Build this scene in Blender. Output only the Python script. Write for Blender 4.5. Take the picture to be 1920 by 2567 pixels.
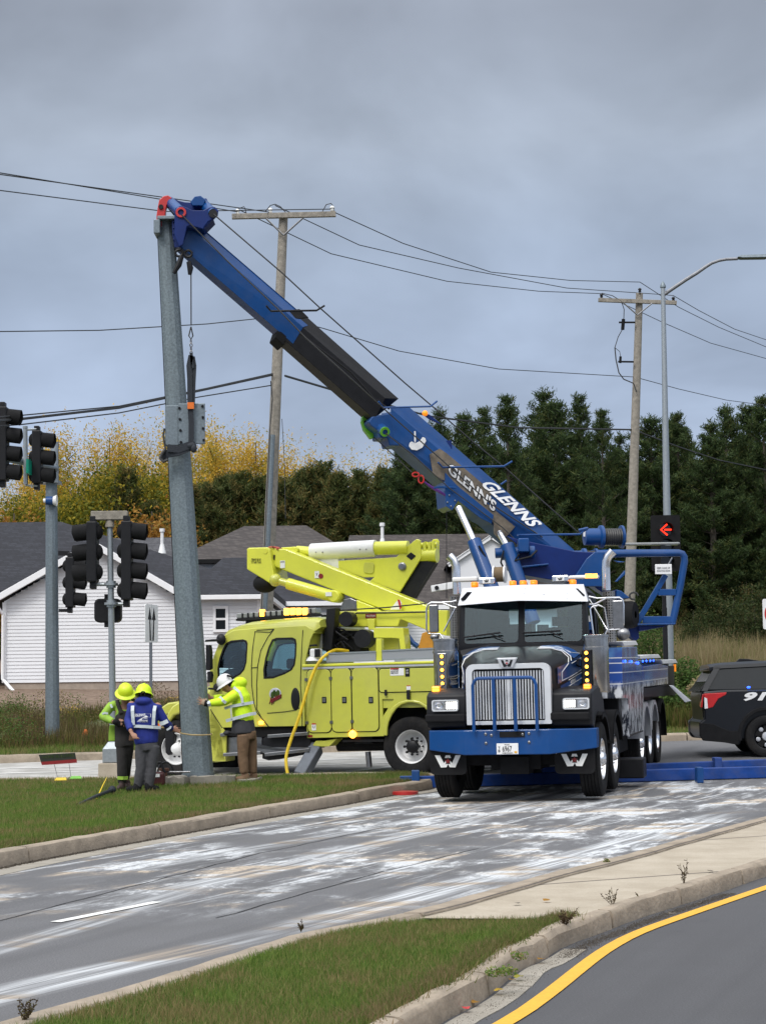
import bpy, bmesh, math, random
import numpy as np
from mathutils import Vector, Matrix, Euler
from mathutils.geometry import tessellate_polygon
random.seed(7); rng=np.random.default_rng(7)
R=math.radians
S=bpy.context.scene
for o in list(bpy.data.objects): bpy.data.objects.remove(o)
# ---------------- camera ----------------
F_=4643.;CX=960.;CY=1283.5;HZ=1730.;CH=1.6
PT=math.atan((HZ-CY)/F_);cp,sp=math.cos(PT),math.sin(PT)
cam=bpy.data.cameras.new('camera');camo=bpy.data.objects.new('camera',cam);S.collection.objects.link(camo)
camo.location=(0,0,CH);RHO=.012
camo.rotation_euler=(Euler((R(90)+PT,0,0)).to_matrix()@Matrix.Rotation(-RHO,3,'Z')).to_euler()
cam.sensor_fit='VERTICAL';cam.sensor_height=24;cam.lens=F_/2567*24;cam.clip_end=3000;cam.clip_start=.1
S.camera=camo
S.render.resolution_x=765;S.render.resolution_y=1024
S.view_settings.view_transform='Standard';S.view_settings.look='None';S.view_settings.gamma=1
S.view_settings.exposure=0.0
# ---------------- world: overcast sky ----------------
W=bpy.data.worlds.new("World");S.world=W;W.use_nodes=True
nt=W.node_tree;N=nt.nodes;L=nt.links
for n in list(N):N.remove(n)
def wn(t,**k):
    n=N.new(t)
    for a,b in k.items():
        if a=='i':
            for c,d in b.items():n.inputs[c].default_value=d
        else:setattr(n,a,b)
    return n
out=wn('ShaderNodeOutputWorld');bg=wn('ShaderNodeBackground',i={'Strength':1.0});L.new(bg.outputs[0],out.inputs[0])
SUN_EL,SUN_AZ=R(48),R(-150)   # high behind the camera, a little left
sky=wn('ShaderNodeTexSky',sky_type='NISHITA',sun_disc=False,sun_elevation=SUN_EL,sun_rotation=SUN_AZ)
tc=wn('ShaderNodeTexCoord')
mp=wn('ShaderNodeMapping');mp.inputs['Scale'].default_value=(1,1,1.7);L.new(tc.outputs['Generated'],mp.inputs[0])
n1=wn('ShaderNodeTexNoise',i={'Scale':5.2,'Detail':5,'Roughness':.5,'Distortion':.3});L.new(mp.outputs[0],n1.inputs['Vector'])
n2=wn('ShaderNodeTexNoise',i={'Scale':1.7,'Detail':3,'Roughness':.5});L.new(mp.outputs[0],n2.inputs['Vector'])
sx=wn('ShaderNodeSeparateXYZ');L.new(tc.outputs['Generated'],sx.inputs[0])
# elevation ramp (z of the direction): lighter bluish band low, grey middle, dark top
er=wn('ShaderNodeValToRGB');cr=er.color_ramp
cr.elements[0].position=0.0;cr.elements[0].color=(.44,.52,.66,1)
cr.elements[1].position=1.0;cr.elements[1].color=(.55,.60,.70,1)
for p,c in ((.10,(.42,.51,.67,1)),(.17,(.37,.45,.595,1)),(.235,(.315,.38,.49,1)),(.29,(.355,.41,.50,1)),(.35,(.265,.30,.365,1)),(.45,(.33,.365,.43,1)),(.7,(.5,.55,.62,1))):
    e=cr.elements.new(p);e.color=c
L.new(sx.outputs[2],er.inputs[0])
m1=wn('ShaderNodeMapRange',i={'From Min':.33,'From Max':.70,'To Min':.93,'To Max':1.47});L.new(n1.outputs[0],m1.inputs[0])
m2=wn('ShaderNodeMapRange',i={'From Min':.3,'From Max':.7,'To Min':.85,'To Max':1.15});L.new(n2.outputs[0],m2.inputs[0])
mu=wn('ShaderNodeMath',operation='MULTIPLY');L.new(m1.outputs[0],mu.inputs[0]);L.new(m2.outputs[0],mu.inputs[1])
vm=wn('ShaderNodeVectorMath',operation='SCALE');L.new(er.outputs[0],vm.inputs[0]);L.new(mu.outputs[0],vm.inputs['Scale'])
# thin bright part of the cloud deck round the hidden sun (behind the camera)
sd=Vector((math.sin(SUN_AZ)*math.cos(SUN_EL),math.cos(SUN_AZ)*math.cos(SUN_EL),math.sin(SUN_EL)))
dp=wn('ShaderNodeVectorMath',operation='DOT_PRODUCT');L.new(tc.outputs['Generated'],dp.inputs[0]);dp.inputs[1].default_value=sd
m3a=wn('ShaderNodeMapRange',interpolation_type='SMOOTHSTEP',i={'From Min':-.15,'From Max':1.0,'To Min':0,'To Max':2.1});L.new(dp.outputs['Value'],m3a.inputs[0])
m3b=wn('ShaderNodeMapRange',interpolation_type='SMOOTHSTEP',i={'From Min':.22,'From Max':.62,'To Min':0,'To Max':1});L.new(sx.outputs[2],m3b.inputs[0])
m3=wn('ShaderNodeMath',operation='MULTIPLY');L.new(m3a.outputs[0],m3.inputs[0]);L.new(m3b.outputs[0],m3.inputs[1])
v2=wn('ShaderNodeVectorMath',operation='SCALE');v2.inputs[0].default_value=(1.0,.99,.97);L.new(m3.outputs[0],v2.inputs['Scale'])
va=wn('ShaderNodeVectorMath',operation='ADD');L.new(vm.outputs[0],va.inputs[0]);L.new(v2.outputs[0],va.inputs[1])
gm=wn('ShaderNodeMapRange',i={'From Min':-.02,'From Max':.01,'To Min':.18,'To Max':1});L.new(sx.outputs[2],gm.inputs[0])
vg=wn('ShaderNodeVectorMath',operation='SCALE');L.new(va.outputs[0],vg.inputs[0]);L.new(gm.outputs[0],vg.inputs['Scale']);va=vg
ss=wn('ShaderNodeVectorMath',operation='SCALE');ss.inputs['Scale'].default_value=.03;L.new(sky.outputs[0],ss.inputs[0])
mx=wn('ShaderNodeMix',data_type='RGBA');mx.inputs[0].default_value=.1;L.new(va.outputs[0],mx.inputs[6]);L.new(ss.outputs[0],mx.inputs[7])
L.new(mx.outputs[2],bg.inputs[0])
sl=bpy.data.lights.new('sun','SUN');sl.energy=1.5;sl.angle=R(16);sl.color=(1,.96,.9)
so=bpy.data.objects.new('sun',sl);S.collection.objects.link(so);so.rotation_euler=(-sd).to_track_quat('-Z','Y').to_euler()
so.location=(0,-5,30)

# ---------------- projection helpers ----------------
cRO,sRO=math.cos(RHO),math.sin(RHO)
def ray(px,py):
    a0=(px-CX)/F_;b0=-(py-CY)/F_;a=a0*cRO+b0*sRO;b=-a0*sRO+b0*cRO
    return (a,cp-b*sp,sp+b*cp)
def P(px,py,Y):
    r=ray(px,py);t=Y/r[1];return Vector((r[0]*t,Y,CH+r[2]*t))
def sm(a,b,x):
    t=min(1,max(0,(x-a)/(b-a)));return t*t*(3-2*t)
def YK(x): return 39.07+.131*max(-20,min(14,x))
def zg(x,y):
    yy=min(y,YK(x)); return .028*max(0,yy-26.8)+.013*max(-14,min(12,x))*sm(12,26,yy)
def zb(x,y):
    k=YK(x);d=max(0,y-k)
    return zg(x,k)+.15+.062*min(d,48)+.015*max(0,d-48)+.12*math.sin(x*.31+y*.2)*sm(2,8,d)
def zall(x,y): return zb(x,y) if y>YK(x)+.2 else zg(x,y)
def G(px,py,h=0):
    r=ray(px,py);lo,hi=3.,200.
    for _ in range(50):
        m=(lo+hi)/2
        if CH+r[2]*m/r[1]-zall(r[0]*m/r[1],m)-h>0: lo=m
        else: hi=m
    return P(px,py,lo)
class Fr:
    def __init__(s,o,yaw=0,pitch=0,roll=0):
        y=R(yaw);X=Vector((math.cos(y),math.sin(y),0));Y=Vector((-math.sin(y),math.cos(y),0));Z=Vector((0,0,1))
        Y2=Y*math.cos(pitch)+Z*math.sin(pitch);Z2=Z*math.cos(pitch)-Y*math.sin(pitch)
        X3=X*math.cos(roll)+Z2*math.sin(roll);Z3=Z2*math.cos(roll)-X*math.sin(roll)
        s.M=Matrix((X3,Y2,Z3)).transposed().to_4x4();s.M.translation=Vector(o);s.I=s.M.inverted()
    def w(s,p):return s.M@Vector(p)
    def on(s,k,val,px,py):
        c=s.I@Vector((0,0,CH));r=ray(px,py);e=s.I@Vector((r[0],r[1],CH+r[2]));d=e-c
        return c+d*((val-c[k])/d[k])
IDF=Fr((0,0,0))
# ---------------- object helpers ----------------
ROOT={}
def tag(o,label=None,cat=None,group=None,kind=None):
    if label:o['label']=label
    if cat:o['category']=cat
    if group:o['group']=group
    if kind:o['kind']=kind
    return o
def thing(name,fr,label,cat,group=None):
    o=bpy.data.objects.new(name,None);S.collection.objects.link(o)
    if not isinstance(fr,Fr): fr=Fr(fr)
    o.matrix_world=fr.M.copy();o.empty_display_size=.3;ROOT[o.name]=fr.I.copy()
    return tag(o,label,cat,group)
class MB:
    def __init__(s,F=IDF): s.v=[];s.f=[];s.mi=[];s.F=F;s.m=0
    def add(s,vs,fs):
        b=len(s.v);s.v+=[s.F.M@Vector(v) for v in vs];s.f+=[tuple(b+i for i in f) for f in fs];s.mi+=[s.m]*len(fs);return s
    def hexa(s,p): # 0-3 bottom ccw, 4-7 top
        return s.add(p,[(3,2,1,0),(4,5,6,7),(0,1,5,4),(1,2,6,5),(2,3,7,6),(3,0,4,7)])
    def box(s,x0,x1,y0,y1,z0,z1):
        return s.hexa([(x0,y0,z0),(x1,y0,z0),(x1,y1,z0),(x0,y1,z0),(x0,y0,z1),(x1,y0,z1),(x1,y1,z1),(x0,y1,z1)])
    def bar(s,p,q,w,h,up=(0,0,1)):
        p=Vector(p);q=Vector(q);d=(q-p).normalized();u=Vector(up);r=d.cross(u).normalized();u=r.cross(d)
        r=r*w/2;u=u*h/2
        return s.hexa([p-r-u,p+r-u,q+r-u,q-r-u,p-r+u,p+r+u,q+r+u,q-r+u])
    def ring(s,c,d,r,n,ph=0):
        d=Vector(d).normalized();a=d.orthogonal().normalized()
        if abs(d.z)<.99: a=d.cross(Vector((0,0,1))).normalized()
        b=d.cross(a)
        return [Vector(c)+(a*math.cos(2*math.pi*i/n+ph)+b*math.sin(2*math.pi*i/n+ph))*r for i in range(n)]
    def loft(s,rings,cap=True,closed=True):
        n=len(rings[0]);vs=[v for r in rings for v in r];fs=[]
        for k in range(len(rings)-1):
            for i in range(n if closed else n-1):
                j=(i+1)%n;fs.append((k*n+i,k*n+j,(k+1)*n+j,(k+1)*n+i))
        if cap: fs.append(tuple(range(n))[::-1]);fs.append(tuple((len(rings)-1)*n+i for i in range(n)))
        return s.add(vs,fs)
    def cyl(s,p,q,r0,r1=None,n=14,cap=True):
        r1=r0 if r1 is None else r1;p=Vector(p);q=Vector(q)
        return s.loft([s.ring(p,q-p,r0,n),s.ring(q,q-p,r1,n)],cap)
    def tube(s,pts,r,n=8,cap=True):
        pts=[Vector(p) for p in pts];rs=r if isinstance(r,(list,tuple)) else [r]*len(pts);rings=[];a=None
        for i,p in enumerate(pts):
            d=((pts[min(i+1,len(pts)-1)]-pts[max(i-1,0)])).normalized()
            if a is None: a=d.orthogonal().normalized()
            a=(a-d*a.dot(d)).normalized();b=d.cross(a)
            rings.append([p+(a*math.cos(2*math.pi*k/n)+b*math.sin(2*math.pi*k/n))*rs[i] for k in range(n)])
        return s.loft(rings,cap)
    def prism(s,pts,vec,pts2=None):
        pts=[Vector(p) for p in pts];vec=Vector(vec);q=[Vector(p) for p in pts2] if pts2 else [p+vec for p in pts];n=len(pts)
        return s.add(pts+q,[tuple(range(n))[::-1],tuple(range(n,2*n))]+[(i,(i+1)%n,n+(i+1)%n,n+i) for i in range(n)])
    def plate(s,outl,holes,vec):
        loops=[[Vector(p) for p in l] for l in [outl]+holes];vec=Vector(vec)
        tr=tessellate_polygon(loops);flat=[p for l in loops for p in l];n=len(flat)
        fs=[tuple(t) for t in tr]+[tuple(n+i for i in t)[::-1] for t in tr];b=0
        for l in loops:
            m=len(l);fs+=[(b+i,b+(i+1)%m,n+b+(i+1)%m,n+b+i) for i in range(m)];b+=m
        return s.add(flat+[p+vec for p in flat],fs)
    def lathe(s,prof,c=(0,0,0),ax=(0,0,1),n=24,cap=False):
        c=Vector(c);ax=Vector(ax).normalized()
        return s.loft([s.ring(c+ax*h,ax,max(r,1e-4),n) for r,h in prof],cap)
    def sph(s,c,r,nu=14,nv=9,M=None):
        r=r if isinstance(r,(list,tuple)) else (r,r,r);rings=[]
        for j in range(nv+1):
            t=math.pi*j/nv;row=[]
            for i in range(nu):
                a=2*math.pi*i/nu;p=Vector((r[0]*math.sin(t)*math.cos(a),r[1]*math.sin(t)*math.sin(a),-r[2]*math.cos(t)))
                if M is not None:p=M@p
                row.append(Vector(c)+p)
            rings.append(row)
        return s.loft(rings,False)
    def build(s,name,mat,parent=None,smooth=35,bevel=0,seg=2,fuse=0,solid=0,sub=0):
        me=bpy.data.meshes.new(name)
        root=parent
        while root is not None and root.parent is not None: root=root.parent
        I=ROOT.get(root.name) if root is not None else None
        vs=[I@v for v in s.v] if I is not None else s.v
        me.from_pydata([tuple(v) for v in vs],[],s.f)
        mats=mat if isinstance(mat,(list,tuple)) else [mat]
        for m in mats: me.materials.append(m)
        if len(mats)>1: me.polygons.foreach_set('material_index',s.mi)
        bm=bmesh.new();bm.from_mesh(me)
        if fuse<=0: bmesh.ops.remove_doubles(bm,verts=bm.verts,dist=1e-5)
        bmesh.ops.recalc_face_normals(bm,faces=bm.faces);bm.to_mesh(me);bm.free()
        if smooth:
            me.polygons.foreach_set('use_smooth',[True]*len(me.polygons));me.set_sharp_from_angle(angle=R(smooth))
        me.update()
        o=bpy.data.objects.new(name,me);S.collection.objects.link(o)
        if parent is not None:o.parent=parent
        if fuse>0:
            m=o.modifiers.new('f','REMESH');m.mode='VOXEL';m.voxel_size=fuse;m.use_smooth_shade=True
            m=o.modifiers.new('s','SMOOTH');m.factor=.5;m.iterations=4
        if bevel>0:
            m=o.modifiers.new('b','BEVEL');m.width=bevel;m.segments=seg;m.limit_method='ANGLE';m.angle_limit=R(40);m.harden_normals=False
        if sub:
            m=o.modifiers.new('u','SUBSURF');m.levels=sub;m.render_levels=sub
        return o
def copy_tree(o,parent=None):
    c=o.copy();S.collection.objects.link(c)
    if parent is not None:c.parent=parent
    else: ROOT[c.name]=ROOT.get(o.name)
    for ch in o.children: copy_tree(ch,c)
    return c
def text(s,F,o,xd,yd,size,mat,parent,name='lettering',ext=.002,bold=0,shear=0,align='CENTER',spacing=1,sx=1):
    cu=bpy.data.curves.new('t','FONT');cu.body=s;cu.size=size;cu.extrude=ext;cu.offset=bold;cu.shear=shear;cu.align_x=align;cu.align_y='CENTER';cu.space_character=spacing;cu.resolution_u=3
    ob=bpy.data.objects.new('t',cu);S.collection.objects.link(ob)
    dg=bpy.context.evaluated_depsgraph_get();me=bpy.data.meshes.new_from_object(ob.evaluated_get(dg))
    bpy.data.objects.remove(ob)
    xd=Vector(xd).normalized();yd=Vector(yd);yd=yd.normalized() if not shear==99 else yd;zd=xd.cross(yd).normalized()
    mb=MB(F);o=Vector(o)
    mb.add([o+xd*v.co.x*sx+yd*v.co.y+zd*v.co.z for v in me.vertices],[tuple(p.vertices) for p in me.polygons])
    bpy.data.meshes.remove(me)
    return mb.build(name,mat,parent,smooth=0)
# ---------------- materials ----------------
MT={}
def M(name,col,rough=.5,metal=0,var=.12,scale=6,bump=0,bscale=60,coat=0,spec=.5,emit=0,dirt=0,aniso=None,col2=None):
    m=bpy.data.materials.new(name);m.use_nodes=True;t=m.node_tree;b=t.nodes['Principled BSDF'];MT[name]=m
    b.inputs['Roughness'].default_value=rough;b.inputs['Metallic'].default_value=metal;b.inputs['Specular IOR Level'].default_value=spec
    if coat:b.inputs['Coat Weight'].default_value=coat;b.inputs['Coat Roughness'].default_value=.08
    tc=t.nodes.new('ShaderNodeTexCoord')
    n=t.nodes.new('ShaderNodeTexNoise');n.inputs['Scale'].default_value=scale;n.inputs['Detail'].default_value=5;n.inputs['Roughness'].default_value=.6
    t.links.new(tc.outputs['Object'],n.inputs['Vector'])
    r=t.nodes.new('ShaderNodeValToRGB');c=Vector(col[:3]);c2=Vector(col2) if col2 else None
    r.color_ramp.elements[0].position=.3;r.color_ramp.elements[1].position=.7
    lo=c*(1-var);hi=(c2 if c2 else c*(1+var))
    r.color_ramp.elements[0].color=(*lo,1);r.color_ramp.elements[1].color=(*[min(1,x) for x in hi],1)
    t.links.new(n.outputs[0],r.inputs[0]);last=r.outputs[0]
    if dirt:
        n3=t.nodes.new('ShaderNodeTexNoise');n3.inputs['Scale'].default_value=2.3;n3.inputs['Detail'].default_value=8;n3.inputs['Roughness'].default_value=.7
        t.links.new(tc.outputs['Object'],n3.inputs['Vector'])
        mr=t.nodes.new('ShaderNodeMapRange');mr.inputs['From Min'].default_value=.45;mr.inputs['From Max'].default_value=.75;mr.inputs['To Max'].default_value=dirt;t.links.new(n3.outputs[0],mr.inputs[0])
        mx=t.nodes.new('ShaderNodeMix');mx.data_type='RGBA';t.links.new(mr.outputs[0],mx.inputs[0]);t.links.new(last,mx.inputs[6]);mx.inputs[7].default_value=(.16,.14,.11,1);last=mx.outputs[2]
        ra=t.nodes.new('ShaderNodeMath');ra.operation='MULTIPLY_ADD';t.links.new(mr.outputs[0],ra.inputs[0]);ra.inputs[1].default_value=.5;ra.inputs[2].default_value=rough;t.links.new(ra.outputs[0],b.inputs['Roughness'])
    t.links.new(last,b.inputs['Base Color'])
    if bump:
        n2=t.nodes.new('ShaderNodeTexNoise');n2.inputs['Scale'].default_value=bscale;n2.inputs['Detail'].default_value=4
        t.links.new(tc.outputs['Object'],n2.inputs['Vector'])
        bp=t.nodes.new('ShaderNodeBump');bp.inputs['Strength'].default_value=bump;bp.inputs['Distance'].default_value=.02
        t.links.new(n2.outputs[0],bp.inputs['Height']);t.links.new(bp.outputs[0],b.inputs['Normal'])
    if emit:
        b.inputs['Emission Color'].default_value=(*col[:3],1);b.inputs['Emission Strength'].default_value=emit
    return m
def glass(name,tint,refl=1.0,rough=.02):
    m=bpy.data.materials.new(name);m.use_nodes=True;t=m.node_tree
    for n in list(t.nodes):t.nodes.remove(n)
    o=t.nodes.new('ShaderNodeOutputMaterial');mx=t.nodes.new('ShaderNodeMixShader');tr=t.nodes.new('ShaderNodeBsdfTransparent');g=t.nodes.new('ShaderNodeBsdfGlossy');fr=t.nodes.new('ShaderNodeFresnel')
    tr.inputs[0].default_value=(*tint,1);g.inputs['Roughness'].default_value=rough;g.inputs[0].default_value=(1,1,1,1);fr.inputs[0].default_value=1.5
    ma=t.nodes.new('ShaderNodeMath');ma.operation='MULTIPLY_ADD';ma.inputs[1].default_value=refl;ma.inputs[2].default_value=.02;t.links.new(fr.outputs[0],ma.inputs[0])
    t.links.new(ma.outputs[0],mx.inputs[0]);t.links.new(tr.outputs[0],mx.inputs[1]);t.links.new(g.outputs[0],mx.inputs[2]);t.links.new(mx.outputs[0],o.inputs[0]);MT[name]=m
    return m
def nodes(m): return m.node_tree.nodes,m.node_tree.links,m.node_tree.nodes['Principled BSDF']
M('concrete',(.29,.265,.225),.9,var=.14,scale=3,bump=.3,bscale=40,dirt=.5)
M('kerb',(.31,.255,.195),.92,var=.2,scale=5,bump=.5,bscale=30,dirt=.55)
M('galv',(.17,.205,.23),.5,metal=.5,var=.22,scale=26,bump=.04)
M('galv_light',(.33,.36,.38),.42,metal=.6,var=.1,scale=20)
M('wood',(.26,.235,.20),.9,var=.28,scale=9,bump=.3,bscale=25)
M('black',(.012,.012,.014),.45,var=.2,spec=.25)
M('black_gloss',(.007,.008,.011),.42,var=.1,spec=.15)
M('black_matt',(.012,.012,.013),.8,var=.25,spec=.15)
M('rubber',(.014,.014,.015),.85,var=.25,scale=20,bump=.2,spec=.15,dirt=.12)
M('blue',(.002,.052,.20),.36,var=.14,scale=1.5,coat=.12,spec=.35,dirt=.14)
M('blue_worn',(.006,.045,.22),.5,var=.25,scale=4,spec=.3,dirt=.3)
M('blue_dark',(.003,.018,.12),.4,var=.12,spec=.3)
M('lime',(.50,.51,.07),.3,var=.08,scale=1.2,coat=.6,dirt=.16)
M('lime_bright',(.66,.67,.055),.34,var=.07,scale=1.5,coat=.3,dirt=.12)
M('chrome',(.85,.85,.87),.2,metal=1,var=.04)
M('steel',(.26,.26,.27),.32,metal=.9,var=.15,scale=12)
M('chrome_lit',(.82,.83,.85),.24,metal=.5,var=.06,scale=5)  # bright reflections put into the colour: paler and less metallic than chrome
M('chrome_dark',(.42,.41,.40),.16,metal=1,var=.25,scale=5)
M('alu',(.52,.53,.56),.38,metal=.35,var=.05)
M('white',(.78,.78,.78),.4,var=.05,dirt=.1)
M('white_plastic',(.72,.72,.70),.45,var=.06)
M('amber',(.9,.25,.01),.3,emit=.8)
M('amber_lit',(1,.40,.04),.3,emit=6)
M('white_lit',(1,.97,.88),.3,emit=3.5)
M('blue_lit',(.02,.10,1),.3,emit=4)
M('red_lit',(1,.03,.01),.3,emit=2.6)
M('red',(.45,.02,.02),.4,var=.1,coat=.2)
M('dark_red',(.22,.01,.012),.5)
M('green_paint',(.13,.42,.02),.35,coat=.4)
M('tan_panel',(.15,.12,.085),.5,var=.45,scale=7,coat=.3)
M('steel_blue',(.12,.135,.16),.55,metal=.2)
M('orange_paint',(.5,.22,.02),.5)
M('car_black',(.006,.007,.010),.3,var=.1,spec=.4)
M('red_lens',(.5,.012,.012),.15,coat=.5)
M('saw_body',(.055,.008,.008),.5)
M('rust',(.10,.045,.025),.85,var=.3,bump=.3)
M('rope_tan',(.36,.27,.13),.85)
M('lens_dark',(.01,.01,.012),.15)
M('sign_dark',(.018,.022,.014),.5)
M('green_sign',(.0,.20,.13),.4)
M('jacket_blue',(.008,.02,.19),.8,var=.2,scale=9,bump=.5,bscale=9)
M('jacket_lime',(.25,.42,.045),.8,var=.2,scale=9,bump=.5,bscale=9)
M('hivis_jacket',(.60,.85,.015),.7,var=.12,scale=9,bump=.6,bscale=8)
M('jacket_dark',(.035,.035,.042),.8,var=.2,bump=.5,bscale=9)
M('overalls_black',(.022,.02,.02),.85,var=.3,bump=.5,bscale=9)
M('trousers_grey',(.055,.055,.062),.85,var=.2,scale=12,bump=.6,bscale=10)
M('trousers_brown',(.15,.09,.05),.85,var=.2,scale=12,bump=.6,bscale=10)
M('boot_brown',(.05,.028,.025),.7)
M('glove_tan',(.30,.23,.16),.8)
M('reflective',(.50,.55,.58),.45)
M('hivis',(.62,.85,.01),.4,var=.04)
M('hivis2',(.60,.74,.02),.4,var=.05)
M('galv_spangle',(.15,.185,.205),.6,metal=.3,var=.3,scale=30)
M('wire',(.03,.032,.035),.6)
M('rope_steel',(.05,.05,.05),.5,metal=.4)
M('strap',(.012,.016,.024),.75,bump=.3)
M('skin',(.33,.17,.11),.6)
glass('glass_clear',(.68,.86,.90),1.1)
glass('glass_dark',(.13,.15,.17),1.0)
M('glass_black',(.010,.012,.014),.12,var=.1,spec=.25)
# ================= surface materials with more structure =================
def nn(t,ty,**k):
    n=t.nodes.new(ty)
    for a,b in k.items():
        if a=='i':
            for c,d in b.items():
                if isinstance(d,bpy.types.NodeSocket): t.links.new(d,n.inputs[c])
                else:n.inputs[c].default_value=d
        else:setattr(n,a,b)
    return n
def mth(t,op,a,b=None,c=None):
    i={0:a}
    if b is not None:i[1]=b
    if c is not None:i[2]=c
    return nn(t,'ShaderNodeMath',operation=op,i=i).outputs[0]
def mixc(t,f,a,b):
    n=nn(t,'ShaderNodeMix',data_type='RGBA');
    for k,v in ((0,f),(6,a),(7,b)):
        if isinstance(v,bpy.types.NodeSocket):t.links.new(v,n.inputs[k])
        else:n.inputs[k].default_value=v
    return n.outputs[2]
def mrange(t,v,a,b,c=0,d=1,s=True):
    return nn(t,'ShaderNodeMapRange',interpolation_type='SMOOTHSTEP' if s else 'LINEAR',i={0:v,1:a,2:b,3:c,4:d}).outputs[0]
def noise(t,vec,sc,det=4,rough=.55,dist=0):
    return nn(t,'ShaderNodeTexNoise',i={'Vector':vec,'Scale':sc,'Detail':det,'Roughness':rough,'Distortion':dist}).outputs[0]
def mapping(t,vec,rz,sc,loc=(0,0,0)):
    # rotate first, then scale, so that scale works along / across the road
    a=nn(t,'ShaderNodeMapping',i={'Vector':vec,'Rotation':(0,0,rz)}).outputs[0]
    return nn(t,'ShaderNodeMapping',i={'Vector':a,'Scale':sc,'Location':loc}).outputs[0]
def road_material():
    m=M('asphalt',(.085,.085,.09),.85,var=.1);t=m.node_tree;b=t.nodes['Principled BSDF']
    o=nn(t,'ShaderNodeTexCoord').outputs['Object'];xyz=nn(t,'ShaderNodeSeparateXYZ',i={0:o});X,Y=xyz.outputs[0],xyz.outputs[1]
    fine=noise(t,o,90,3,.7);mid=noise(t,o,1.2,5,.6)
    base=mixc(t,mrange(t,fine,.3,.75),(.075,.075,.08,1),(.17,.17,.178,1))
    base=mixc(t,mrange(t,mid,.35,.7,0,.45),base,(.095,.094,.096,1))
    # worn wheel paths along the road
    al=mapping(t,o,R(20),(1.6,.05,1));st=noise(t,al,1.5,3)
    base=mixc(t,mrange(t,st,.45,.7,0,.35),base,(.058,.058,.062,1))
    ul=mth(t,'SUBTRACT',X,mth(t,'MULTIPLY',Y,.47));base=mixc(t,mrange(t,ul,-5.2,-4.9,0,.55),base,(.035,.035,.04,1))
    # far left carriageway is pale concrete
    conc=mth(t,'MULTIPLY',mrange(t,Y,31.0,31.3),mrange(t,X,1.2,-.4))
    ccol=mixc(t,mrange(t,noise(t,o,2.,6),.35,.7),(.30,.29,.27,1),(.44,.43,.41,1));base=mixc(t,conc,base,ccol)
    # absorbent powder, dragged along the road and spread across it
    iso=noise(t,mapping(t,o,R(18),(1.5,.62,1)),1.0,9,.70,.12)
    al2=mapping(t,o,R(23),(3.2,.22,1));a=noise(t,al2,1.0,8,.68,.4)
    al3=mapping(t,o,R(24),(18,.4,1),(3,2,0));c2=noise(t,al3,1.0,4,.6,.1)
    big=noise(t,o,.28,3,.5)
    area=mth(t,'MULTIPLY',mrange(t,Y,12.8,16),mrange(t,Y,33.5,28));
    area=mth(t,'MULTIPLY',area,mrange(t,mth(t,'SUBTRACT',mth(t,'MULTIPLY',X,-1.0),mth(t,'MULTIPLY',Y,-.47)),4.3,6.2))
    area=mth(t,'MULTIPLY',area,mrange(t,big,.36,.48))
    area=mth(t,'MAXIMUM',area,mth(t,'MULTIPLY',mrange(t,Y,22.5,25),mrange(t,Y,30,27.5)))
    fine2=mrange(t,c2,.36,.58,.2,1)
    s1=mth(t,'MULTIPLY',mrange(t,a,.52,.60),fine2);s2=mth(t,'MULTIPLY',mrange(t,iso,.525,.57),mrange(t,c2,.30,.5,.35,1));s3=mth(t,'MULTIPLY',mrange(t,iso,.46,.58),.45)
    gr=mrange(t,noise(t,o,26,4,.75),.32,.62)
    p=mth(t,'MAXIMUM',mth(t,'MAXIMUM',s1,s2),s3);p=mth(t,'MULTIPLY',mth(t,'MULTIPLY',p,area),mth(t,'MULTIPLY_ADD',gr,.5,.5))
    # single dragged tyre tracks: (point, direction in degrees from +Y, half width, strength, from Y, to Y)
    for (x0,y0,ang,w,s_,ya,yb) in TRK:
        ca,sa=math.cos(R(ang)),math.sin(R(ang))
        u=mth(t,'ADD',mth(t,'MULTIPLY',X,ca),mth(t,'MULTIPLY',Y,-sa));u=mth(t,'SUBTRACT',u,x0*ca-y0*sa)
        u=mth(t,'ADD',u,mth(t,'MULTIPLY_ADD',noise(t,o,.25,2),.5,-.25))
        au=mth(t,'ABSOLUTE',u);band=mrange(t,au,w,w*.35);core=mrange(t,au,.012,.05,.35,1)
        k=noise(t,mapping(t,o,R(ang),(22,.5,1),(x0,y0,0)),1.,6,.65)
        q=mth(t,'MULTIPLY',mth(t,'MULTIPLY',band,core),mrange(t,k,.34,.62,.12,s_))
        q=mth(t,'MULTIPLY',q,mth(t,'MULTIPLY',mrange(t,Y,ya,ya+2),mrange(t,Y,yb,yb-3)))
        p=mth(t,'MAXIMUM',p,q)
    tan=mrange(t,noise(t,mapping(t,o,R(5),(.5,1.6,1)),1.,4),.50,.60)
    pc=mixc(t,tan,(.62,.64,.66,1),(.50,.41,.31,1))
    base=mixc(t,p,base,pc);t.links.new(base,b.inputs['Base Color'])
    bp=nn(t,'ShaderNodeBump',i={'Strength':.35,'Distance':.006,'Height':fine});t.links.new(bp.outputs[0],b.inputs['Normal'])
    return m
TRK=[(-2.06,10.15,27,.26,.85,-5,13.4),(0,14.17,25.5,.30,.9,12,24),(-2.45,12.05,15,.20,.5,9,18),(-1.26,16.54,20,.25,.75,14,29),(-2.2,17.5,24,.2,.5,16,30)]
road_material()
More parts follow.
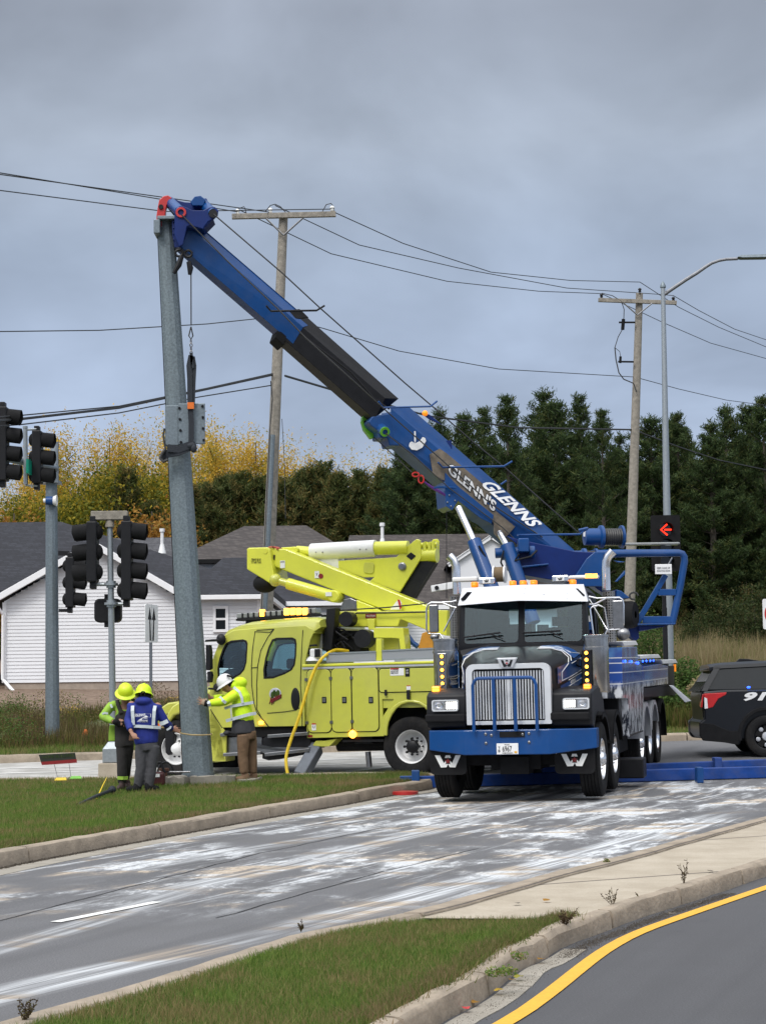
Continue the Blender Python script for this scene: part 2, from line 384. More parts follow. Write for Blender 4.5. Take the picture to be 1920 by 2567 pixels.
def ground_material():
    m=M('bank_soil',(.1,.08,.05),.95,bump=.6,bscale=6);t=m.node_tree;b=t.nodes['Principled BSDF']
    o=nn(t,'ShaderNodeTexCoord').outputs['Object'];xyz=nn(t,'ShaderNodeSeparateXYZ',i={0:o});X,Y=xyz.outputs[0],xyz.outputs[1]
    n=noise(t,o,1.5,6,.65);n2=noise(t,o,.2,3)
    g=mixc(t,mrange(t,n,.35,.7),(.035,.045,.015,1),(.11,.12,.035,1))
    soil=mixc(t,mrange(t,noise(t,o,5,6,.7),.35,.7),(.10,.062,.04,1),(.24,.17,.12,1))
    f=mth(t,'MULTIPLY',mrange(t,mth(t,'ADD',Y,mth(t,'MULTIPLY',n2,6)),52.5,54.5),mrange(t,X,1,-2))
    base=mixc(t,f,g,soil)
    t.links.new(base,b.inputs['Base Color'])
ground_material()
def turf_material(name,c1,c2,dry,dlo,dhi):
    m=M(name,c1,.75,spec=.25);t=m.node_tree;b=t.nodes['Principled BSDF']
    o=nn(t,'ShaderNodeTexCoord').outputs['Object'];ri=nn(t,'ShaderNodeNewGeometry').outputs['Random Per Island']
    base=mixc(t,ri,(*c1,1),(*c2,1));n=noise(t,o,1.1,5,.6);n=mth(t,'ADD',n,mth(t,'MULTIPLY_ADD',ri,.3,-.15))
    base=mixc(t,mrange(t,n,dlo,dhi),base,(*dry,1));t.links.new(base,b.inputs['Base Color'])
    if name.startswith(('leaf','grass','needles','weed')):
        tr=nn(t,'ShaderNodeBsdfTranslucent',i={'Color':base});ms=nn(t,'ShaderNodeMixShader',i={0:.38,1:b.outputs[0],2:tr.outputs[0]});t.links.new(ms.outputs[0],t.nodes['Material Output'].inputs[0])
    return m
turf_material('grass_blade',(.065,.13,.02),(.20,.28,.055),(.26,.20,.09),.47,.68)
turf_material('grass_dry',(.07,.12,.02),(.20,.19,.06),(.24,.17,.09),.42,.65)
turf_material('turf_base',(.05,.075,.015),(.05,.075,.015),(.12,.085,.045),.5,.65)
turf_material('weed_green',(.05,.075,.015),(.16,.17,.035),(.17,.11,.05),.48,.66)
turf_material('weed_tan',(.22,.165,.085),(.36,.30,.17),(.13,.15,.035),.52,.7)
turf_material('weed_brown',(.055,.035,.022),(.13,.085,.045),(.16,.15,.04),.5,.7)
turf_material('needles',(.022,.044,.016),(.078,.118,.038),(.10,.11,.03),.52,.74)
turf_material('needles_young',(.035,.055,.016),(.11,.13,.035),(.17,.13,.04),.47,.68)
turf_material('leaf_yellow',(.52,.33,.045),(.78,.54,.09),(.30,.29,.05),.47,.66)
turf_material('leaf_green',(.06,.085,.012),(.22,.21,.02),(.36,.27,.025),.46,.66)
turf_material('leaf_orange',(.28,.12,.02),(.42,.24,.05),(.16,.14,.03),.5,.7)
turf_material('leaf_bush',(.03,.07,.012),(.09,.15,.03),(.12,.14,.04),.5,.7)
turf_material('leaf_rust',(.10,.08,.035),(.22,.15,.06),(.10,.13,.03),.45,.6)
turf_material('leaf_dark',(.02,.035,.01),(.05,.075,.02),(.09,.08,.03),.5,.7)
M('bark',(.09,.075,.06),.95,var=.3,scale=14,bump=.5,bscale=20)
M('bark_pale',(.42,.39,.36),.9,var=.2,scale=5,bump=.2)
def shingle(name,c1,c2,sc=1.):
    m=M(name,c1,.92);t=m.node_tree;b=t.nodes['Principled BSDF'];o=nn(t,'ShaderNodeTexCoord').outputs['Object']
    xyz=nn(t,'ShaderNodeSeparateXYZ',i={0:o});z=mth(t,'MULTIPLY',xyz.outputs[2],2.1);u=mth(t,'ADD',xyz.outputs[0],mth(t,'MULTIPLY',xyz.outputs[1],.9))
    v=nn(t,'ShaderNodeCombineXYZ',i={0:u,1:z}).outputs[0]
    br=nn(t,'ShaderNodeTexBrick',i={'Vector':v,'Color1':(*c1,1),'Color2':(*c2,1),'Mortar':(*(Vector(c1)*.25),1),'Scale':3.2*sc,'Mortar Size':.035,'Bias':-.2,'Brick Width':.9,'Row Height':.42});br.offset=.37
    n=noise(t,o,14,4,.7);c=mixc(t,mrange(t,n,.35,.7,0,.6),br.outputs[0],(*(Vector(c1)*.65),1));t.links.new(c,b.inputs['Base Color'])
shingle('roof_dark',(.016,.017,.024),(.034,.036,.048));shingle('roof_brown',(.048,.04,.038),(.105,.09,.084));shingle('roof_grey',(.06,.06,.068),(.11,.11,.12))
M('siding',(.70,.705,.73),.55,var=.03,scale=.8);M('trim',(.80,.80,.82),.5,var=.03);M('foundation',(.34,.28,.23),.9,bump=.4)

# ================= ground, road, kerbs =================
def grid(name,xs,ys,fz,mat,lab=None):
    xs=list(xs);ys=list(ys);v=[];f=[];w=len(xs)
    for y in ys:
        for x in xs:
            p=fz(x,y);v.append(p if isinstance(p,tuple) else (x,y,p))
    for j in range(len(ys)-1):
        for i in range(w-1):
            f.append((j*w+i,j*w+i+1,(j+1)*w+i+1,(j+1)*w+i))
    me=bpy.data.meshes.new(name);me.from_pydata(v,[],f);me.materials.append(MT[mat]);me.polygons.foreach_set('use_smooth',[True]*len(f));me.update()
    o=bpy.data.objects.new(name,me);S.collection.objects.link(o);return o
fr_=lambda a,b,s:[a+s*i for i in range(int((b-a)/s)+1)]
def rd(x,t):
    y=-40+(t*64 if t<.5 else 32+(t-.5)*2*(YK(x)+.22+8));return (x,y,zg(x,y))
tag(grid('road',fr_(-60,60,1.),fr_(0,.4999,1/16.)+fr_(.5,1.0001,1/192.),rd,'asphalt'),kind='structure')
def bk(x,t):
    k=YK(x);y=k+.12+ (0 if t<=0 else 60*t**1.3 if t<1 else 60+(t-1)*400);return (x*(1 if t<1 else 1+(t-1)*3),y,zb(x,y)-.02)
tag(grid('ground',fr_(-90,90,1.5),fr_(0,1.0001,.02)+[1.2,1.6,2.4,3.5],bk,'bank_soil'),kind='structure')
def densify(pl,step=.25):
    out=[]
    for i in range(len(pl)-1):
        a=Vector(pl[i]);b=Vector(pl[i+1]);n=max(1,int((b-a).length/step))
        out+=[a.lerp(b,k/n) for k in range(n)]
    out.append(Vector(pl[-1]));return out
def smooth_pl(pl,it=2):
    for _ in range(it):
        q=[pl[0]]
        for i in range(len(pl)-1):
            a=Vector(pl[i]);b=Vector(pl[i+1]);q+=[a.lerp(b,.25),a.lerp(b,.75)]
        q.append(pl[-1]);pl=q
    return [Vector(p) for p in pl]
def normals(pl):
    out=[]
    for i in range(len(pl)):
        d=(pl[min(i+1,len(pl)-1)]-pl[max(i-1,0)]).normalized();out.append(Vector((-d.y,d.x)))
    return out
def sweep(name,pl,prof,mat,zf=zg,joint=3.0,jit=.006,closed_end=True):
    """prof: (offset to the left of travel, height); cut into cast lengths with open joints"""
    pl=densify(pl,.22);nr=normals(pl);mb=MB();rings=[];acc=0;last=None
    def flush(r):
        if len(r)>1: mb.loft(r,True)
    for p,n in zip(pl,nr):
        if last is not None: acc+=(p-last).length
        last=p
        def ringat(q,sh=0):
            r=[]
            for (o,h) in prof:
                x=q.x+n.x*o+random.uniform(-jit,jit);y=q.y+n.y*o+random.uniform(-jit,jit);r.append(Vector((x,y,zf(q.x,q.y)+h+(random.uniform(-jit,jit) if h>.03 else 0))))
            return r
        rings.append(ringat(p))
        if acc>joint and len(rings)>2:
            flush(rings);acc=0
            d=Vector((n.y,-n.x));rings=[ringat(p+d*.03)]
    flush(rings)
    return mb.build(name,MT[mat],smooth=28)
def ribbon(name,A,B,mat,h,zf=zg,nx=8,crown=0):
    n=max(len(A),len(B))
    def rs(pl,m):
        pl=[Vector(p) for p in pl];L_=[0]
        for i in range(1,len(pl)):L_.append(L_[-1]+(pl[i]-pl[i-1]).length)
        out=[];j=0
        for k in range(m):
            s=L_[-1]*k/(m-1)
            while j<len(pl)-2 and L_[j+1]<s:j+=1
            t=(s-L_[j])/max(1e-6,L_[j+1]-L_[j]);out.append(pl[j].lerp(pl[j+1],min(1,max(0,t))))
        return out
    m=int(sum((Vector(A[i+1])-Vector(A[i])).length for i in range(len(A)-1))/.3)+2
    a=rs(A,m);b=rs(B,m);v=[];f=[]
    for p,q in zip(a,b):
        for k in range(nx+1):
            c=p.lerp(q,k/nx);v.append((c.x,c.y,zf(c.x,c.y)+h+crown*math.sin(math.pi*k/nx)))
    for j in range(m-1):
        for k in range(nx):f.append((j*(nx+1)+k,j*(nx+1)+k+1,(j+1)*(nx+1)+k+1,(j+1)*(nx+1)+k))
    mb=MB();mb.add(v,f);return mb.build(name,MT[mat],smooth=60)
def off(pl,d):
    pl=[Vector(p) for p in pl];return [p+n*d for p,n in zip(pl,normals(pl))]
# left island: front kerb (runs away from the camera), its back edge along the cross street
KF=smooth_pl([(-9,-6),(-6.2,6),(-4.6,13),(-3.64,17.64),(-3.19,19.12),(-2.55,21.05),(-1.82,23.27),(-1.31,24.67),(-.93,25.59),(-.31,27.24),(.19,28.12),(.75,29.0),(.95,29.9),(.55,30.6),(-.3,30.9),(-1.06,31.0),(-4.4,31.2),(-6.5,31.7),(-20,32.5),(-40,33)],2)
kp=[(-.0,-.05),(0,.0),(.012,.115),(.025,.138),(.05,.148),(.15,.15),(.17,.13),(.17,-.05)]
tag(sweep('kerb',KF,kp,'kerb'),kind='structure')
tag(sweep('gutter',[p for p in KF if p.y<30.2 and p.x>-9],[(-.34,-.02),(-.34,.006),(-.02,.004),(-.02,-.02)],'concrete',jit=.002),kind='structure')
def in_poly(px,py,poly):
    ins=np.zeros(len(px),bool);n=len(poly)
    for i in range(n):
        x1,y1=poly[i][0],poly[i][1];x2,y2=poly[(i+1)%n][0],poly[(i+1)%n][1]
        c=((y1>py)!=(y2>py))&(px<(x2-x1)*(py-y1)/(y2-y1+1e-12)+x1);ins^=c
    return ins
ISL=[tuple(p) for p in off(KF,.19)]
def poly_sheet(name,poly,mat,h,zf=zg,step=.6,bumpz=0):
    # fan the outline over a fine triangulation, then drape it
    bm=bmesh.new();vs=[bm.verts.new((p[0],p[1],0)) for p in poly];f=bm.faces.new(vs)
    xs=[p[0] for p in poly];ys=[p[1] for p in poly]
    for ax,lo,hi in ((0,min(xs),max(xs)),(1,min(ys),max(ys))):
        c=lo+step
        while c<hi:
            no=(1,0,0) if ax==0 else (0,1,0);co=(c,0,0) if ax==0 else (0,c,0)
            bmesh.ops.bisect_plane(bm,geom=bm.verts[:]+bm.edges[:]+bm.faces[:],plane_co=co,plane_no=no);c+=step
    for v in bm.verts: v.co.z=zf(v.co.x,v.co.y)+h+(bumpz*(math.sin(v.co.x*1.7)*math.sin(v.co.y*1.3)))
    me=bpy.data.meshes.new(name);bm.to_mesh(me);bm.free();me.materials.append(MT[mat]);o=bpy.data.objects.new(name,me);S.collection.objects.link(o);return o
tag(poly_sheet('island_turf',ISL,'turf_base',.125),kind='structure')
# near median between the two carriageways
RK=smooth_pl([(-2.2,-2),(-.9,5),(-.1,8),(.24,9.09),(.48,9.71),(.65,10.35),(.74,10.77),(.90,11.10),(1.11,11.77),(1.43,12.39),(1.68,12.96),(2.13,13.78),(2.76,14.95),(3.17,15.75),(6.5,21.5),(10,27)],1)
LK=smooth_pl([(-4.3,-2),(-2.9,5),(-1.95,8),(-1.76,8.58),(-1.45,9.25),(-1.15,9.97),(-.68,11.25),(-.36,11.85),(-.04,12.25),(.49,13.27),(1.36,15.19),(1.81,15.95),(2.81,18.03),(4.21,20.78),(6.6,25.2),(8.6,29)],1)
kr=[(0,-.05),(0,.0),(.010,.092),(.020,.112),(.038,.122),(.105,.125),(.122,.115),(.122,-.05)]
tag(sweep('kerb',RK,kr,'kerb',jit=.006,joint=1.25),kind='structure')
tag(sweep('gutter',[p for p in RK if p.y<11.9],[(-.16,-.02),(-.16,.005),(-.02,.004),(-.02,-.02)],'concrete',jit=.002,joint=2.4),kind='structure')
lkp=[p for p in LK]
tag(sweep('kerb',LK,[(-.16,-.05),(-.16,.10),(-.13,.128),(0,.125),(0,-.05)],'kerb',jit=.003,joint=2.4),kind='structure')
NY=12.45
ck=[p+Vector((math.sin(p.y*5)*.008,0)) for p in off(densify(LK,.3),-.175) if 12.3<p.y<30];tag(ribbon('paving_crack',off(ck,-.016),off(ck,.016),'bark',.131,nx=1),kind='structure')
GP=[tuple(p) for p in off(LK,-.155) if p.y<12.25]+[(1.15,12.12)]+[tuple(p) for p in off(RK,.112) if p.y<12.0][::-1]
CP=[tuple(p) for p in off(LK,-.18) if p.y>12.5]+[tuple(p) for p in off(RK,.122) if p.y>12.2][::-1]+[(1.05,12.2),(.2,12.32)]
tag(poly_sheet('median_turf',GP,'turf_base',.11),kind='structure')
def slab_material():
    m=M('slab',(.42,.36,.28),.9,bump=.25,bscale=50);t=m.node_tree;b=t.nodes['Principled BSDF'];o=nn(t,'ShaderNodeTexCoord').outputs['Object']
    n=noise(t,o,2.2,6,.6);n2=noise(t,o,60,3,.8);c=mixc(t,mrange(t,n,.3,.7),(.34,.29,.22,1),(.44,.385,.305,1));c=mixc(t,mrange(t,n2,.35,.7,0,.35),c,(.24,.2,.155,1))
    w=nn(t,'ShaderNodeTexWave',wave_type='BANDS',bands_direction='X',i={'Vector':mapping(t,o,R(62),(1,1,1)),'Scale':.13,'Distortion':.02})
    c=mixc(t,mrange(t,w.outputs[1],.0015,.0004),c,(.12,.1,.08,1));t.links.new(c,b.inputs['Base Color'])
slab_material()
tag(poly_sheet('median_paving',CP,'slab',.112,step=.8),kind='structure')
# painted lines (sheets a few millimetres above the road)
M('paint_yellow',(.72,.38,.03),.6,var=.08,scale=25,dirt=.15);M('paint_white',(.72,.72,.70),.65,var=.12,scale=12,dirt=.3)
YL=smooth_pl([(-2.2,0),(-.7,6),(.56,9.05),(.85,9.95),(1.11,10.84),(1.33,11.55),(1.63,12.33),(2.05,13.13),(2.62,14.2),(4.2,17.1),(7,22)],2)
tag(ribbon('yellow_line',off(YL,-.048),off(YL,.048),'paint_yellow',.006,nx=2),kind='structure')
def line(name,pts,w,mat='paint_white',h=.006):
    pl=[Vector(p) for p in pts];pl=densify(pl,.4);return tag(ribbon(name,off(pl,-w/2),off(pl,w/2),mat,h,nx=1),kind='structure')
a_,b_=G(140,2313),G(395,2262);line('lane_line',[(a_.x,a_.y),(b_.x,b_.y)],.09)
line('lane_line',[(-16,33.4),(-5,33.0),(-1.,33.2)],.12);line('lane_line',[(-16,36.4),(-3,36.2),(1.,36.8)],.12);line('lane_line',[(-16,35.1),(-3.5,34.8),(.5,35.2)],.12)
line('lane_line',[(-1.2,32.4),(1.4,35.8)],.3);line('lane_line',[(.2,32.0),(2.2,32.9)],.25)
# far kerb
FK=[Vector((x,YK(x))) for x in np.linspace(-45,45,120)]
tag(sweep('kerb',FK,[(0,-.05),(0,0),(.02,.12),(.05,.155),(.18,.16),(.18,-.05)],'kerb',joint=3),kind='structure')
tag(sweep('kerb',[Vector((x,YK(x)-.012)) for x in (-4.85,-4.7,-4.5,-4.3)],[(-.01,-.05),(-.01,.0),(.0,.13),(.05,.168),(.19,.17),(.19,-.05)],'paint_yellow',joint=9),kind='structure')

# ================= grass and weeds =================
def blades(name,pts,zs,hmin,hmax,w,mat,lean=.35,seg2=False,label=None,cat=None,kind='stuff',parent=None):
    n=len(pts);h=rng.uniform(hmin,hmax,n)*rng.uniform(.7,1.,n);a=rng.uniform(0,2*math.pi,n);l=rng.normal(0,lean,n)*h;la=rng.uniform(0,2*math.pi,n)
    base=np.column_stack([pts[:,0],pts[:,1],zs]);dx=np.column_stack([np.cos(a)*w/2,np.sin(a)*w/2,np.zeros(n)])
    tip=base+np.column_stack([np.cos(la)*l,np.sin(la)*l,h])
    v=np.stack([base-dx,base+dx,tip],1).reshape(-1,3)
    me=bpy.data.meshes.new(name);me.vertices.add(3*n);me.vertices.foreach_set('co',v.ravel());me.loops.add(3*n);me.loops.foreach_set('vertex_index',np.arange(3*n,dtype=np.int32))
    me.polygons.add(n);me.polygons.foreach_set('loop_start',np.arange(0,3*n,3,dtype=np.int32));me.update(calc_edges=True);me.materials.append(MT[mat]);me.validate()
    o=bpy.data.objects.new(name,me);S.collection.objects.link(o);tag(o,label,cat,kind=kind);return o
def scatter(poly,n,x0,x1,y0,y1,dens=None):
    x=rng.uniform(x0,x1,n);y=rng.uniform(y0,y1,n);k=in_poly(x,y,poly) if poly is not None else np.ones(n,bool)
    if dens is not None:k&=rng.uniform(0,1,n)<dens(x,y)
    return np.column_stack([x[k],y[k]])
zgv=np.vectorize(zg);zbv=np.vectorize(zb)
p=scatter(GP,170000,-2.2,1.3,7.9,12.5);blades('grass',p,zgv(p[:,0],p[:,1])+.105,.025,.07,.006,'grass_blade',.6,label='green lawn grass on the near median island',cat='grass')
e=np.array([tuple(q) for q in off(RK,.10) if 7.5<q.y<12.3]);i=rng.integers(0,len(e)-1,9000);t_=rng.uniform(0,1,9000)[:,None];p=e[i]*(1-t_)+e[i+1]*t_+rng.normal(0,.045,(9000,2))+np.array([-.07,.03])
blades('grass',p,zgv(p[:,0],p[:,1])+.11,.03,.08,.007,'grass_dry',.7,label='dry ragged grass fringe along the near median kerb',cat='grass')
p=scatter(ISL,330000,-9,1,14.5,31.6,lambda x,y:np.clip(1.25-(y-15)/30,.35,1));blades('grass',p,zgv(p[:,0],p[:,1])+.12,.035,.10,.010,'grass_blade',.5,label='green grass on the left traffic island under the workers',cat='grass')
e=np.array([tuple(q) for q in off(KF,.24) if q.y<30.5 and q.y>13]);i=rng.integers(0,len(e)-1,26000);t_=rng.uniform(0,1,26000)[:,None];p=e[i]*(1-t_)+e[i+1]*t_+rng.normal(0,.11,(26000,2))+np.array([-.10,.0])
k=in_poly(p[:,0],p[:,1],ISL);p=p[k];blades('grass',p,zgv(p[:,0],p[:,1])+.12,.03,.10,.010,'grass_dry',.7,label='brown dry grass edge behind the left island kerb',cat='grass')
# bank beyond the cross street: mown strip, then tall weeds
x=rng.uniform(-14,16,60000);y=YK(0)+.131*x+.25+rng.uniform(0,2.2,60000);blades('grass',np.column_stack([x,y]),zbv(x,y)-.02,.05,.14,.014,'grass_blade',.4,label='short green grass strip behind the far kerb',cat='grass')
def weedpatch(n,x0,x1,d0,d1,hm,hM,mat,lab,w=.02,thr=0):
    x=rng.uniform(x0,x1,n);y=39.07+.131*x+rng.uniform(d0,d1,n)
    dn=np.sin(x*1.3+y*.7)+np.sin(x*.6-y*1.1+1)+np.sin(x*3.1+.5)*.5;k=dn>thr;x=x[k];y=y[k]
    return blades('weeds',np.column_stack([x,y]),zbv(x,y)-.03,hm,hM,w,mat,.28,label=lab,cat='weeds')
weedpatch(40000,-16,2,1.5,12,.15,.5,'weed_brown','tangled brown weeds on the bank below the white house',.02,-.3)
weedpatch(60000,-16,2,1.2,12,.12,.42,'weed_green','green and yellow weeds on the bank below the white house',.022,-.6)
weedpatch(12000,-16,2,1.0,12,.3,.6,'weed_tan','straw coloured dry weeds on the left bank',.014,1.0)
weedpatch(80000,4,17,.8,6,.3,.75,'weed_green','green weeds just behind the kerb beside the police car',.028,-.5)
weedpatch(45000,4,20,5,14,.5,1.2,'weed_tan','tall straw grass on the slope right of the tow truck',.024,-.2)
weedpatch(60000,5,34,20,42,.7,1.5,'weed_tan','tall pale dry grass in front of the dark pines',.04,-.8)
weedpatch(45000,3,30,10,26,.08,.2,'grass_blade','mown green grass on the slope behind the tow truck',.03,-3)
def leafball(mb,c,r,n,sz,flat=.8):
    c=Vector(c)
    for _ in range(n):
        d=Vector((random.gauss(0,1),random.gauss(0,1),random.gauss(0,flat))).normalized()*(random.random()**.4)
        q=c+Vector((d.x*r[0],d.y*r[1],d.z*r[2]));a=Vector((random.gauss(0,1),random.gauss(0,1),random.gauss(0,.6))).normalized()*sz*random.uniform(.5,1.2);b=a.orthogonal().normalized()*sz*.5
        bse=len(mb.v);mb.v+=[q-a*.5,q+b*.6,q+a*.6,q-b*.6];mb.f.append((bse,bse+1,bse+2,bse+3));mb.mi.append(mb.m)
for (sx_,sy_,Y_,r_,lab) in ((1722,1720,47,(.55,.5,.75),'dark green bushy shrub on the slope behind the tow truck tailboard'),(1625,1650,60,(.9,.8,1.2),'light green young shrub behind the tow truck body'),(1780,1760,44.5,(.6,.5,.6),'pale flowering weed shrub left of the police car roof'),(1690,1820,42,(.45,.4,.5),'small green shrub between tow truck and police car')):
    c=P(sx_,sy_,Y_);z0=zb(c.x,Y_);mb=MB()
    t_=thing('shrub',(c.x,Y_,z0),lab,'shrub')
    leafball(mb,(c.x,Y_,max(c.z,z0+r_[2]*.8)),r_,2600 if r_[0]<1 else 4200,.10 if r_[0]<1 else .2);mb.build('foliage',MT['weed_tan' if 'pale' in lab else 'leaf_bush'],t_,smooth=0)
    s=MB();[s.tube([(c.x,Y_,z0-.05),(c.x+random.uniform(-.2,.2),Y_+random.uniform(-.2,.2),z0+r_[2])],[.02,.006],5) for _ in range(4)];s.build('stem',MT['bark'],t_)
# dead weeds in the near median joints
def deadweed(px,py,h,hgt,lab,n=9,spread=.6,bushy=False):
    g=G(px,py,.12);t_=MB()
    for k in range(n):
        a=random.uniform(0,6.28);l=random.uniform(.4,1)*hgt;e=Vector((math.cos(a)*spread*l*random.uniform(.3,1),math.sin(a)*spread*l*.6,l))
        b=Vector((g.x,g.y,g.z-.01));m_=b+e*.5+Vector((random.uniform(-1,1),0,0))*l*.08;t_.tube([b,m_,b+e],[.0025,.002,.001],4)
        for j in range(7):
            q=b+e*(.35+.65*j/7);d=Vector((random.uniform(-1,1),random.uniform(-1,1),random.uniform(-.2,1)))*hgt*.12;t_.tube([q,q+d],[.002,.0035],4)
    o=t_.build('dead_weed',MT['weed_brown'],smooth=60);tag(o,lab,'weed');return o
deadweed(1713,2215,0,.22,'upright dead weed stalk on the median paving',5,.18);deadweed(1535,2268,0,.14,'low sprawling dead weed on the median paving',6,1.4)
deadweed(1415,2318,0,.13,'bushy dead weed at the corner of turf and kerb',16,.9);deadweed(1600,2248,0,.05,'tiny dead weed on the paving beside the right kerb',3,.6)
deadweed(60,2560,0,.12,'dark dead weed at the lower left corner of the turf',12,.9);deadweed(755,2332,0,.09,'small dark seed head weed on the turf edge by the road',6,.5)
for (a,b,l,lab) in ((1270,2437,.09,'green weed clump in the kerb joint nearest the turf corner'),(1302,2400,.08,'green weed clump spilling over the near kerb'),(1240,2440,.08,'green weed clump low on the near kerb'),(1520,2163,.04,'green weed in the crack of the median paving')):
    g=G(a,b,.12);mb=MB();leafball(mb,(g.x,g.y,g.z+.01),(l*.7,l*.5,.03),120,.018);tag(mb.build('weed_clump',MT['grass_blade'],smooth=0),lab,'weed')
# fallen leaves and grit in the near gutter
lp=[(1190,2515,'leaf_orange'),(1168,2530,'red'),(1250,2487,'leaf_yellow'),(1355,2408,'leaf_orange'),(1300,2452,'leaf_yellow'),(1285,2460,'leaf_orange'),(1370,2260,'leaf_orange'),(1296,2267,'bark'),(1780,2185,'bark'),(1752,2267,'bark'),(1684,2293,'bark')]
LEAFL=['large orange leaf lowest in the near gutter','red leaf scrap lowest in the near gutter','yellow leaf in the gutter below the green weed clump','rusty leaf at the kerb corner of the turf','yellow leaf beside the kerb joint','orange leaf beside the kerb joint','rusty leaf in the middle of the near paving','small rusty leaf near the left edge of the paving','dark leaf far up the paving by the upright weed','dark leaf scrap in the far near gutter','dark leaf scrap in the gutter below the sprawling weed']
for i,(a,b,m_) in enumerate(lp):
    g=G(a,b,.02 if b>2400 else .12);mb=MB();r=.028
    mb.loft([[Vector((g.x+math.cos(k*1.047+i)*r*random.uniform(.7,1.2),g.y+math.sin(k*1.047+i)*r,g.z+random.uniform(.003,.02))) for k in range(6)],[Vector((g.x,g.y,g.z+.012))]*6],False)
    tag(mb.build('fallen_leaf',MT[m_],smooth=0),LEAFL[i],'leaf')
n=16000;e=np.array([tuple(q) for q in off(densify(RK,.02),-.11) if 8.5<q.y<14.5]);i=rng.integers(0,len(e)-1,n);p=e[i]+rng.normal(0,.035,(n,2));k=rng.uniform(0,1,n)<np.where(p[:,1]>11.2,1,.12);p=p[k]
blades('gravel',p,zgv(p[:,0],p[:,1])+.004,.002,.006,.007,'bark',.3,label='dark grit lying along the near gutter',cat='grit')
n=9000;e=np.array([tuple(q) for q in off(KF,-.05) if 14<q.y<29]);i=rng.integers(0,len(e)-1,n);t_=rng.uniform(0,1,n)[:,None];p=e[i]*(1-t_)+e[np.minimum(i+1,len(e)-1)]*t_+rng.normal(0,.02,(n,2))
blades('gravel',p,zgv(p[:,0],p[:,1])+.004,.004,.016,.03,'bark',.3,label='dark debris line at the foot of the left island kerb',cat='grit')
mb=MB();g=G(54,2163);mb.sph((g.x,g.y,g.z+.02),.02);tag(mb.build('ball',MT['paint_yellow']),'small yellow ball in the left gutter','ball')

# clumpy tall weeds on the banks: one ragged mass each
def clumps(n,x0,x1,d0,d1,mats,lab,s0,s1,per=260):
    out={k:MB() for k in mats}
    for i in range(n):
        x=random.uniform(x0,x1);y=39.07+.131*x+random.uniform(d0,d1);k=random.choice(mats);s=random.uniform(s0,s1)
        leafball(out[k],(x,y,zb(x,y)+s*.55),(s*1.3,s*.9,s),int(per*s*s*6),.05,1)
    for k,m_ in out.items(): tag(m_.build('undergrowth',MT[k],smooth=0),lab[k],'weeds',kind='stuff')
clumps(150,-15,1,1.6,13,['weed_brown','weed_green','leaf_bush','weed_brown'],{'weed_brown':'dark brown dead weed clumps on the left bank','weed_green':'yellow green weed clumps on the left bank','leaf_bush':'green leafy weed clumps on the left bank'},.22,.5)
clumps(14,-12,0,2,12,['leaf_yellow'],{'leaf_yellow':'goldenrod patches in the weeds of the left bank'},.14,.26)
clumps(70,4.5,16,1,7,['weed_green','leaf_bush','weed_brown'],{'weed_brown':'brown weed clumps on the right slope','weed_green':'yellow green weed clumps on the right slope','leaf_bush':'green leafy weed clumps on the right slope'},.18,.4)

for k,pts in enumerate(([(-3.1,12.2),(-2.2,15.4),(-1.3,18.6),(.1,22.3)],[(-1.2,13.4),(-.2,16.2),(.9,18.8)],[(2.4,11.2),(3.5,13.6),(5.2,16.6)],[(-2.9,22.6),(-1.0,22.2),(1.6,21.7),(4.2,21.3)])):
    pl=densify([Vector(p) for p in pts],.12);pl=[p+Vector((random.gauss(0,.012),random.gauss(0,.012))) for p in pl];tag(ribbon('road_crack',off(pl,-.006),off(pl,.006),'black_matt',.004,nx=1),kind='structure')
# ================= houses =================
def hip_roof(mb,x0,x1,y0,y1,ze,zr,rl,rr,th=.16):
    """rl, rr: ridge end x; eaves at ze"""
    ym=(y0+y1)/2;a=[(x0,y0,ze),(x1,y0,ze),(x1,y1,ze),(x0,y1,ze)];r=[(rl,ym,zr),(rr,ym,zr)]
    mb.add(a+r,[(0,1,5,4),(1,2,5),(2,3,4,5),(3,0,4)]);mb.add([(x,y,z-th) for x,y,z in a],[(3,2,1,0)])
    mb.add(a+[(x,y,z-th) for x,y,z in a],[(0,1,5,4),(1,2,6,5),(2,3,7,6),(3,0,4,7)])
def siding_wall(mb,x0,x1,y,z0,ztop,lap=.115,d=.021):
    """lapped boards facing -y; ztop(x) gives the roof line (list of (x,z) breakpoints)"""
    def top(x):
        for (a,za),(b,zb_) in zip(ztop[:-1],ztop[1:]):
            if a<=x<=b: return za+(zb_-za)*(x-a)/(b-a)
        return ztop[-1][1]
    z=z0;mx_=max(q[1] for q in ztop)
    while z<mx_-.02:
        zt=min(z+lap,mx_)
        # extent of this board under the roof line
        xs=np.linspace(x0,x1,160);ok=[x for x in xs if top(x)>=zt-.03]
        if ok:
            a,b=min(ok),max(ok);mb.hexa([(a,y-d,z),(b,y-d,z),(b,y+.05,z),(a,y+.05,z),(a,y-.002,zt),(b,y-.002,zt),(b,y+.05,zt),(a,y+.05,zt)])
        z+=lap
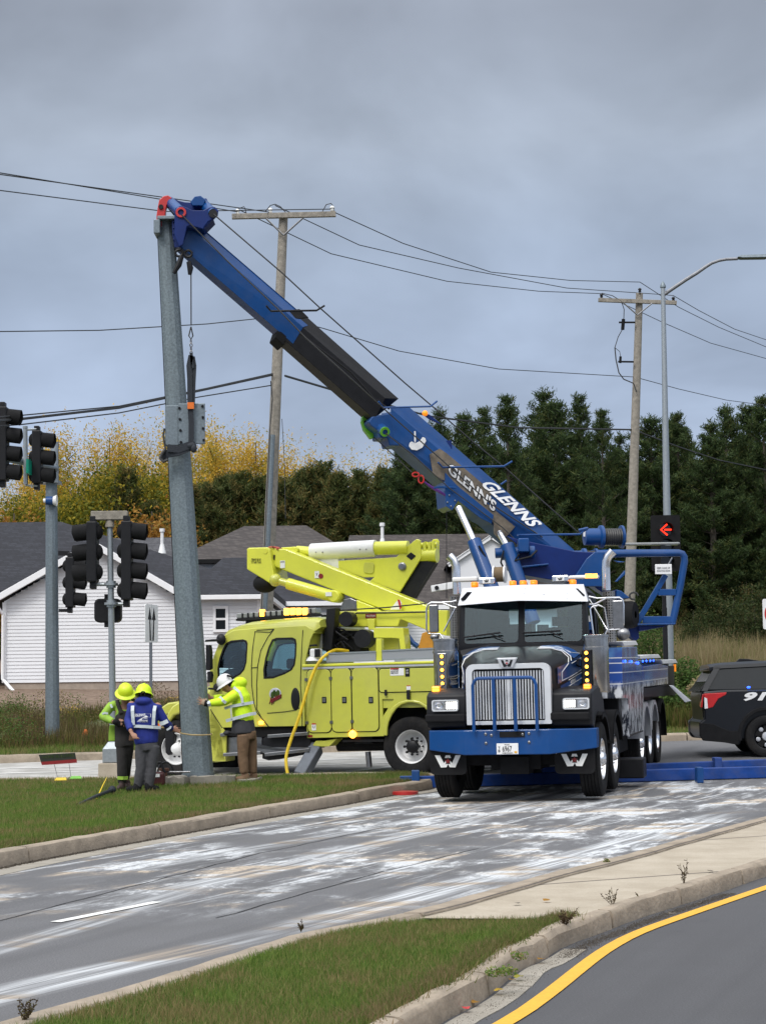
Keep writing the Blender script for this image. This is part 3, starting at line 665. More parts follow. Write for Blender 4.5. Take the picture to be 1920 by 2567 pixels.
def window(px0,px1,py0,py1,Y,parent):
    a=P(px0,py1,Y);b=P(px1,py0,Y);m=MB();x0,x1,z0,z1=a.x,b.x,a.z,b.z;t=.09
    m.box(x0,x0+t,Y-.08,Y,z0,z1);m.box(x1-t,x1,Y-.08,Y,z0,z1);m.box(x0+t,x1-t,Y-.08,Y,z0,z0+t);m.box(x0+t,x1-t,Y-.08,Y,z1-t,z1);zm=(z0+z1)/2;m.box(x0+t,x1-t,Y-.07,Y,zm-.035,zm+.035)
    w=m.build('window',MT['trim'],parent,smooth=0);g=MB();g.box(x0+t,x1-t,Y-.045,Y-.03,z0+t,zm-.035);g.box(x0+t,x1-t,Y-.045,Y-.03,zm+.035,z1-t);g.build('pane',MT['glass_black'],w,smooth=0);return w
# --- white house on the left
HA=60.;zA=P(12,1712,HA).z;xl,xr=P(12,1600,HA).x,P(651,1600,HA).x;xg0,xg1=P(-14,1600,HA).x,P(476,1600,HA).x;za=P(239,1361,HA).z;xa=P(239,1361,HA).x;ze=4.62
h=thing('house',(-9,HA,zA-.3),'white sided house with dark shingle roof and a front gable, behind the traffic signals','house')
w=MB();siding_wall(w,xl,xg1-.3,HA,zA,[(xl,ze),(xa,za-.12),(xg1-.3,ze+.05)]);siding_wall(w,xg1-.3,xr,HA,zA,[(xg1-.3,ze+.05),(xr,ze+.05)]);w.box(xl-.02,xr+.02,HA+.06,HA+11,zA,ze);w.prism([(xl,HA+.051,ze),(xg1-.3,HA+.051,ze),(xa,HA+.051,za-.15)],(0,.2,0));w.build('wall',MT['siding'],h,smooth=0)
w=MB();w.box(xl+.02,xr-.02,HA+.02,HA+10.9,zA-.9,zA);w.build('foundation',MT['foundation'],h,smooth=0)
w=MB();xe=-3.7;yr=66.2;zr=P(150,1306,yr).z;xrr=P(150,1306,yr).x
zf_=ze+.12+(zr-ze-.12)/(yr-HA+.35)*.5
ym_=(HA+.15+72.8)/2;hip_roof(w,-27,xe,HA+.15,72.8,zf_,zr,-21,xrr);w.add([(xg1-.2,HA-.35,ze+.12),(xe,HA-.35,ze+.12),(xe,HA+.15,zf_),(xg1-.2,HA+.15,zf_)],[(0,1,2,3)])
# cross gable over the front
ys=HA-.35;k=(zr-ze-.12)/(yr-ys);yb=ys+(za-ze-.1)/k
w.add([(xg0,ys,ze+.12),(xa,ys,za+.06),(xg1,ys,ze+.12),(xa,yb,za+.06)],[(0,1,3),(1,2,3)]);
w.build('roof',MT['roof_dark'],h,smooth=0)
w=MB()
for (a,b) in (((xg0,ys-.03,ze-.02),(xa,ys-.03,za-.06)),((xg1,ys-.03,ze-.02),(xa,ys-.03,za-.06))): w.bar(a,b,.10,.20,(0,0,1))
w.bar((xg1-.1,ys-.06,ze+.02),(xe,ys-.06,ze+.02),.12,.15);w.bar((xe,ys,ze+.02),(xe,72,ze+.02),.12,.15)
w.box(xl-.06,xl+.07,HA-.06,HA+.02,zA,ze-.05);w.box(xr-.07,xr+.05,HA-.06,HA+.02,zA,ze-.05);w.build('trim',MT['trim'],h,smooth=0,bevel=.01)
w=MB();w.tube([(xl-.25,ys-.05,ze-.05),(xl-.02,HA-.12,ze-.45),(xl-.02,HA-.12,zA+.12),(xl+.1,HA-.2,zA+.0),(xl+.45,HA-.7,zA-.28)],.055,8);w.build('downspout',MT['trim'],h)
window(535,573,1519,1585,HA-.01,h)
# other houses
def house(lab,pxl,pxr,ywall,ydep,zeave,ridge,roof,wins=(),pipe=None,base=None):
    """ridge: (px,py,px2) taken at the middle depth"""
    ym=ywall+ydep/2;x0,x1=P(pxl,1500,ywall).x,P(pxr,1500,ywall).x;ra=P(ridge[0],ridge[1],ym);rb=P(ridge[2],ridge[1],ym);z0=zb((x0+x1)/2,ywall)
    h=thing('house',((x0+x1)/2,ywall,z0),lab,'house')
    w=MB();siding_wall(w,x0+.35,x1-.35,ywall+.35,z0,[(x0,zeave-.1),(x1,zeave-.1)]);w.box(x0+.36,x1-.36,ywall+.41,ywall+ydep-.4,z0-.3,zeave-.12);w.build('wall',MT['siding'],h,smooth=0)
    w=MB();hip_roof(w,x0,x1,ywall,ywall+ydep,zeave,ra.z,ra.x,rb.x);w.build('roof',MT[roof],h,smooth=0)
    w=MB();w.bar((x0-.03,ywall-.06,zeave-.06),(x1+.03,ywall-.06,zeave-.06),.11,.17);w.bar((x0-.05,ywall,zeave-.06),(x0-.05,ywall+ydep,zeave-.06),.1,.17);w.build('gutter',MT['trim' if zeave<5.2 and ywall<73 else 'black_matt'],h,smooth=0)
    for q in wins: window(*q,ywall+.33,h)
    if pipe:
        a=P(pipe[0],pipe[1],pipe[3]);b=P(pipe[0],pipe[2],pipe[3]);w=MB();w.cyl((a.x,a.y,b.z-.25),(a.x,a.y,a.z),.07,n=12);w.cyl((a.x,a.y,b.z-.3),(a.x,a.y,b.z+.1),.17,.08,n=12);w.cyl((a.x,a.y,a.z-.02),(a.x,a.y,a.z+.12),.11,n=12);w.build('vent_pipe',MT['white'],h)
    return h
house('grey roofed house between the signal post and the leaning pole',262,520,74,13,4.9,(285,1349,430),'roof_grey',pipe=(407,1332,1370,78))
house('brown hip roofed house with its ridge just behind the utility pole',430,905,80,14,7.3,(612,1319,768),'roof_brown')
house('lower house with bluish grey roof behind the yellow boom',430,1010,70,11,4.95,(560,1398,860),'roof_dark',wins=((800,850,1535,1590),(690,740,1535,1590)))
hD=house('long brown roofed house behind the boom cylinders',838,1420,71,14,4.8,(876,1342,1290),'roof_brown',wins=((1340,1380,1560,1620),),pipe=(958,1318,1356,76))
pk=P(1231,1352,72.);w=MB();hw=1.5;w.prism([(pk.x-hw,72,pk.z-.9),(pk.x+hw,72,pk.z-.9),(pk.x,72,pk.z)],(0,3,0));w.box(pk.x-hw,pk.x+hw,72,75,5.2,pk.z-.9);w.build('gable',MT['siding'],hD,smooth=0)
w=MB();[w.bar((pk.x+s*(hw+.2),71.9,pk.z-1.0),(pk.x,71.9,pk.z+.1),.12,.16) for s in (-1,1)];w.build('trim',MT['trim'],hD,smooth=0)
w=MB();[w.add([(pk.x+s*(hw+.3),71.8,pk.z-1.02),(pk.x,71.8,pk.z+.17),(pk.x,75.5,pk.z+.17),(pk.x+s*(hw+.3),75.5,pk.z-1.02)],[(0,1,2,3)]) for s in (-1,1)];w.build('roof',MT['roof_brown'],hD,smooth=0)

# ================= trees =================
def trunk_mb(h,r0,lean=(0,0),limbs=8,spread=2.5,lo=.3):
    mb=MB();pts=[(lean[0]*(k/8)**1.5+random.uniform(-.04,.04),lean[1]*(k/8)**1.5,h*k/8) for k in range(9)];mb.tube(pts,[r0*(1-.85*k/8) for k in range(9)],8)
    for i in range(limbs):
        t=lo+(1-lo)*i/limbs;k=int(t*8);p=Vector(pts[k]);a=i*2.4+random.uniform(-.4,.4);l=spread*(1-t*.6)*random.uniform(.7,1.1)
        q=p+Vector((math.cos(a)*l*.5,math.sin(a)*l*.5,l*.35));e=p+Vector((math.cos(a)*l,math.sin(a)*l,l*.8));mb.tube([p,q,e],[r0*.35*(1-t*.5),r0*.2,r0*.06],5)
    return mb
def pine_proto(h,rad,dens,mat,seed,bare=.12,gap=.0):
    random.seed(seed);rg=np.random.default_rng(seed)
    t=MB();t.tube([(0,0,0),(.05,0,h*.5),(0,0,h*.99)],[h*.016,h*.010,.02],8)
    C=[];nb=0;z=h*bare
    while z<h*.985:
        f=(z/h);nbr=random.choice((5,6,7))
        for k in range(nbr):
            if random.random()<gap: continue
            prof=(1-f)**1.08*1.16*(1 if f>.2 else .8+f)
            l=rad*prof*random.uniform(.45,1.3)+.22;a=k*2*math.pi/nbr+random.uniform(-.4,.4)+z*3;up=.15+.75*f+random.uniform(-.1,.12)
            d=Vector((math.cos(a),math.sin(a),0));p=Vector((0,0,z));e=p+d*l+Vector((0,0,up*l*.8+.12*l))
            m=p.lerp(e,.5)-Vector((0,0,.06*l));t.tube([p,m,e],[.03*(1-f)+.01,.015,.006],4)
            nt_=max(4,int(l*dens*1.9))
            for j in range(nt_):
                s=.25+.75*(j+random.random())/nt_;c=p.lerp(m,s*2) if s<.5 else m.lerp(e,s*2-1)
                sd_=Vector((-d.y,d.x,0))*random.uniform(-1,1)*l*.24*(1.15-s);C.append(c+sd_+Vector((0,0,random.uniform(-.05,.15))))
        z+=h*.042*random.uniform(.7,1.4)*(1.1-.3*f)
    for q in range(14):C.append(Vector((random.uniform(-.05,.05),random.uniform(-.05,.05),h*(1-.009*q))))
    C=np.array([tuple(c) for c in C]);n=len(C);m=15
    # each tuft is an upright brush of needles
    c=np.repeat(C,m,0);N_=len(c);d=rg.normal(0,1,(N_,3));d[:,2]=np.abs(d[:,2])*.9+.25;d/=np.linalg.norm(d,axis=1)[:,None]
    L_=rg.uniform(.09,.24,N_)[:,None];b=c+rg.normal(0,.075,(N_,3));s=np.cross(d,rg.normal(0,1,(N_,3)));s/=np.linalg.norm(s,axis=1)[:,None]+1e-9;s*=.019
    v=np.stack([b-s,b+s,b+d*L_+s*.5,b+d*L_-s*.5],1).reshape(-1,3)
    me=bpy.data.meshes.new('crown');f=np.arange(4*N_,dtype=np.int32)
    me.vertices.add(4*N_);me.vertices.foreach_set('co',v.ravel());me.loops.add(4*N_);me.loops.foreach_set('vertex_index',f);me.polygons.add(N_);me.polygons.foreach_set('loop_start',np.arange(0,4*N_,4,dtype=np.int32));me.update(calc_edges=True);me.materials.append(MT[mat])
    return t,me
def leafy_proto(h,blobs,nper,sz,mat,seed,limbs=9,spread=2.2,bark='bark',r0=.13):
    random.seed(seed);rg=np.random.default_rng(seed);t=trunk_mb(h*.93,r0,(random.uniform(-.3,.3),0),limbs,spread,.2)
    V=[]
    for (cx,cy,cz,rx,ry,rz) in blobs:
        n=int(nper*rx*ry*rz**.5);d=rg.normal(0,1,(n,3));d/=np.linalg.norm(d,axis=1)[:,None];rr=rg.uniform(0,1,n)**.33
        # clumpy: keep leaves near a few sub-centres
        k=max(4,int(n/70));sc=rg.normal(0,1,(k,3));sc/=np.linalg.norm(sc,axis=1)[:,None];sc*=rg.uniform(.35,1,(k,1));w=rg.integers(0,k,n)
        q=sc[w]+rg.normal(0,.17,(n,3));c=np.array([cx,cy,cz])+q*np.array([rx,ry,rz])
        a=rg.normal(0,1,(n,3));a/=np.linalg.norm(a,axis=1)[:,None];b=np.cross(a,rg.normal(0,1,(n,3)));b/=np.linalg.norm(b,axis=1)[:,None]
        L_=(sz*rg.uniform(.6,1.3,n))[:,None];V.append(np.stack([c-a*L_,c-b*L_*.45,c+a*L_,c+b*L_*.45],1))
    v=np.concatenate(V).reshape(-1,3);N_=len(v)//4
    me=bpy.data.meshes.new('crown');me.vertices.add(4*N_);me.vertices.foreach_set('co',v.ravel());me.loops.add(4*N_);me.loops.foreach_set('vertex_index',np.arange(4*N_,dtype=np.int32));me.polygons.add(N_);me.polygons.foreach_set('loop_start',np.arange(0,4*N_,4,dtype=np.int32));me.update(calc_edges=True);me.materials.append(MT[mat])
    return t,me
def mk_tree(name,proto,x,y,s,lab,rot=None,bark='bark',group=None,sxy=1.):
    t,me=proto;z=zb(x,y)-.1
    e=bpy.data.objects.new(name,None);S.collection.objects.link(e);e.location=(x,y,z);e.scale=(s*sxy,s*sxy,s);e.rotation_euler=(0,0,rot if rot is not None else random.uniform(0,6.28))
    tag(e,lab,'tree',group)
    if not hasattr(t,'me'):
        o=t.build('trunk',MT[bark]);t.me=o.data;bpy.data.objects.remove(o)
    for nm,m in (('trunk',t.me),('crown',me)):
        o=bpy.data.objects.new(nm,m);S.collection.objects.link(o);o.parent=e
    return e
ORD=['first','second','third','fourth','fifth','sixth','seventh','eighth','ninth','tenth','eleventh','twelfth','thirteenth','fourteenth','fifteenth','sixteenth','seventeenth','eighteenth','nineteenth','twentieth']
PP=[pine_proto(11.5,2.9,8,'needles',11,gap=.10),pine_proto(11,3.2,7,'needles',12,.1,gap=.2),pine_proto(12,2.7,8,'needles',13,.12,gap=.12),pine_proto(10.5,3.4,7,'needles',14,.05,gap=.16)]
SAP=leafy_proto(5,[(0,0,3.2,1.3,1.1,1.5),(.6,0,2.2,1.1,1.,1.2),(-.6,0,2.1,1.1,1.,1.1)],420,.07,'leaf_rust',46,12,1.4,'bark_pale',r0=.05)
PY=[pine_proto(7,2.0,9,'needles_young',21,.03),pine_proto(6.4,2.2,9,'needles_young',22,.03)]
random.seed(5)
# front row of the pine wood: (px, top py)
row=[(1010,1090),(1065,1075),(1115,1020),(1180,1045),(1225,1015),(1290,985),(1345,980),(1400,985),(1460,1000),(1515,1030),(1560,1070),(1620,1060),(1665,1075),(1715,1060),(1770,1035),(1815,1005),(1860,1040),(1905,985),(1960,990),(2030,1010)]
for i,(a,b) in enumerate(row):
    Y=84+random.uniform(-4,6);a+=random.uniform(-20,20);b+=random.uniform(-14,26);c=P(a,b,Y);hgt=c.z-zb(c.x,Y)+.1;pr=PP[i%4];h0=(11.5,11,12,10.5)[i%4]
    mk_tree('pine_tree',pr,c.x,Y,hgt/h0,ORD[i]+' pine from the left in the front row of the dark pine wood',sxy=random.uniform(.85,1.35))
j=0
for Y0,n_,lo in ((91,11,1110),(97,11,1120),(103,11,1125)):
    for k in range(n_):
        a=1000+k*980/n_+random.uniform(-20,20);b=lo+random.uniform(-40,70);c=P(a,b,Y0);hgt=c.z-zb(c.x,Y0)+.1;q=(k+j)%4
        mk_tree('pine_tree',PP[q],c.x,Y0+random.uniform(-2,2),hgt/(11.5,11,12,10.5)[q],'dark pine deep in the wood, half hidden behind the front row',group='pines deep in the dark wood',sxy=1.15);j+=1
# understorey saplings at the foot of the wood
LB=leafy_proto(3.2,[(0,0,1.6,1.5,1.3,1.5),(.7,.2,1.2,1.2,1,1.1),(-.7,.1,1.1,1.2,1.,1.1)],1100,.07,'leaf_dark',31,5,.8,r0=.04)
for k,(a,Y) in enumerate(((1500,74),(1610,76),(1740,73),(1830,77),(1900,72),(1440,78),(1980,75))):
    c=P(a,1640,Y);mk_tree('bush',LB,c.x,Y,random.uniform(.6,.95),ORD[k]+' low bush from the left at the foot of the pine wood')
for k,(a,b,Y) in enumerate(((1420,1450,82),(1550,1400,83),(1690,1480,81),(1780,1380,82),(1870,1460,80),(1330,1420,82))):
    c=P(a,b,Y);mk_tree('sapling',OT if 0 else SAP,c.x,Y,(c.z-zb(c.x,Y)+.1)/4.6,ORD[k]+' thin brownish sapling from the left between the pine trunks',sxy=.8)
# young pines in the middle, in front of the yellow trees
for i,(a,b) in enumerate(((318,1190),(380,1260),(480,1230),(520,1215),(560,1210),(600,1190),(655,1210),(715,1205),(760,1195),(805,1165),(850,1200),(905,1185),(960,1190),(1010,1195))):
    Y=92+random.uniform(-2,3);c=P(a,b,Y);hgt=c.z-zb(c.x,Y)+.1;mk_tree('pine_tree',PY[i%2],c.x,Y,hgt/(7,6.4)[i%2],ORD[i]+' young pine from the left below the yellow autumn trees')
YT=[leafy_proto(10,[(0,0,7.4,1.0,1,2.4),(.5,.2,5,1.5,1.3,2.2),(-.7,0,5.6,1.2,1.1,2.2),(.2,.1,3.2,1.7,1.5,1.6)],4200,.062,'leaf_yellow',s,12,2.0) for s in (41,42)]
YS=leafy_proto(10,[(0,0,7.2,1.2,1,2.8),(.6,.2,5,1.4,1.2,2.4),(-.6,.1,4.4,1.5,1.2,2.2)],1700,.058,'leaf_yellow',43,16,2.2,'bark_pale',r0=.1)
GT=leafy_proto(6,[(0,0,3.6,2.2,1.8,1.9),(1.2,.2,2.8,1.7,1.5,1.7),(-1.4,0,2.8,1.7,1.5,1.7),(0,0,1.6,2.2,1.8,1.4)],3600,.065,'leaf_green',44,10,2.0)
OT=leafy_proto(5,[(0,0,3,1.5,1.3,1.6),(.8,0,2.2,1.2,1.1,1.4),(-.8,0,2.1,1.2,1.1,1.3)],2000,.075,'leaf_orange',45,8,1.5)
yt=[(30,1165),(95,1110),(150,1075),(235,1105),(275,1070),(330,1085),(385,1062),(440,1078),(505,1072),(545,1070),(600,1095),(640,1085),(690,1110),(725,1115),(770,1140),(830,1150),(900,1150),(955,1145)]
for i,(a,b) in enumerate(yt):
    Y=106+random.uniform(-3,4);c=P(a,b-22,Y);hgt=c.z-zb(c.x,Y)+.1;sp_=i in (3,6,13,15,16,17,0)
    mk_tree('autumn_tree',YS if sp_ else YT[i%2],c.x,Y,hgt/10.1,ORD[i]+' yellow autumn tree from the left'+(', thin and half bare' if sp_ else ', full crowned'),bark='bark_pale' if sp_ else 'bark',sxy=.95)
for i,(a,b) in enumerate(((60,1250),(215,1215),(285,1175),(350,1185),(420,1200),(140,1255))):
    Y=97+random.uniform(-2,2);c=P(a,b,Y);hgt=c.z-zb(c.x,Y)+.1;mk_tree('green_tree',GT,c.x,Y,hgt/5.6,'broad green and yellow tree, number '+ORD[i]+' planted along the back of the white house',sxy=1.)
for i,(a,b) in enumerate(((375,1285),(435,1300),(30,1290))):
    Y=88;c=P(a,b,Y);mk_tree('orange_tree',OT,c.x,Y,(c.z-zb(c.x,Y)+.1)/4.6,('rusty orange bush left of the leaning pole','rusty orange bush hidden behind the leaning pole','orange tinged bush over the dark roof at the left edge')[i])
# far wood behind everything
x=rng.uniform(-75,75,26000);mb=MB()
for k in range(9000):
    X_=random.uniform(-60,60);z=zb(X_,112)+random.random()**.7*6.3;q=Vector((X_,113+random.uniform(-2,2),z));a=Vector((random.gauss(0,1),random.gauss(0,.5),random.gauss(0,1))).normalized()*.5;b=a.cross(Vector((0,1,.2))).normalized()*.3
    i0=len(mb.v);mb.v+=[q-a,q-b,q+a,q+b];mb.f.append((i0,i0+1,i0+2,i0+3));mb.mi.append(0)
tag(mb.build('far_wood',MT['needles_young'],smooth=0),'dark undergrowth of the far wood seen between the trunks','wood',kind='stuff')

# ================= poles, wires, lamp =================
def pole_on(mb,top,bot,Y,r0,r1,n=16,ztop=None):
    a=P(*top,Y);b=P(*bot,Y);d=(a-b);zb0=zall(b.x,Y)-.2;t=(zb0-b.z)/d.z;base=b+d*t;mb.cyl(base,a,r0,r1,n);return base,a
U1=thing('utility_pole',(P(664,1700,43).x,43,zb(-2.7,43)),'weathered wooden utility pole with one crossarm, rising behind the blue crane boom','utility pole')
m=MB();_,t1=pole_on(m,(711,541),(668,1545),43,.165,.105);m.build('pole',MT['wood'],U1)
def crossarm(Y,a,b,U,mat='wood',ins=()):
    A=P(*a,Y-.16);B=P(*b,Y-.16);m=MB();m.bar(A,B,.10,.125);m.build('crossarm',MT[mat],U,smooth=0,bevel=.008)
    return A,B
A1,B1=crossarm(43,(582,543),(842,537),U1)
m=MB();c=P(711,590,42.8);[m.tube([P(x,548,42.8),(c.x,c.y,c.z)],.022,6) for x in (668,758)];m.build('brace',MT['steel'],U1)
def insul(Y,px,py,U,h=.16):
    c=P(px,py,Y);m=MB();m.lathe([(.012,-.06),(.012,.02),(.045,.03),(.05,.06),(.028,.08),(.06,.10),(.055,.12),(.03,.15),(.0,.16)],c,n=14);m.build('insulator',MT['white_plastic' if U is U1 else 'black'],U)
for px,py in ((596,540),(678,537),(833,532)): insul(42.85,px,py,U1)
m=MB()
for a,b,c in (((596,524),(612,518),(619,540)),((666,530),(690,512),(716,532)),((806,535),(830,510),(841,540))):
    m.tube([P(*q,42.85) for q in (a,((a[0]+b[0])//2,b[1]+3),b,((b[0]+c[0])//2,b[1]+6),c)],.012,5)
m.build('jumper_wire',MT['wire'],U1)
m=MB();m.tube([P(684,1090,42.7),P(664,1540,42.7)],.055,8);m.build('conduit',MT['galv'],U1)
m=MB();m.tube([P(679,955,42.7),P(683,1000,42.75),P(676,1090,42.7),P(655,1540,42.6)],.014,5);m.tube([P(707,1050,42.8),P(713,1150,42.8),P(716,1300,42.8)],.008,5);m.build('service_cable',MT['wire'],U1)
U2=thing('utility_pole',(P(1572,1700,58).x,58,zb(7.7,58)),'leaning wooden utility pole with crossarm beside the street light mast','utility pole')
m=MB();pole_on(m,(1602,735),(1573,1640),58,.19,.11);m.build('pole',MT['wood'],U2)
crossarm(58,(1499,752),(1695,759),U2)
m=MB();c=P(1597,790,57.8);[m.tube([P(x,760,57.8),c],.022,6) for x in (1563,1634)];m.build('brace',MT['steel'],U2)
for px,py in ((1507,748),(1603,734),(1687,756)): insul(57.85,px,py,U2,.2)
m=MB()
Z=lambda a,b:(1400+a/2.4576,560+b/2.4576)
m.tube([P(*Z(*q),57.8) for q in ((265,430),(330,445),(385,480),(402,530),(400,585),(390,655),(365,700),(345,765))],.014,5)
m.tube([P(*Z(*q),57.8) for q in ((345,765),(352,840),(370,920),(400,960),(460,985),(480,1040))],.02,5)
m.tube([P(*Z(*q),57.8) for q in ((345,765),(375,790),(382,830))],.01,5);m.build('jumper_wire',MT['wire'],U2)
m=MB();m.bar(P(*Z(370,610),57.8),P(*Z(470,610),57.8),.05,.05);m.bar(P(*Z(365,852),57.8),P(*Z(460,853),57.8),.05,.05);m.cyl(P(*Z(398,590),57.8),P(*Z(393,655),57.8),.055,n=8);m.cyl(P(*Z(380,820),57.8),P(*Z(378,860),57.8),.04,n=8);m.build('bracket',MT['black_matt'],U2)
# wires
def wire(pts,r,lab,sag=0,name='power_line',mat='wire'):
    """pts: (px,py,Y) knots, straight-ish between, smooth curve"""
    k=[P(*p) for p in pts];out=[]
    for i in range(len(k)-1):
        for j in range(10):
            t=j/10;out.append(k[i].lerp(k[i+1],t)+Vector((0,0,-4*sag*t*(1-t))))
    out.append(k[-1]);m=MB();m.tube(out,r,5);tag(m.build(name,MT[mat]),lab,'wire')
rw=.012
wire([(-260,370,28),(0,433,35.5),(596,531,42.85)],rw,'upper left power line running in from the left edge to the crossarm end',.0)
wire([(-260,410,28),(0,437,35.7),(678,532,42.85)],rw,'second power line from the left edge, ending in the middle of the crossarm')
wire([(-260,440,28),(0,477,35.6),(415,530,40.6),(833,524,42.85)],rw,'third power line from the left edge, to the right crossarm end')
wire([(596,524,42.85),(830,636,47),(1120,705,52),(1350,730,55),(1507,736,58)],rw,'lowest of the three power lines between the two utility poles')
wire([(690,515,42.85),(900,614,47),(1150,672,51.5),(1420,722,55.5),(1655,738,59),(1687,741,58)],rw,'middle of the three power lines between the two utility poles')
wire([(838,532,42.85),(1010,610,46.5),(1230,682,51),(1430,703,55),(1603,707,58)],rw,'topmost of the three power lines between the two utility poles')
wire([(1507,736,58),(1660,808,62),(1780,860,66),(1920,899,70),(2100,940,77)],rw,'lowest of the three power lines leaving to the right edge')
wire([(1603,707,58),(1700,770,61),(1800,820,65),(1920,870,70),(2100,935,77)],rw,'middle of the three power lines leaving to the right edge')
wire([(1687,741,58),(1750,778,61),(1840,825,65),(1920,852,70),(2100,905,77)],rw,'topmost of the three power lines leaving to the right edge')
wire([(-260,838,28),(0,831,35.5),(250,828,38.5),(520,812,41),(700,793,43),(810,823,45),(1000,880,49),(1250,925,53),(1590,945,58)],rw,'single neutral wire crossing behind the boom at mid height')
wire([(1590,945,58),(1700,975,61),(1820,1003,66),(1920,1016,70),(2100,1050,77)],rw,'neutral wire from the right pole to the right edge')
wire([(-260,1075,28),(56,1050,36),(300,1022,39),(520,975,41),(690,938,43)],.028,'thick bundled communication cable left of the utility pole')
wire([(-260,1065,28),(56,1041,36),(300,1018,39),(520,973,41),(690,935,43)],.014,'upper strand of the communication cable left of the utility pole')
wire([(-260,1085,28),(56,1064,36),(300,1035,39),(500,995,41),(680,966,43)],.014,'thin lower communication cable left of the utility pole')
wire([(715,942,43),(860,985,46),(1075,1043,50),(1300,1072,54),(1585,1077,58)],.028,'thick communication cable crossing the dark pines')
wire([(1585,1077,58),(1700,1120,62),(1800,1153,66),(1920,1178,70),(2100,1215,77)],.024,'thick communication cable falling to the right edge')
# street light
SLt=thing('street_light',(P(1677,1690,47).x,47,zb(7.1,47)),'tall tapered grey street light mast with one curved arm reaching right','street light')
m=MB();pole_on(m,(1661,722),(1677,1650),47,.125,.055,14);m.build('mast',MT['galv_light'],SLt)
m=MB();m.lathe([(.06,0),(.075,.01),(.075,.05),(.04,.13),(.0,.19)],P(1661,722,47),n=14);m.build('cap',MT['galv'],SLt)
m=MB();m.tube([P(*Z(*q),47) for q in ((645,440),(700,402),(780,348),(850,305),(900,270),(940,245),(985,229),(1030,221),(1100,218))],[.05,.05,.05,.048,.045,.042,.04,.04,.04],10);m.build('arm',MT['steel'],SLt)
m=MB();a=P(*Z(1095,212),47);m.prism([a+Vector(q) for q in ((0,-.13,.0),(.12,-.16,-.03),(.75,-.16,-.03),(.85,-.12,.03),(.75,-.14,.06),(.1,-.12,.05))],(0,.3,0));m.build('lamp_head',MT['galv'],SLt,bevel=.02)
# ================= writing helper: fit a line of text into a parallelogram =================
def tfit(s,A,B,up,mat,parent,name='lettering',bold=0.,ext=.0015,lift=0.,F=IDF,grow=0.):
    """A bottom left, B bottom right, up = vector of the cap height (coordinates of F)"""
    cu=bpy.data.curves.new('t','FONT');cu.body=s;cu.size=1;cu.extrude=.001;cu.offset=bold;cu.resolution_u=3
    ob=bpy.data.objects.new('t',cu);S.collection.objects.link(ob);dg=bpy.context.evaluated_depsgraph_get();me=bpy.data.meshes.new_from_object(ob.evaluated_get(dg))
    cu.offset=0;m0=bpy.data.meshes.new_from_object(ob.evaluated_get(bpy.context.evaluated_depsgraph_get()));bpy.data.objects.remove(ob)
    A=Vector(A);B=Vector(B);up=Vector(up);xs=[v.co.x for v in m0.vertices];ys=[v.co.y for v in m0.vertices];x0,x1,y0,y1=min(xs),max(xs),min(ys),max(ys)
    n=(B-A).cross(up).normalized();mb=MB(F);e=(B-A)
    A2,e2,u2=A,e,up
    mb.add([A2+e2*((v.co.x-x0)/(x1-x0))+u2*((v.co.y-y0)/(y1-y0))+n*(lift+ (ext if v.co.z>0 else -ext)) for v in me.vertices],[tuple(p.vertices) for p in me.polygons])
    bpy.data.meshes.remove(me);return mb.build(name,MT[mat],parent,smooth=0)
# ================= wheel (axis along local x, outer face towards +x or -x) =================
def wheel(F,c,r,w,side,parent,rimmat='chrome',rimr=.29,dual=False,tread=5,name='wheel',hubmat=None,dish=.05,steer=0):
    """c: centre of the tyre in F; side: +1 outer face at +x"""
    cx,cy,cz=c;Ms=Matrix.Rotation(steer,3,'Z');ax=Ms@Vector((side,0,0));C0=Vector(c)
    pr=[];h=w/2
    prof=[(rimr,-h*.8),(rimr+.03,-h*.92),(r*.82,-h),(r*.93,-h*.93),(r*.985,-h*.8)]
    nb=tread
    for k in range(nb):
        a=-h*.78+2*h*.78*k/nb;b=-h*.78+2*h*.78*(k+1)/nb;prof+=[(r,a+.004),(r,b-.012),(r-.014,b-.010),(r-.014,b-.001)]
    prof+=[(r*.985,h*.8),(r*.93,h*.93),(r*.82,h),(rimr+.03,h*.92),(rimr,h*.8),(rimr-.01,h*.4),(rimr-.01,-h*.4),(rimr,-h*.8)]
    m=MB(F);m.lathe(prof,C0,ax,40);t=m.build(name,MT['rubber'],parent,smooth=40)
    m=MB(F)
    if dual: m.lathe([(rimr,h*.85),(rimr-.012,h*.8),(rimr-.03,h*.3),(rimr-.04,-h*.5),(.19,-h*.7),(.10,-h*.62),(.095,-h*.1),(.0,-h*.1)],C0,ax,32)
    else: m.lathe([(rimr,h*.85),(rimr-.012,h*.9),(rimr-.03,h*.55),(rimr-.05,dish-.02),(.17,dish),(.11,dish+.03),(.10,h*.75+.03),(.075,h*.75+.06),(.0,h*.75+.07)],C0,ax,32)
    rim=m.build('rim',MT[rimmat],t,smooth=50)
    m=MB(F);e1=Ms@Vector((0,1,0))
    for k in range(10):
        a=2*math.pi*k/10;p=C0+(e1*math.cos(a)+Vector((0,0,1))*math.sin(a))*.145;z0=(dish if not dual else -h*.65)
        m.cyl(p+ax*(z0),p+ax*(z0+.055),.017,.012,8)
    m.build('lug_nuts',MT[hubmat or rimmat],t)
    return t
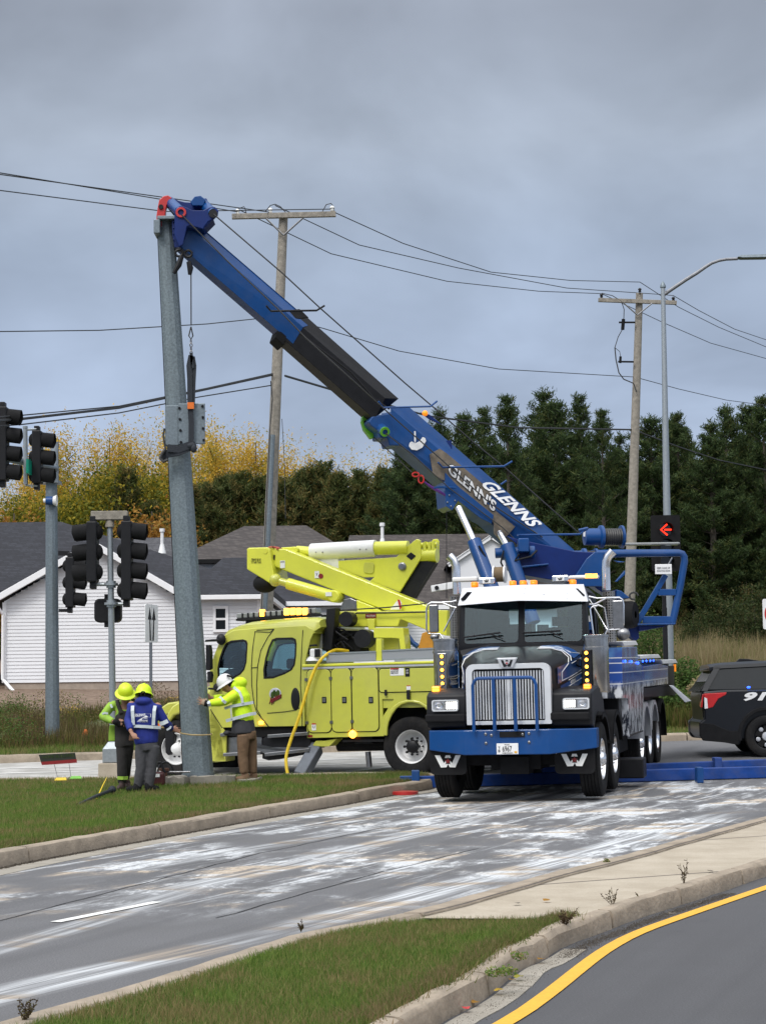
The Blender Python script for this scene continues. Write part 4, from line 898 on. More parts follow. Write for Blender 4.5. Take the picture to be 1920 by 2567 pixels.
# ================= tow truck =================
TO=(1.715,25.69,.05);T=Fr(TO,-14,.016,.008);TZ=T
tt=thing('tow_truck',T,'black and blue heavy tow truck with chrome grille and long raised blue boom','tow truck')
def z1(a,b):return (1050+a/5.513,1400+b/5.513)
def z2(a,b):return (1300+a/5.513,1400+b/5.513)
def z3(a,b):return (1050+a/5.513,1700+b/5.513)
def z4(a,b):return (1300+a/5.513,1700+b/5.513)
def z5(a,b):return (1450+a/5.513,1280+b/5.513)
def z6(a,b):return (1500+a/3.938,1560+b/3.938)
def TB():return MB(T)
cxv=lambda v:-.045*v
bm_=TB()
# chassis and dark underside
m=TB();m.box(-.5,-.38,.5,9.8,.62,.92);m.box(.38,.5,.5,9.8,.62,.92);m.box(-.9,.9,.5,.72,.48,.66);m.box(-.35,.35,.4,1.9,.42,1.1);m.box(-.8,.8,2.1,2.35,.45,.7);m.box(-.62,.62,2.6,5.,.40,1.0);m.box(-1.0,-.6,2.9,5.0,.45,1.0);m.box(.6,1.02,2.9,5.1,.45,1.0);m.cyl((-.9,.85,.52),(.9,.85,.52),.07);m.cyl((-.9,2.25,.52),(.9,2.25,.52),.07)
m.box(-.2,.2,.3,.75,.36,.6);m.box(-.95,.95,5.2,9.2,.75,1.0)
m.build('chassis',MT['black_matt'],tt,smooth=0)
# bumper
m=TB()
def bump_(u,v,zb0,zt):return [(u,v,zb0),(u,v,zt),(u,v+.26,zt),(u,v+.26,zb0)]
m.loft([bump_(-1.18,.2,.71,.985),bump_(-.635,.0,.645,.985),bump_(.545,.0,.645,.985),bump_(1.17,.2,.715,.985)])
bp_=m.build('bumper',MT['blue'],tt,smooth=0,bevel=.012)
m=TB();m.box(-.14,.21,-.012,.02,.885,.962);m.build('tow_slot',MT['black_matt'],bp_)
m=TB()
for q in ((920,775),(1000,790),(1430,778),(1517,765),(925,900),(1520,885)):
    p=T.on(1,-.005,*z3(*q));m.sph(p,(.022,.012,.022),10,6)
m.build('bolts',MT['steel'],bp_)
a=T.on(1,-.014,*z3(1073,1055));b=T.on(1,-.014,*z3(1373,1050));u_=Vector((0,0,.15))
m=TB();m.prism([a,b,b+u_,a+u_],(0,.008,0));lp_=m.build('licence_plate',MT['white'],tt,smooth=0,bevel=.003)
pw=(b-a);A=a+Vector((0,-.004,0))
tfit('6967',A+pw*.27+u_*.25,A+pw*.70+u_*.25,u_*.5,'black',lp_,'plate_number',F=T)
tfit('T',A+pw*.08+u_*.52,A+pw*.17+u_*.52,u_*.2,'black',lp_,'plate_number',F=T);tfit('B',A+pw*.08+u_*.22,A+pw*.17+u_*.22,u_*.22,'black',lp_,'plate_number',F=T)
tfit('WISCONSIN',A+pw*.25+u_*.07,A+pw*.75+u_*.07,u_*.1,'black',lp_,'plate_number',F=T);tfit('TRUCK',A+pw*.36+u_*.84,A+pw*.6+u_*.84,u_*.08,'black',lp_,'plate_number',F=T)
m=TB();q=A+pw*.82+u_*.1;m.prism([q,q+pw*.12,q+pw*.12+u_*.18,q+u_*.18],(0,-.001,0));m.build('sticker',MT['paint_yellow'],lp_,smooth=0)
# mud flaps with the W and star
STAR=[(math.sin(k*math.pi/5)*(1 if k%2==0 else .42),math.cos(k*math.pi/5)*(1 if k%2==0 else .42)) for k in range(10)]
def wmark(o,w,h,par,mat,star,F=T,ol='black'):
    """W with a star in the middle: o lower left in F, drawn in the xz plane facing -y"""
    ox,oy,oz=o;m=MB(F)
    def poly(pts,d=0,t=.003): m.prism([(ox+x*w,oy-d,oz+y*h) for x,y in pts],(0,t,0))
    poly([(0,1),(.20,1),(.34,.36),(.42,.55),(.42,.30),(.5,.28),(.44,.02),(.22,0)]);poly([(1,1),(.80,1),(.66,.36),(.58,.55),(.58,.30),(.5,.28),(.56,.02),(.78,0)]);poly([(.42,1),(.58,1),(.62,.78),(.38,.78)])
    k=m.build('emblem',MT[mat],par,smooth=0)
    m=MB(F);m.prism([(ox+w*.5+sx_*w*.155,oy-.003,oz+h*.52+sy_*w*.155) for sx_,sy_ in STAR],(0,.004,0));m.build('star_outline',MT[ol],par,smooth=0)
    m=MB(F);m.prism([(ox+w*.5+sx_*w*.12,oy-.006,oz+h*.52+sy_*w*.12) for sx_,sy_ in STAR],(0,.004,0));m.build('star',MT[star],par,smooth=0)
for s in (-1,1):
    c=-.04+s*.90;m=TB();x0,x1=c-.29,c+.27
    if s<0:x0,x1=c-.25,c+.27
    zo,zi=.755,.675
    za_,zb_=(zo,zi) if s<0 else (zi,zo);r=.06
    m.prism([(x0,.24,za_),(x0,.27,.36+r),(x0+.02,.27,.36+.02),(x0+r,.27,.36),(x1-r,.27,.36),(x1-.02,.27,.38),(x1,.27,.36+r),(x1,.24,zb_)],(0,.018,0));f=m.build('mud_flap',MT['black_matt'],tt,smooth=0)
    wmark(((x0+x1)/2-.185,.245,.465),.37,.17,f,'white_plastic','dark_red')
    m=TB();[m.sph((x0+.03+(x1-x0-.06)*k/3,.235,za_+(zb_-za_)*k/3-.03),.010,8,5) for k in range(4)];m.build('bolts',MT['steel'],f)
# grille
gx0,gx1,gz0,gz1=-.62,.57,1.055,1.895
def rr(x0,x1,z0,z1,r,y,rb=None,n=5):
    out=[];rb=.015 if rb is None else rb
    for cx_,cz_,a0,q in ((x1-rb,z0+rb,-90,rb),(x1-r,z1-r,0,r),(x0+r,z1-r,90,r),(x0+rb,z0+rb,180,rb)):
        for k in range(n+1):
            a=R(a0+90*k/n);out.append(Vector((cx_+q*math.cos(a),y,cz_+q*math.sin(a))))
    return out
m=TB();m.plate(rr(gx0,gx1,gz0,gz1,.11,.12),[rr(gx0+.09,gx1-.09,gz0+.05,gz1-.07,.06,.12)],(0,.12,0));gs=m.build('grille_surround',MT['chrome_lit'],tt,smooth=30,bevel=.025,seg=3)
m=TB();m.box(gx0+.05,gx1-.05,.22,.24,gz0+.03,gz1-.04);m.build('radiator_screen',MT['black'],gs,smooth=0)
m=TB();n=25
for k in range(n):
    x=gx0+.115+(gx1-gx0-.23)*k/(n-1);w=.0085 if k!=12 else .022;m.box(x-w,x+w,.15,.2,gz0+.07,gz1-.10)
m.build('grille_bars',MT['chrome_lit'],gs,smooth=0)
m=TB();bx=-.025;m.prism([(bx-.145,.085,1.975),(bx+.145,.085,1.975),(bx+.08,.085,1.835),(bx-.08,.085,1.835)],(0,.05,0));bd=m.build('badge',MT['alu'],tt,smooth=0,bevel=.008)
wmark((bx-.085,.079,1.85),.17,.095,bd,'black','red',ol='white')
# grille guard
m=TB();gz=1.70
xs=[-.485,-.195,.10,.395]
m.tube([(xs[0],-.06,.97),(xs[0],-.07,1.6),(xs[0]+.02,-.07,1.66),(xs[0]+.06,-.07,gz-.005),(xs[0]+.1,-.07,gz),(xs[3]-.1,-.07,gz),(xs[3]-.06,-.07,gz-.005),(xs[3]-.02,-.07,1.66),(xs[3],-.07,1.6),(xs[3],-.06,.97)],.024,10)
for x in xs[1:3]:m.tube([(x,-.06,.97),(x,-.07,gz)],.026,10)
m.build('grille_guard',MT['blue'],tt)
# hood: lofted cross sections
def hsec(v,hw,zt,zs,zlow):
    c=cxv(v)-.02;pts=[]
    for t in (-1,-.99,-.97,-.90,-.80,-.62,-.35,0,.35,.62,.80,.90,.97,.99,1):
        a=abs(t);z=zt-(zt-zs)*(max(0,(a-.55)/.45)**2.2) if a<.97 else (zs if a<.985 else (zs-.10 if a<1 else zlow))
        pts.append(Vector((c+t*hw,v,z)))
    return pts
HS=[(.20,.575,1.905,1.80,1.2),(.5,.67,1.965,1.84,1.2),(.9,.76,2.04,1.90,1.2),(1.3,.82,2.10,1.95,1.2),(1.72,.88,2.15,2.02,1.2)]
m=TB();m.loft([hsec(*h) for h in HS],True,True);hd=m.build('hood',MT['black_gloss'],tt,smooth=40)
def hpt(v,t,lift=.006):
    for i in range(len(HS)-1):
        if HS[i][0]<=v<=HS[i+1][0]+1e-6:
            k=(v-HS[i][0])/(HS[i+1][0]-HS[i][0]);h=[HS[i][j]*(1-k)+HS[i+1][j]*k for j in range(5)]
    c=cxv(v)-.02;a=abs(t);hw=h[1]
    if a<=1:
        z=h[2]-(h[2]-h[3])*(max(0,(a-.55)/.45)**2.2);n=Vector((math.copysign(max(0,a-.5)*1.4,t),0,1)).normalized();p=Vector((c+t*hw,v,z))
        return p+n*lift
    return Vector((c+math.copysign(hw+lift,t),v,h[3]-(a-1)))      # a>1: metres down the side
def hpatch(name,cells,mat,lift):
    m=TB()
    for (v0,v1,t0,t1) in cells:
        nv,nt_=5,6;g=[[hpt(v0+(v1-v0)*i/nv,t0+(t1-t0)*j/nt_,lift) for j in range(nt_+1)] for i in range(nv+1)]
        m.add([p for r_ in g for p in r_],[(i*(nt_+1)+j,i*(nt_+1)+j+1,(i+1)*(nt_+1)+j+1,(i+1)*(nt_+1)+j) for i in range(nv) for j in range(nt_)])
    return m.build(name,MT[mat],hd,smooth=60)
for s in (-1,1):
    hpatch('stripe',[(1.25,1.66,s*.36,s*1.0),(.45,1.66,s*1.01,s*1.24),(.55,1.66,s*1.28,s*1.42)],'blue',.006)
    m=TB()
    def edge(vt,r=.006): m.tube([hpt(v,t,.009) for v,t in vt],r,5)
    edge([(1.25,s*.36),(1.25,s*.6),(1.22,s*.8),(1.1,s*.95),(.9,s*1.03),(.62,s*1.1),(.62,s*1.22),(1.1,s*1.225),(1.66,s*1.23)])
    edge([(1.33,s*.36),(1.33,s*.6),(1.30,s*.8),(1.22,s*.95),(1.1,s*1.05),(1.66,s*1.06)]);edge([(1.45,s*.36),(1.45,s*.7),(1.40,s*.9),(1.66,s*1.0)]);edge([(.9,s*1.26),(1.66,s*1.27)]);edge([(.9,s*1.345),(1.66,s*1.35)])
    m.build('pinstripe',MT['white_plastic'],hd)
    tfit('4900',hpt(1.0 if s>0 else 1.3,s*1.335,.008),hpt(1.3 if s>0 else 1.0,s*1.335,.008),(0,0,.055),'white_plastic',hd,F=T)
# headlamp fenders
def arch(cv,cz,r,a0,a1,n=12): return [(cv+r*math.cos(R(a0+(a1-a0)*k/n)),cz+r*math.sin(R(a0+(a1-a0)*k/n))) for k in range(n+1)]
for s in (-1,1):
    c=-.045;ui,uo=(c+s*.60,c+s*1.165)
    pf=[(.20,1.02),(.19,1.24),(.22,1.475),(.32,1.515),(.62,1.54),(.95,1.56),(1.25,1.50),(1.48,1.34),(1.56,1.12)]+[(v,z) for v,z in arch(.88,.55,.62,35,145) if z>.9]+[(.34,1.0)]
    m=TB();m.prism([(ui,v,z) for v,z in pf],(uo-ui,0,0));f=m.build('fender',MT['black'],tt,smooth=40,bevel=.03,seg=3)
    m=TB();m.box(min(ui,uo)+.0,max(ui,uo)+(-.03 if s>0 else 0),.10,.21,1.10,1.21);m.build('fender_trim',MT['black_matt'],f,smooth=0,bevel=.02)
    q=((605,275),(975,425)) if s>0 else ((178,303),(543,455));zz=z4 if s>0 else z3;a=T.on(1,.15,*zz(*q[0]));b=T.on(1,.15,*zz(*q[1]));x0,x1,z0_,z1_=min(a.x,b.x),max(a.x,b.x),min(a.z,b.z),max(a.z,b.z)
    m=TB();m.plate(rr(x0,x1,z0_,z1_,.03,.13,.03),[rr(x0+.018,x1-.018,z0_+.018,z1_-.018,.02,.13,.02)],(0,.07,0));hl=m.build('headlight',MT['chrome_lit'],tt,smooth=30)
    m=TB();m.box(x0+.01,x1-.01,.175,.19,z0_+.01,z1_-.01);m.box((x0+x1)/2-.008,(x0+x1)/2+.008,.14,.18,z0_+.01,z1_-.01);m.build('housing',MT['steel'],hl,smooth=0)
    lit=(x0+.02,(x0+x1)/2-.01) if s>0 else ((x0+x1)/2+.01,x1-.02);dk=((x0+x1)/2+.01,x1-.02) if s>0 else (x0+.02,(x0+x1)/2-.01)
    m=TB();
    for i in range(5):
        for j in range(3):
            x=lit[0]+(lit[1]-lit[0])*(i+.5)/5;z=z0_+.03+(z1_-z0_-.06)*(j+.5)/3;m.sph((x,.16,z),(.017,.01,.017),8,5)
    m.build('lit_lens',MT['white_lit'],hl);m=TB();m.lathe([(.055,.0),(.04,.02),(.015,.035),(0,.035)],((dk[0]+dk[1])/2,.145,(z0_+z1_)/2),(0,1,0),16);m.box(dk[0],dk[1],.172,.174,z0_+.025,z1_-.025);m.build('lens',MT['chrome'],hl)
    q=((890,80),(1000,190)) if s>0 else ((180,110),(295,215));a=T.on(1,.45,*zz(*q[0]));b=T.on(1,.45,*zz(*q[1]));m=TB();m.box(min(a.x,b.x),max(a.x,b.x),.42,.5,min(a.z,b.z),max(a.z,b.z));l=m.build('turn_signal',MT['amber_lit'] if 0 else MT['amber'],tt,smooth=0,bevel=.015)
    m=TB();[m.box(min(a.x,b.x)+.012,max(a.x,b.x)-.012,.412,.42,min(a.z,b.z)+.016+.022*k,min(a.z,b.z)+.026+.022*k) for k in range(4)];m.build('lens_ribs',MT['amber_lit'],l,smooth=0)
    m=TB();cz=(a.x+b.x)/2;m.tube([(cz,.5,a.z-.05),(cz-s*.03,.75,1.6)],.02,6);m.build('bracket',MT['steel'],l)
# wheels
wl=[]
for v,du,rm in ((.85,0,0),(2.25,0,0),(5.9,0,0),(7.2,1,0),(8.55,1,0)):
    for s in (-1,1):
        zc=.53
        if not du: wheel(T,(-.045*0+s*1.03,v,zc),.525,.30,s,tt,dish=.07)
        else:
            wheel(T,(s*1.06,v,zc),.525,.25,s,tt,dual=True);m=TB();m.lathe([(.29,-.12),(.5,-.12),(.525,-.08),(.525,.1),(.5,.12),(.29,.12)],(s*.76,v,zc),(1,0,0),32);m.build('inner_tyre',MT['rubber'],tt)
def hoop(v,cz,r,a0,a1,u0,u1,mat,name='fender',th=.02,lip=True):
    m=TB();n=18;o=[];i_=[]
    for k in range(n+1):
        a=R(a0+(a1-a0)*k/n);o.append((v+(r+th)*math.cos(a),cz+(r+th)*math.sin(a)));i_.append((v+r*math.cos(a),cz+r*math.sin(a)))
    m.prism([(u0,y,z) for y,z in o+i_[::-1]],(u1-u0,0,0))
    if lip:
        i2=[(v+(r-.05)*math.cos(R(a0+(a1-a0)*k/n)),cz+(r-.05)*math.sin(R(a0+(a1-a0)*k/n))) for k in range(n+1)]
        uu=u1 if abs(u1)>abs(u0) else u0;m.prism([(uu,y,z) for y,z in o+i2[::-1]],(.012 if uu<0 else -.012,0,0))
    return m.build(name,MT[mat],tt,smooth=30)
for s in (-1,1):
    hoop(.88,.55,.62,20,110,s*.85,s*1.2,'black_matt');hoop(2.25,.55,.61,15,165,s*.80,s*1.22,'black_matt')
    hoop(5.9,.56,.62,5,175,s*.78,s*1.27,'alu');hoop(7.2,.56,.62,25,165,s*.72,s*1.27,'alu');hoop(8.55,.56,.62,-5,140,s*.72,s*1.27,'black_matt')
# air cleaners, with the light strip in front
for s in (-1,1):
    cu_=-1.15 if s<0 else 1.055;v=1.3;m=TB();m.lathe([(.175,1.45),(.18,1.47),(.18,2.07),(.188,2.075),(.188,2.10),(.18,2.105),(.18,2.24),(.19,2.245),(.19,2.27),(.17,2.28),(.0,2.28)],(cu_,v,0),(0,0,1),28);m.lathe([(.192,2.07),(.192,2.085)],(cu_,v,0),(0,0,1),28)
    ac=m.build('air_cleaner',MT['chrome_dark'],tt)
    xo=cu_-.01 if s<0 else cu_-.11;m=TB();m.box(xo-.07,xo+.065,v-.22,v-.12,1.50,2.065);ls=m.build('light_strip',MT['steel' if s<0 else 'black'],ac,smooth=0,bevel=.008)
    for k in range(6):
        m=TB();z=2.02-.098*k;m.lathe([(.026,0),(.024,-.012),(.0,-.02)],(xo,v-.222,z),(0,1,0),14);m.build('marker_light',MT['amber_lit'],ls)
        m=TB();m.lathe([(.026,0),(.035,0),(.035,-.008),(.026,-.008)],(xo,v-.222,z),(0,1,0),14);m.build('bezel',MT['black'],ls)
    m=TB();[m.lathe([(.05,0),(.065,.03),(.05,.06)],(cu_-s*.25,v+.05+.06*k,1.88),(0,1,0),14) for k in range(4)];m.build('air_duct',MT['black'],ac)
# cab
cc=-.085;wb=.965;wt=.93
m=TB()
def cabring(v,zt,w0,w1,z0=1.15): return [(cc-w0,v,z0),(cc-w0,v,2.3),(cc-w1,v,zt-.1),(cc-w1+.1,v,zt),(cc+w1-.1,v,zt),(cc+w1,v,zt-.1),(cc+w0,v,2.3),(cc+w0,v,z0)]
fz0,fz1=2.17,2.80
o0=[Vector(q) for q in ((cc-wb,1.74,1.5),(cc-wb,1.74,2.15),(cc-wt,1.9,2.9),(cc+wt,1.9,2.9),(cc+wb,1.74,2.15),(cc+wb,1.74,1.5))]
def fpt(x,z): return Vector((x,1.74+max(0,(z-2.15)/.75*.16),z))
def rr2(x0,x1,z0,z1,r,n=4):
    return [fpt(p.x,p.z) for p in rr(x0,x1,z0,z1,r,0,r,n)]
xm=cc-.02
hL=rr2(cc-wb+.085,xm-.045,fz0+.03,fz1+.02,.06);hR=rr2(xm+.045,cc+wb-.085,fz0+.03,fz1+.02,.06)
m.plate(o0,[hL,hR],(0,.05,0));cab=m.build('cab',MT['black_gloss'],tt,smooth=20)
m=TB()
for h_ in (hL,hR): m.prism([p+Vector((0,.02,0)) for p in h_],(0,.006,0))
m.build('windscreen',MT['glass_clear'],cab,smooth=0)
m=TB()
for s in (-1,1):
    sd_=[(cc+s*wb,1.76,1.2),(cc+s*wb,1.76,2.15),(cc+s*wt,1.92,2.88),(cc+s*wt,3.02,2.92),(cc+s*wb,3.02,1.2)]
    ho=[(cc+s*(wb-.004),1.98,2.28),(cc+s*(wt+.01),2.08,2.72),(cc+s*(wt+.01),2.72,2.74),(cc+s*(wb-.004),2.74,2.25)]
    m.plate(sd_,[ho],(-s*.05,0,0))
m.build('cab_side',MT['black_gloss'],cab,smooth=0)
m=TB()
for s in (-1,1):m.prism([(cc+s*(wb-.02),1.98,2.28),(cc+s*(wt-.01),2.08,2.72),(cc+s*(wt-.01),2.72,2.74),(cc+s*(wb-.02),2.74,2.25)],(-s*.006,0,0))
m.build('side_window',MT['glass_dark'],cab,smooth=0)
m=TB();m.plate([(cc-wb,3.0,1.2),(cc-wb,3.0,2.3),(cc-wt,3.0,2.9),(cc+wt,3.0,2.9),(cc+wb,3.0,2.3),(cc+wb,3.0,1.2)],[[(cc-.42,3.0,2.36),(cc-.42,3.0,2.72),(cc+.5,3.0,2.72),(cc+.5,3.0,2.36)]],(0,.05,0));m.box(cc-wb+.06,cc+wb-.06,1.85,2.98,1.2,1.24);m.build('rear_wall',MT['black'],cab,smooth=0)
m=TB();m.box(cc-.85,cc+.85,1.8,2.2,2.08,2.14)
for x in (-.45,.45): m.box(cc+x-.22,cc+x+.22,2.5,2.62,1.6,2.42);m.box(cc+x-.12,cc+x+.12,2.5,2.6,2.44,2.58)
m.tube([(cc+.42+.17*math.cos(R(a)),2.12+.05*math.sin(R(a)),2.25+.16*math.sin(R(a))) for a in range(0,361,24)],.015,6);m.build('interior',MT['black_matt'],cab,smooth=0,bevel=.02)
m=TB();m.loft([cabring(1.84,2.97,wb-.03,wt)[2:6]+[(cc+wt-.02,1.84,2.85),(cc-wt+.02,1.84,2.85)],cabring(2.2,3.03,wb,wt)[2:6]+[(cc+wt-.02,2.2,2.86),(cc-wt+.02,2.2,2.86)],cabring(3.03,3.01,wb,wt)[2:6]+[(cc+wt-.02,3.03,2.86),(cc-wt+.02,3.03,2.86)]]);m.build('roof',MT['black_gloss'],cab,smooth=40)
# white visor with a crease
m=TB();vb=[(cc-wb-.01,1.84,2.775),(cc-.3,1.60,2.80),(cc,1.57,2.81),(cc+.3,1.60,2.80),(cc+wb+.01,1.84,2.775)];vt=[(cc-wt+.02,1.90,3.03),(cc-.3,1.86,3.045),(cc,1.85,3.05),(cc+.3,1.86,3.045),(cc+wt-.02,1.90,3.03)]
fs=[(i,i+1,6+i,5+i) for i in range(4)];m.add(vb+vt,fs);m.add([Vector(p)+Vector((0,.02,.004)) for p in vb+vt],[f[::-1] for f in fs])
m.add([vb[0],vt[0],(cc-wb,2.1,2.80)],[(0,1,2)]);m.add([vb[4],vt[4],(cc+wb,2.1,2.80)],[(0,1,2)]);m.build('sun_visor',MT['alu'],cab,smooth=20)
m=TB();[m.sph(T.on(1,1.7,*z2(*q)),.008,6,4) for q in ((85,410),(345,410),(670,400),(345,490),(668,478),(665,555),(75,480))];m.build('rivets',MT['white'],cab)
# cowl and wipers
m=TB();m.loft([[(cc-.88,1.62,2.0),(cc-.5,1.6,2.12),(cc+.5,1.6,2.12),(cc+.88,1.62,2.0)],[(cc-.95,1.76,2.12),(cc-.5,1.75,2.19),(cc+.5,1.75,2.19),(cc+.95,1.76,2.12)]],False,False);m.build('cowl',MT['black'],cab,smooth=0)
m=TB()
for (p,q,r_,s_) in (((620,1090),(1130,1025),(1000,1050),(1160,1110)),):
    m.tube([T.on(1,1.70,*z1(*p)),T.on(1,1.70,*z1(*q))],.013,6);m.tube([T.on(1,1.68,*z1(*r_)),T.on(1,1.68,*z1(*s_))],.009,6)
m.tube([T.on(1,1.70,*z2(50,1030)),T.on(1,1.70,*z2(575,1000))],.013,6);m.tube([T.on(1,1.68,*z2(430,1015)),T.on(1,1.68,*z2(580,1075))],.009,6);m.build('wiper',MT['black'],cab)
# roof lights
for q,zz in (((755,355),z1),((1283,338),z1),((1427,335),z1),((195,330),z2),((735,322),z2)):
    p=T.on(1,1.95,*zz(*q));m=TB();m.lathe([(.045,0),(.042,.03),(.03,.045),(0,.05)],(p.x,2.0,p.z-.02),(0,-1,0),12);m.box(p.x-.045,p.x+.045,1.96,2.1,p.z-.045,p.z+.035);m.build('clearance_light',MT['amber'],cab,smooth=30,bevel=.015)
for q,zz in (((932,310),z1),((570,280),z2)):
    p=T.on(1,1.9,*zz(*q));m=TB();m.box(p.x-.12,p.x+.12,1.9,2.02,p.z-.045,p.z+.05);wl_=m.build('work_light',MT['chrome'],cab,smooth=0,bevel=.015);m=TB();m.box(p.x-.06,p.x+.06,1.893,1.9,p.z-.03,p.z+.03);m.build('lens',MT['white'],wl_,smooth=0)
    wmark((p.x-.035,1.885,p.z-.018),.07,.036,wl_,'black','black')
a=T.on(1,2.4,*z2(700,290));b=T.on(1,2.4,*z2(1100,225));m=TB();m.box(a.x,b.x,2.32,2.5,a.z,b.z);lb=m.build('beacon_bar',MT['white'],cab,smooth=0,bevel=.02);
for q in ((960,240),(1040,240)):
    p=T.on(1,2.31,*z2(*q));m=TB();m.box(p.x-.045,p.x+.045,2.30,2.325,p.z-.03,p.z+.03);m.build('lit_lens',MT['amber_lit'],lb,smooth=0)
a=T.on(1,2.4,*z1(475,320));b=T.on(1,2.4,*z1(820,270));m=TB();m.box(a.x,b.x,2.3,2.5,a.z-.01,b.z+.02);m.build('beacon_bar',MT['white_plastic'],cab,smooth=0,bevel=.02)
m=TB();m.tube([T.on(1,2.9,1119,1400-120),T.on(1,2.9,1119,1500)],.006,5);m.build('antenna',MT['black'],cab)
# exhaust stacks
def perf(name):
    m_=M(name,(.20,.20,.205),.35,metal=.8);t=m_.node_tree;b=t.nodes['Principled BSDF'];o=nn(t,'ShaderNodeTexCoord').outputs['Object']
    v=nn(t,'ShaderNodeTexVoronoi',i={'Vector':o,'Scale':26.,'Randomness':.12});c=mixc(t,mrange(t,v.outputs['Distance'],.28,.34),(.008,.008,.009,1),(.30,.29,.28,1));t.links.new(c,b.inputs['Base Color'])
perf('perforated')
for s in (-1,1):
    if s>0: sx_,sv=1.075,2.9;pp=[T.on(1,sv,1518,1480),T.on(1,sv,1518,1425),T.on(1,sv,1519,1408),T.on(1,sv,1525,1394),T.on(1,sv,1536,1382)]
    else: sx_,sv=-1.36,2.9;pp=[T.on(1,sv,1144,1490),T.on(1,sv,1144,1440),T.on(1,sv,1143,1422),T.on(1,sv,1137,1405),T.on(1,sv,1126,1394)]
    pp[0].x=pp[1].x=pp[1].x
    m=TB();m.cyl((pp[1].x+.03*s,sv,1.35),(pp[1].x+.03*s,sv,2.95),.095,n=24);st=m.build('exhaust_stack',MT['perforated'],tt)
    m=TB();m.tube(pp,[.063,.063,.064,.066,.07],16);m.build('exhaust_pipe',MT['chrome'],st)
    m=TB();m.box(pp[1].x-.1,pp[1].x+.14,sv-.1,sv+.25,.9,1.4);m.build('step_box',MT['black'],st,smooth=0,bevel=.02)
# mirrors
for s in (-1,1):
    zz=z2 if s>0 else z1;v=1.9;f=lambda a,b,v_=v:T.on(1,v_,*zz(a,b))
    if s>0:
        p=[f(975,635),f(1050,635),f(1210,545),f(1390,540),f(1430,570),f(1445,640),f(1445,920),f(1400,975),f(1270,985),f(1220,990),f(1185,1060)];br=[[f(965,525),f(1080,550),f(1210,545)],[f(970,560),f(1220,990)],[f(1010,670,1.85),f(985,700,1.85),f(1030,1050,1.85)],[f(1010,670,1.85),f(1100,645,1.85),f(1180,680,1.85),f(1240,1020,1.9)]];g=(1290,580,1450,970)
    else:
        p=[f(515,680),f(450,665),f(320,612),f(170,608),f(120,640),f(105,700),f(105,980),f(130,1040),f(290,1045),f(330,1110)];br=[[f(520,580),f(450,600),f(320,605)],[f(500,690),f(340,1010)]];g=(140,640,270,1020)
    m=TB();m.tube(p,.014,7);[m.tube(q,.012,6) for q in br];mi=m.build('mirror_bracket',MT['chrome'],tt)
    a=f(g[0],g[1]);b=f(g[2],g[3]);m=TB();m.box(a.x,b.x,v-.02,v+.05,b.z,a.z);m.build('mirror',MT['steel'],mi,smooth=0,bevel=.015)
    m=TB();c=f(1440,1045) if s>0 else f(215,1085);m.sph((c.x,v,c.z),(.10 if s>0 else .07,.06,.09 if s>0 else .05));m.build('spot_mirror',MT['steel'],mi)
# body behind the cab
def mural():
    m_=M('mural',(.1,.1,.12),.25,coat=.4);t=m_.node_tree;b=t.nodes['Principled BSDF'];o=nn(t,'ShaderNodeTexCoord').outputs['Object'];z=nn(t,'ShaderNodeSeparateXYZ',i={0:o}).outputs[2]
    a=noise(t,mapping(t,o,0,(3,3,1.2)),3.,6,.65,.6);c=mixc(t,mrange(t,a,.42,.55),(.02,.025,.04,1),(.62,.64,.68,1));c2=mixc(t,mrange(t,noise(t,o,2.,3),.45,.6),(.01,.06,.3,1),(.05,.2,.5,1));c=mixc(t,mrange(t,z,1.45,1.62),c,c2)
    for h in (1.72,1.86,1.94,1.55): c=mixc(t,mrange(t,mth(t,'ABSOLUTE',mth(t,'SUBTRACT',z,h)),.010,.004),c,(.7,.72,.75,1))
    t.links.new(c,b.inputs['Base Color'])
mural()
for s in (-1,1):
    U=s*1.27;pg=lambda pts:[(U,)+tuple(T.on(0,1.27,*z6(*q))[1:]) for q in pts]
    m=TB();m.prism(pg([(228,245),(378,240),(388,380),(430,430),(442,640),(438,1070),(300,1120),(290,755),(235,750)]),(-s*.5,0,0));bo=m.build('body_panel',MT['mural'],tt,smooth=0,bevel=.01)
    m=TB();m.prism(pg([(434,440),(600,410),(684,430),(684,610),(440,640)]),(-s*.6,0,0));m.build('tool_box',MT['mural'],tt,smooth=0,bevel=.01)
    m=TB();m.prism(pg([(600,640),(684,620),(745,640),(745,430),(684,430),(684,610),(540,640),(440,650),(440,740),(760,720),(745,640)]),(-s*.5,0,0));m.build('body_rear',MT['black'],tt,smooth=0)
    m=TB()
    for q in ([(220,190),(355,183),(380,225),(240,232)],[(392,328),(580,316),(606,352),(400,362)],[(608,370),(750,366),(770,402),(622,410)]): m.prism([(U+s*.02,p[1],p[2]) for p in pg(q)],(-s*.45,0,0))
    m.build('tread_plate',MT['white'],tt,smooth=0,bevel=.008)
    m=TB();m.prism([(U+s*.004,p[1],p[2]) for p in pg([(300,1105),(436,1062),(437,1080),(301,1128)])],(-s*.02,0,0));m.build('edge_trim',MT['chrome'],tt,smooth=0)
for k,q in enumerate(((262,385),(325,388),(390,402),(435,384),(470,382),(508,380),(540,378))):
    p=T.on(0,1.285,*z6(*q));m=TB();m.sph(p,(.012,.09 if k<4 else .06,.022),10,6);m.build('warning_light',MT['blue_lit'],tt)
m=TB();p=T.on(0,1.28,*z6(755,440));m.box(p.x-.03,p.x+.01,p.y-.05,p.y+.05,p.z-.09,p.z+.05);m.build('tail_lamp',MT['amber'],tt,smooth=0)
m=TB();m.prism([P(*z6(*q),34.0) for q in ((688,625),(720,625),(905,780),(850,795))],(0,.5,.0),None) if 0 else m
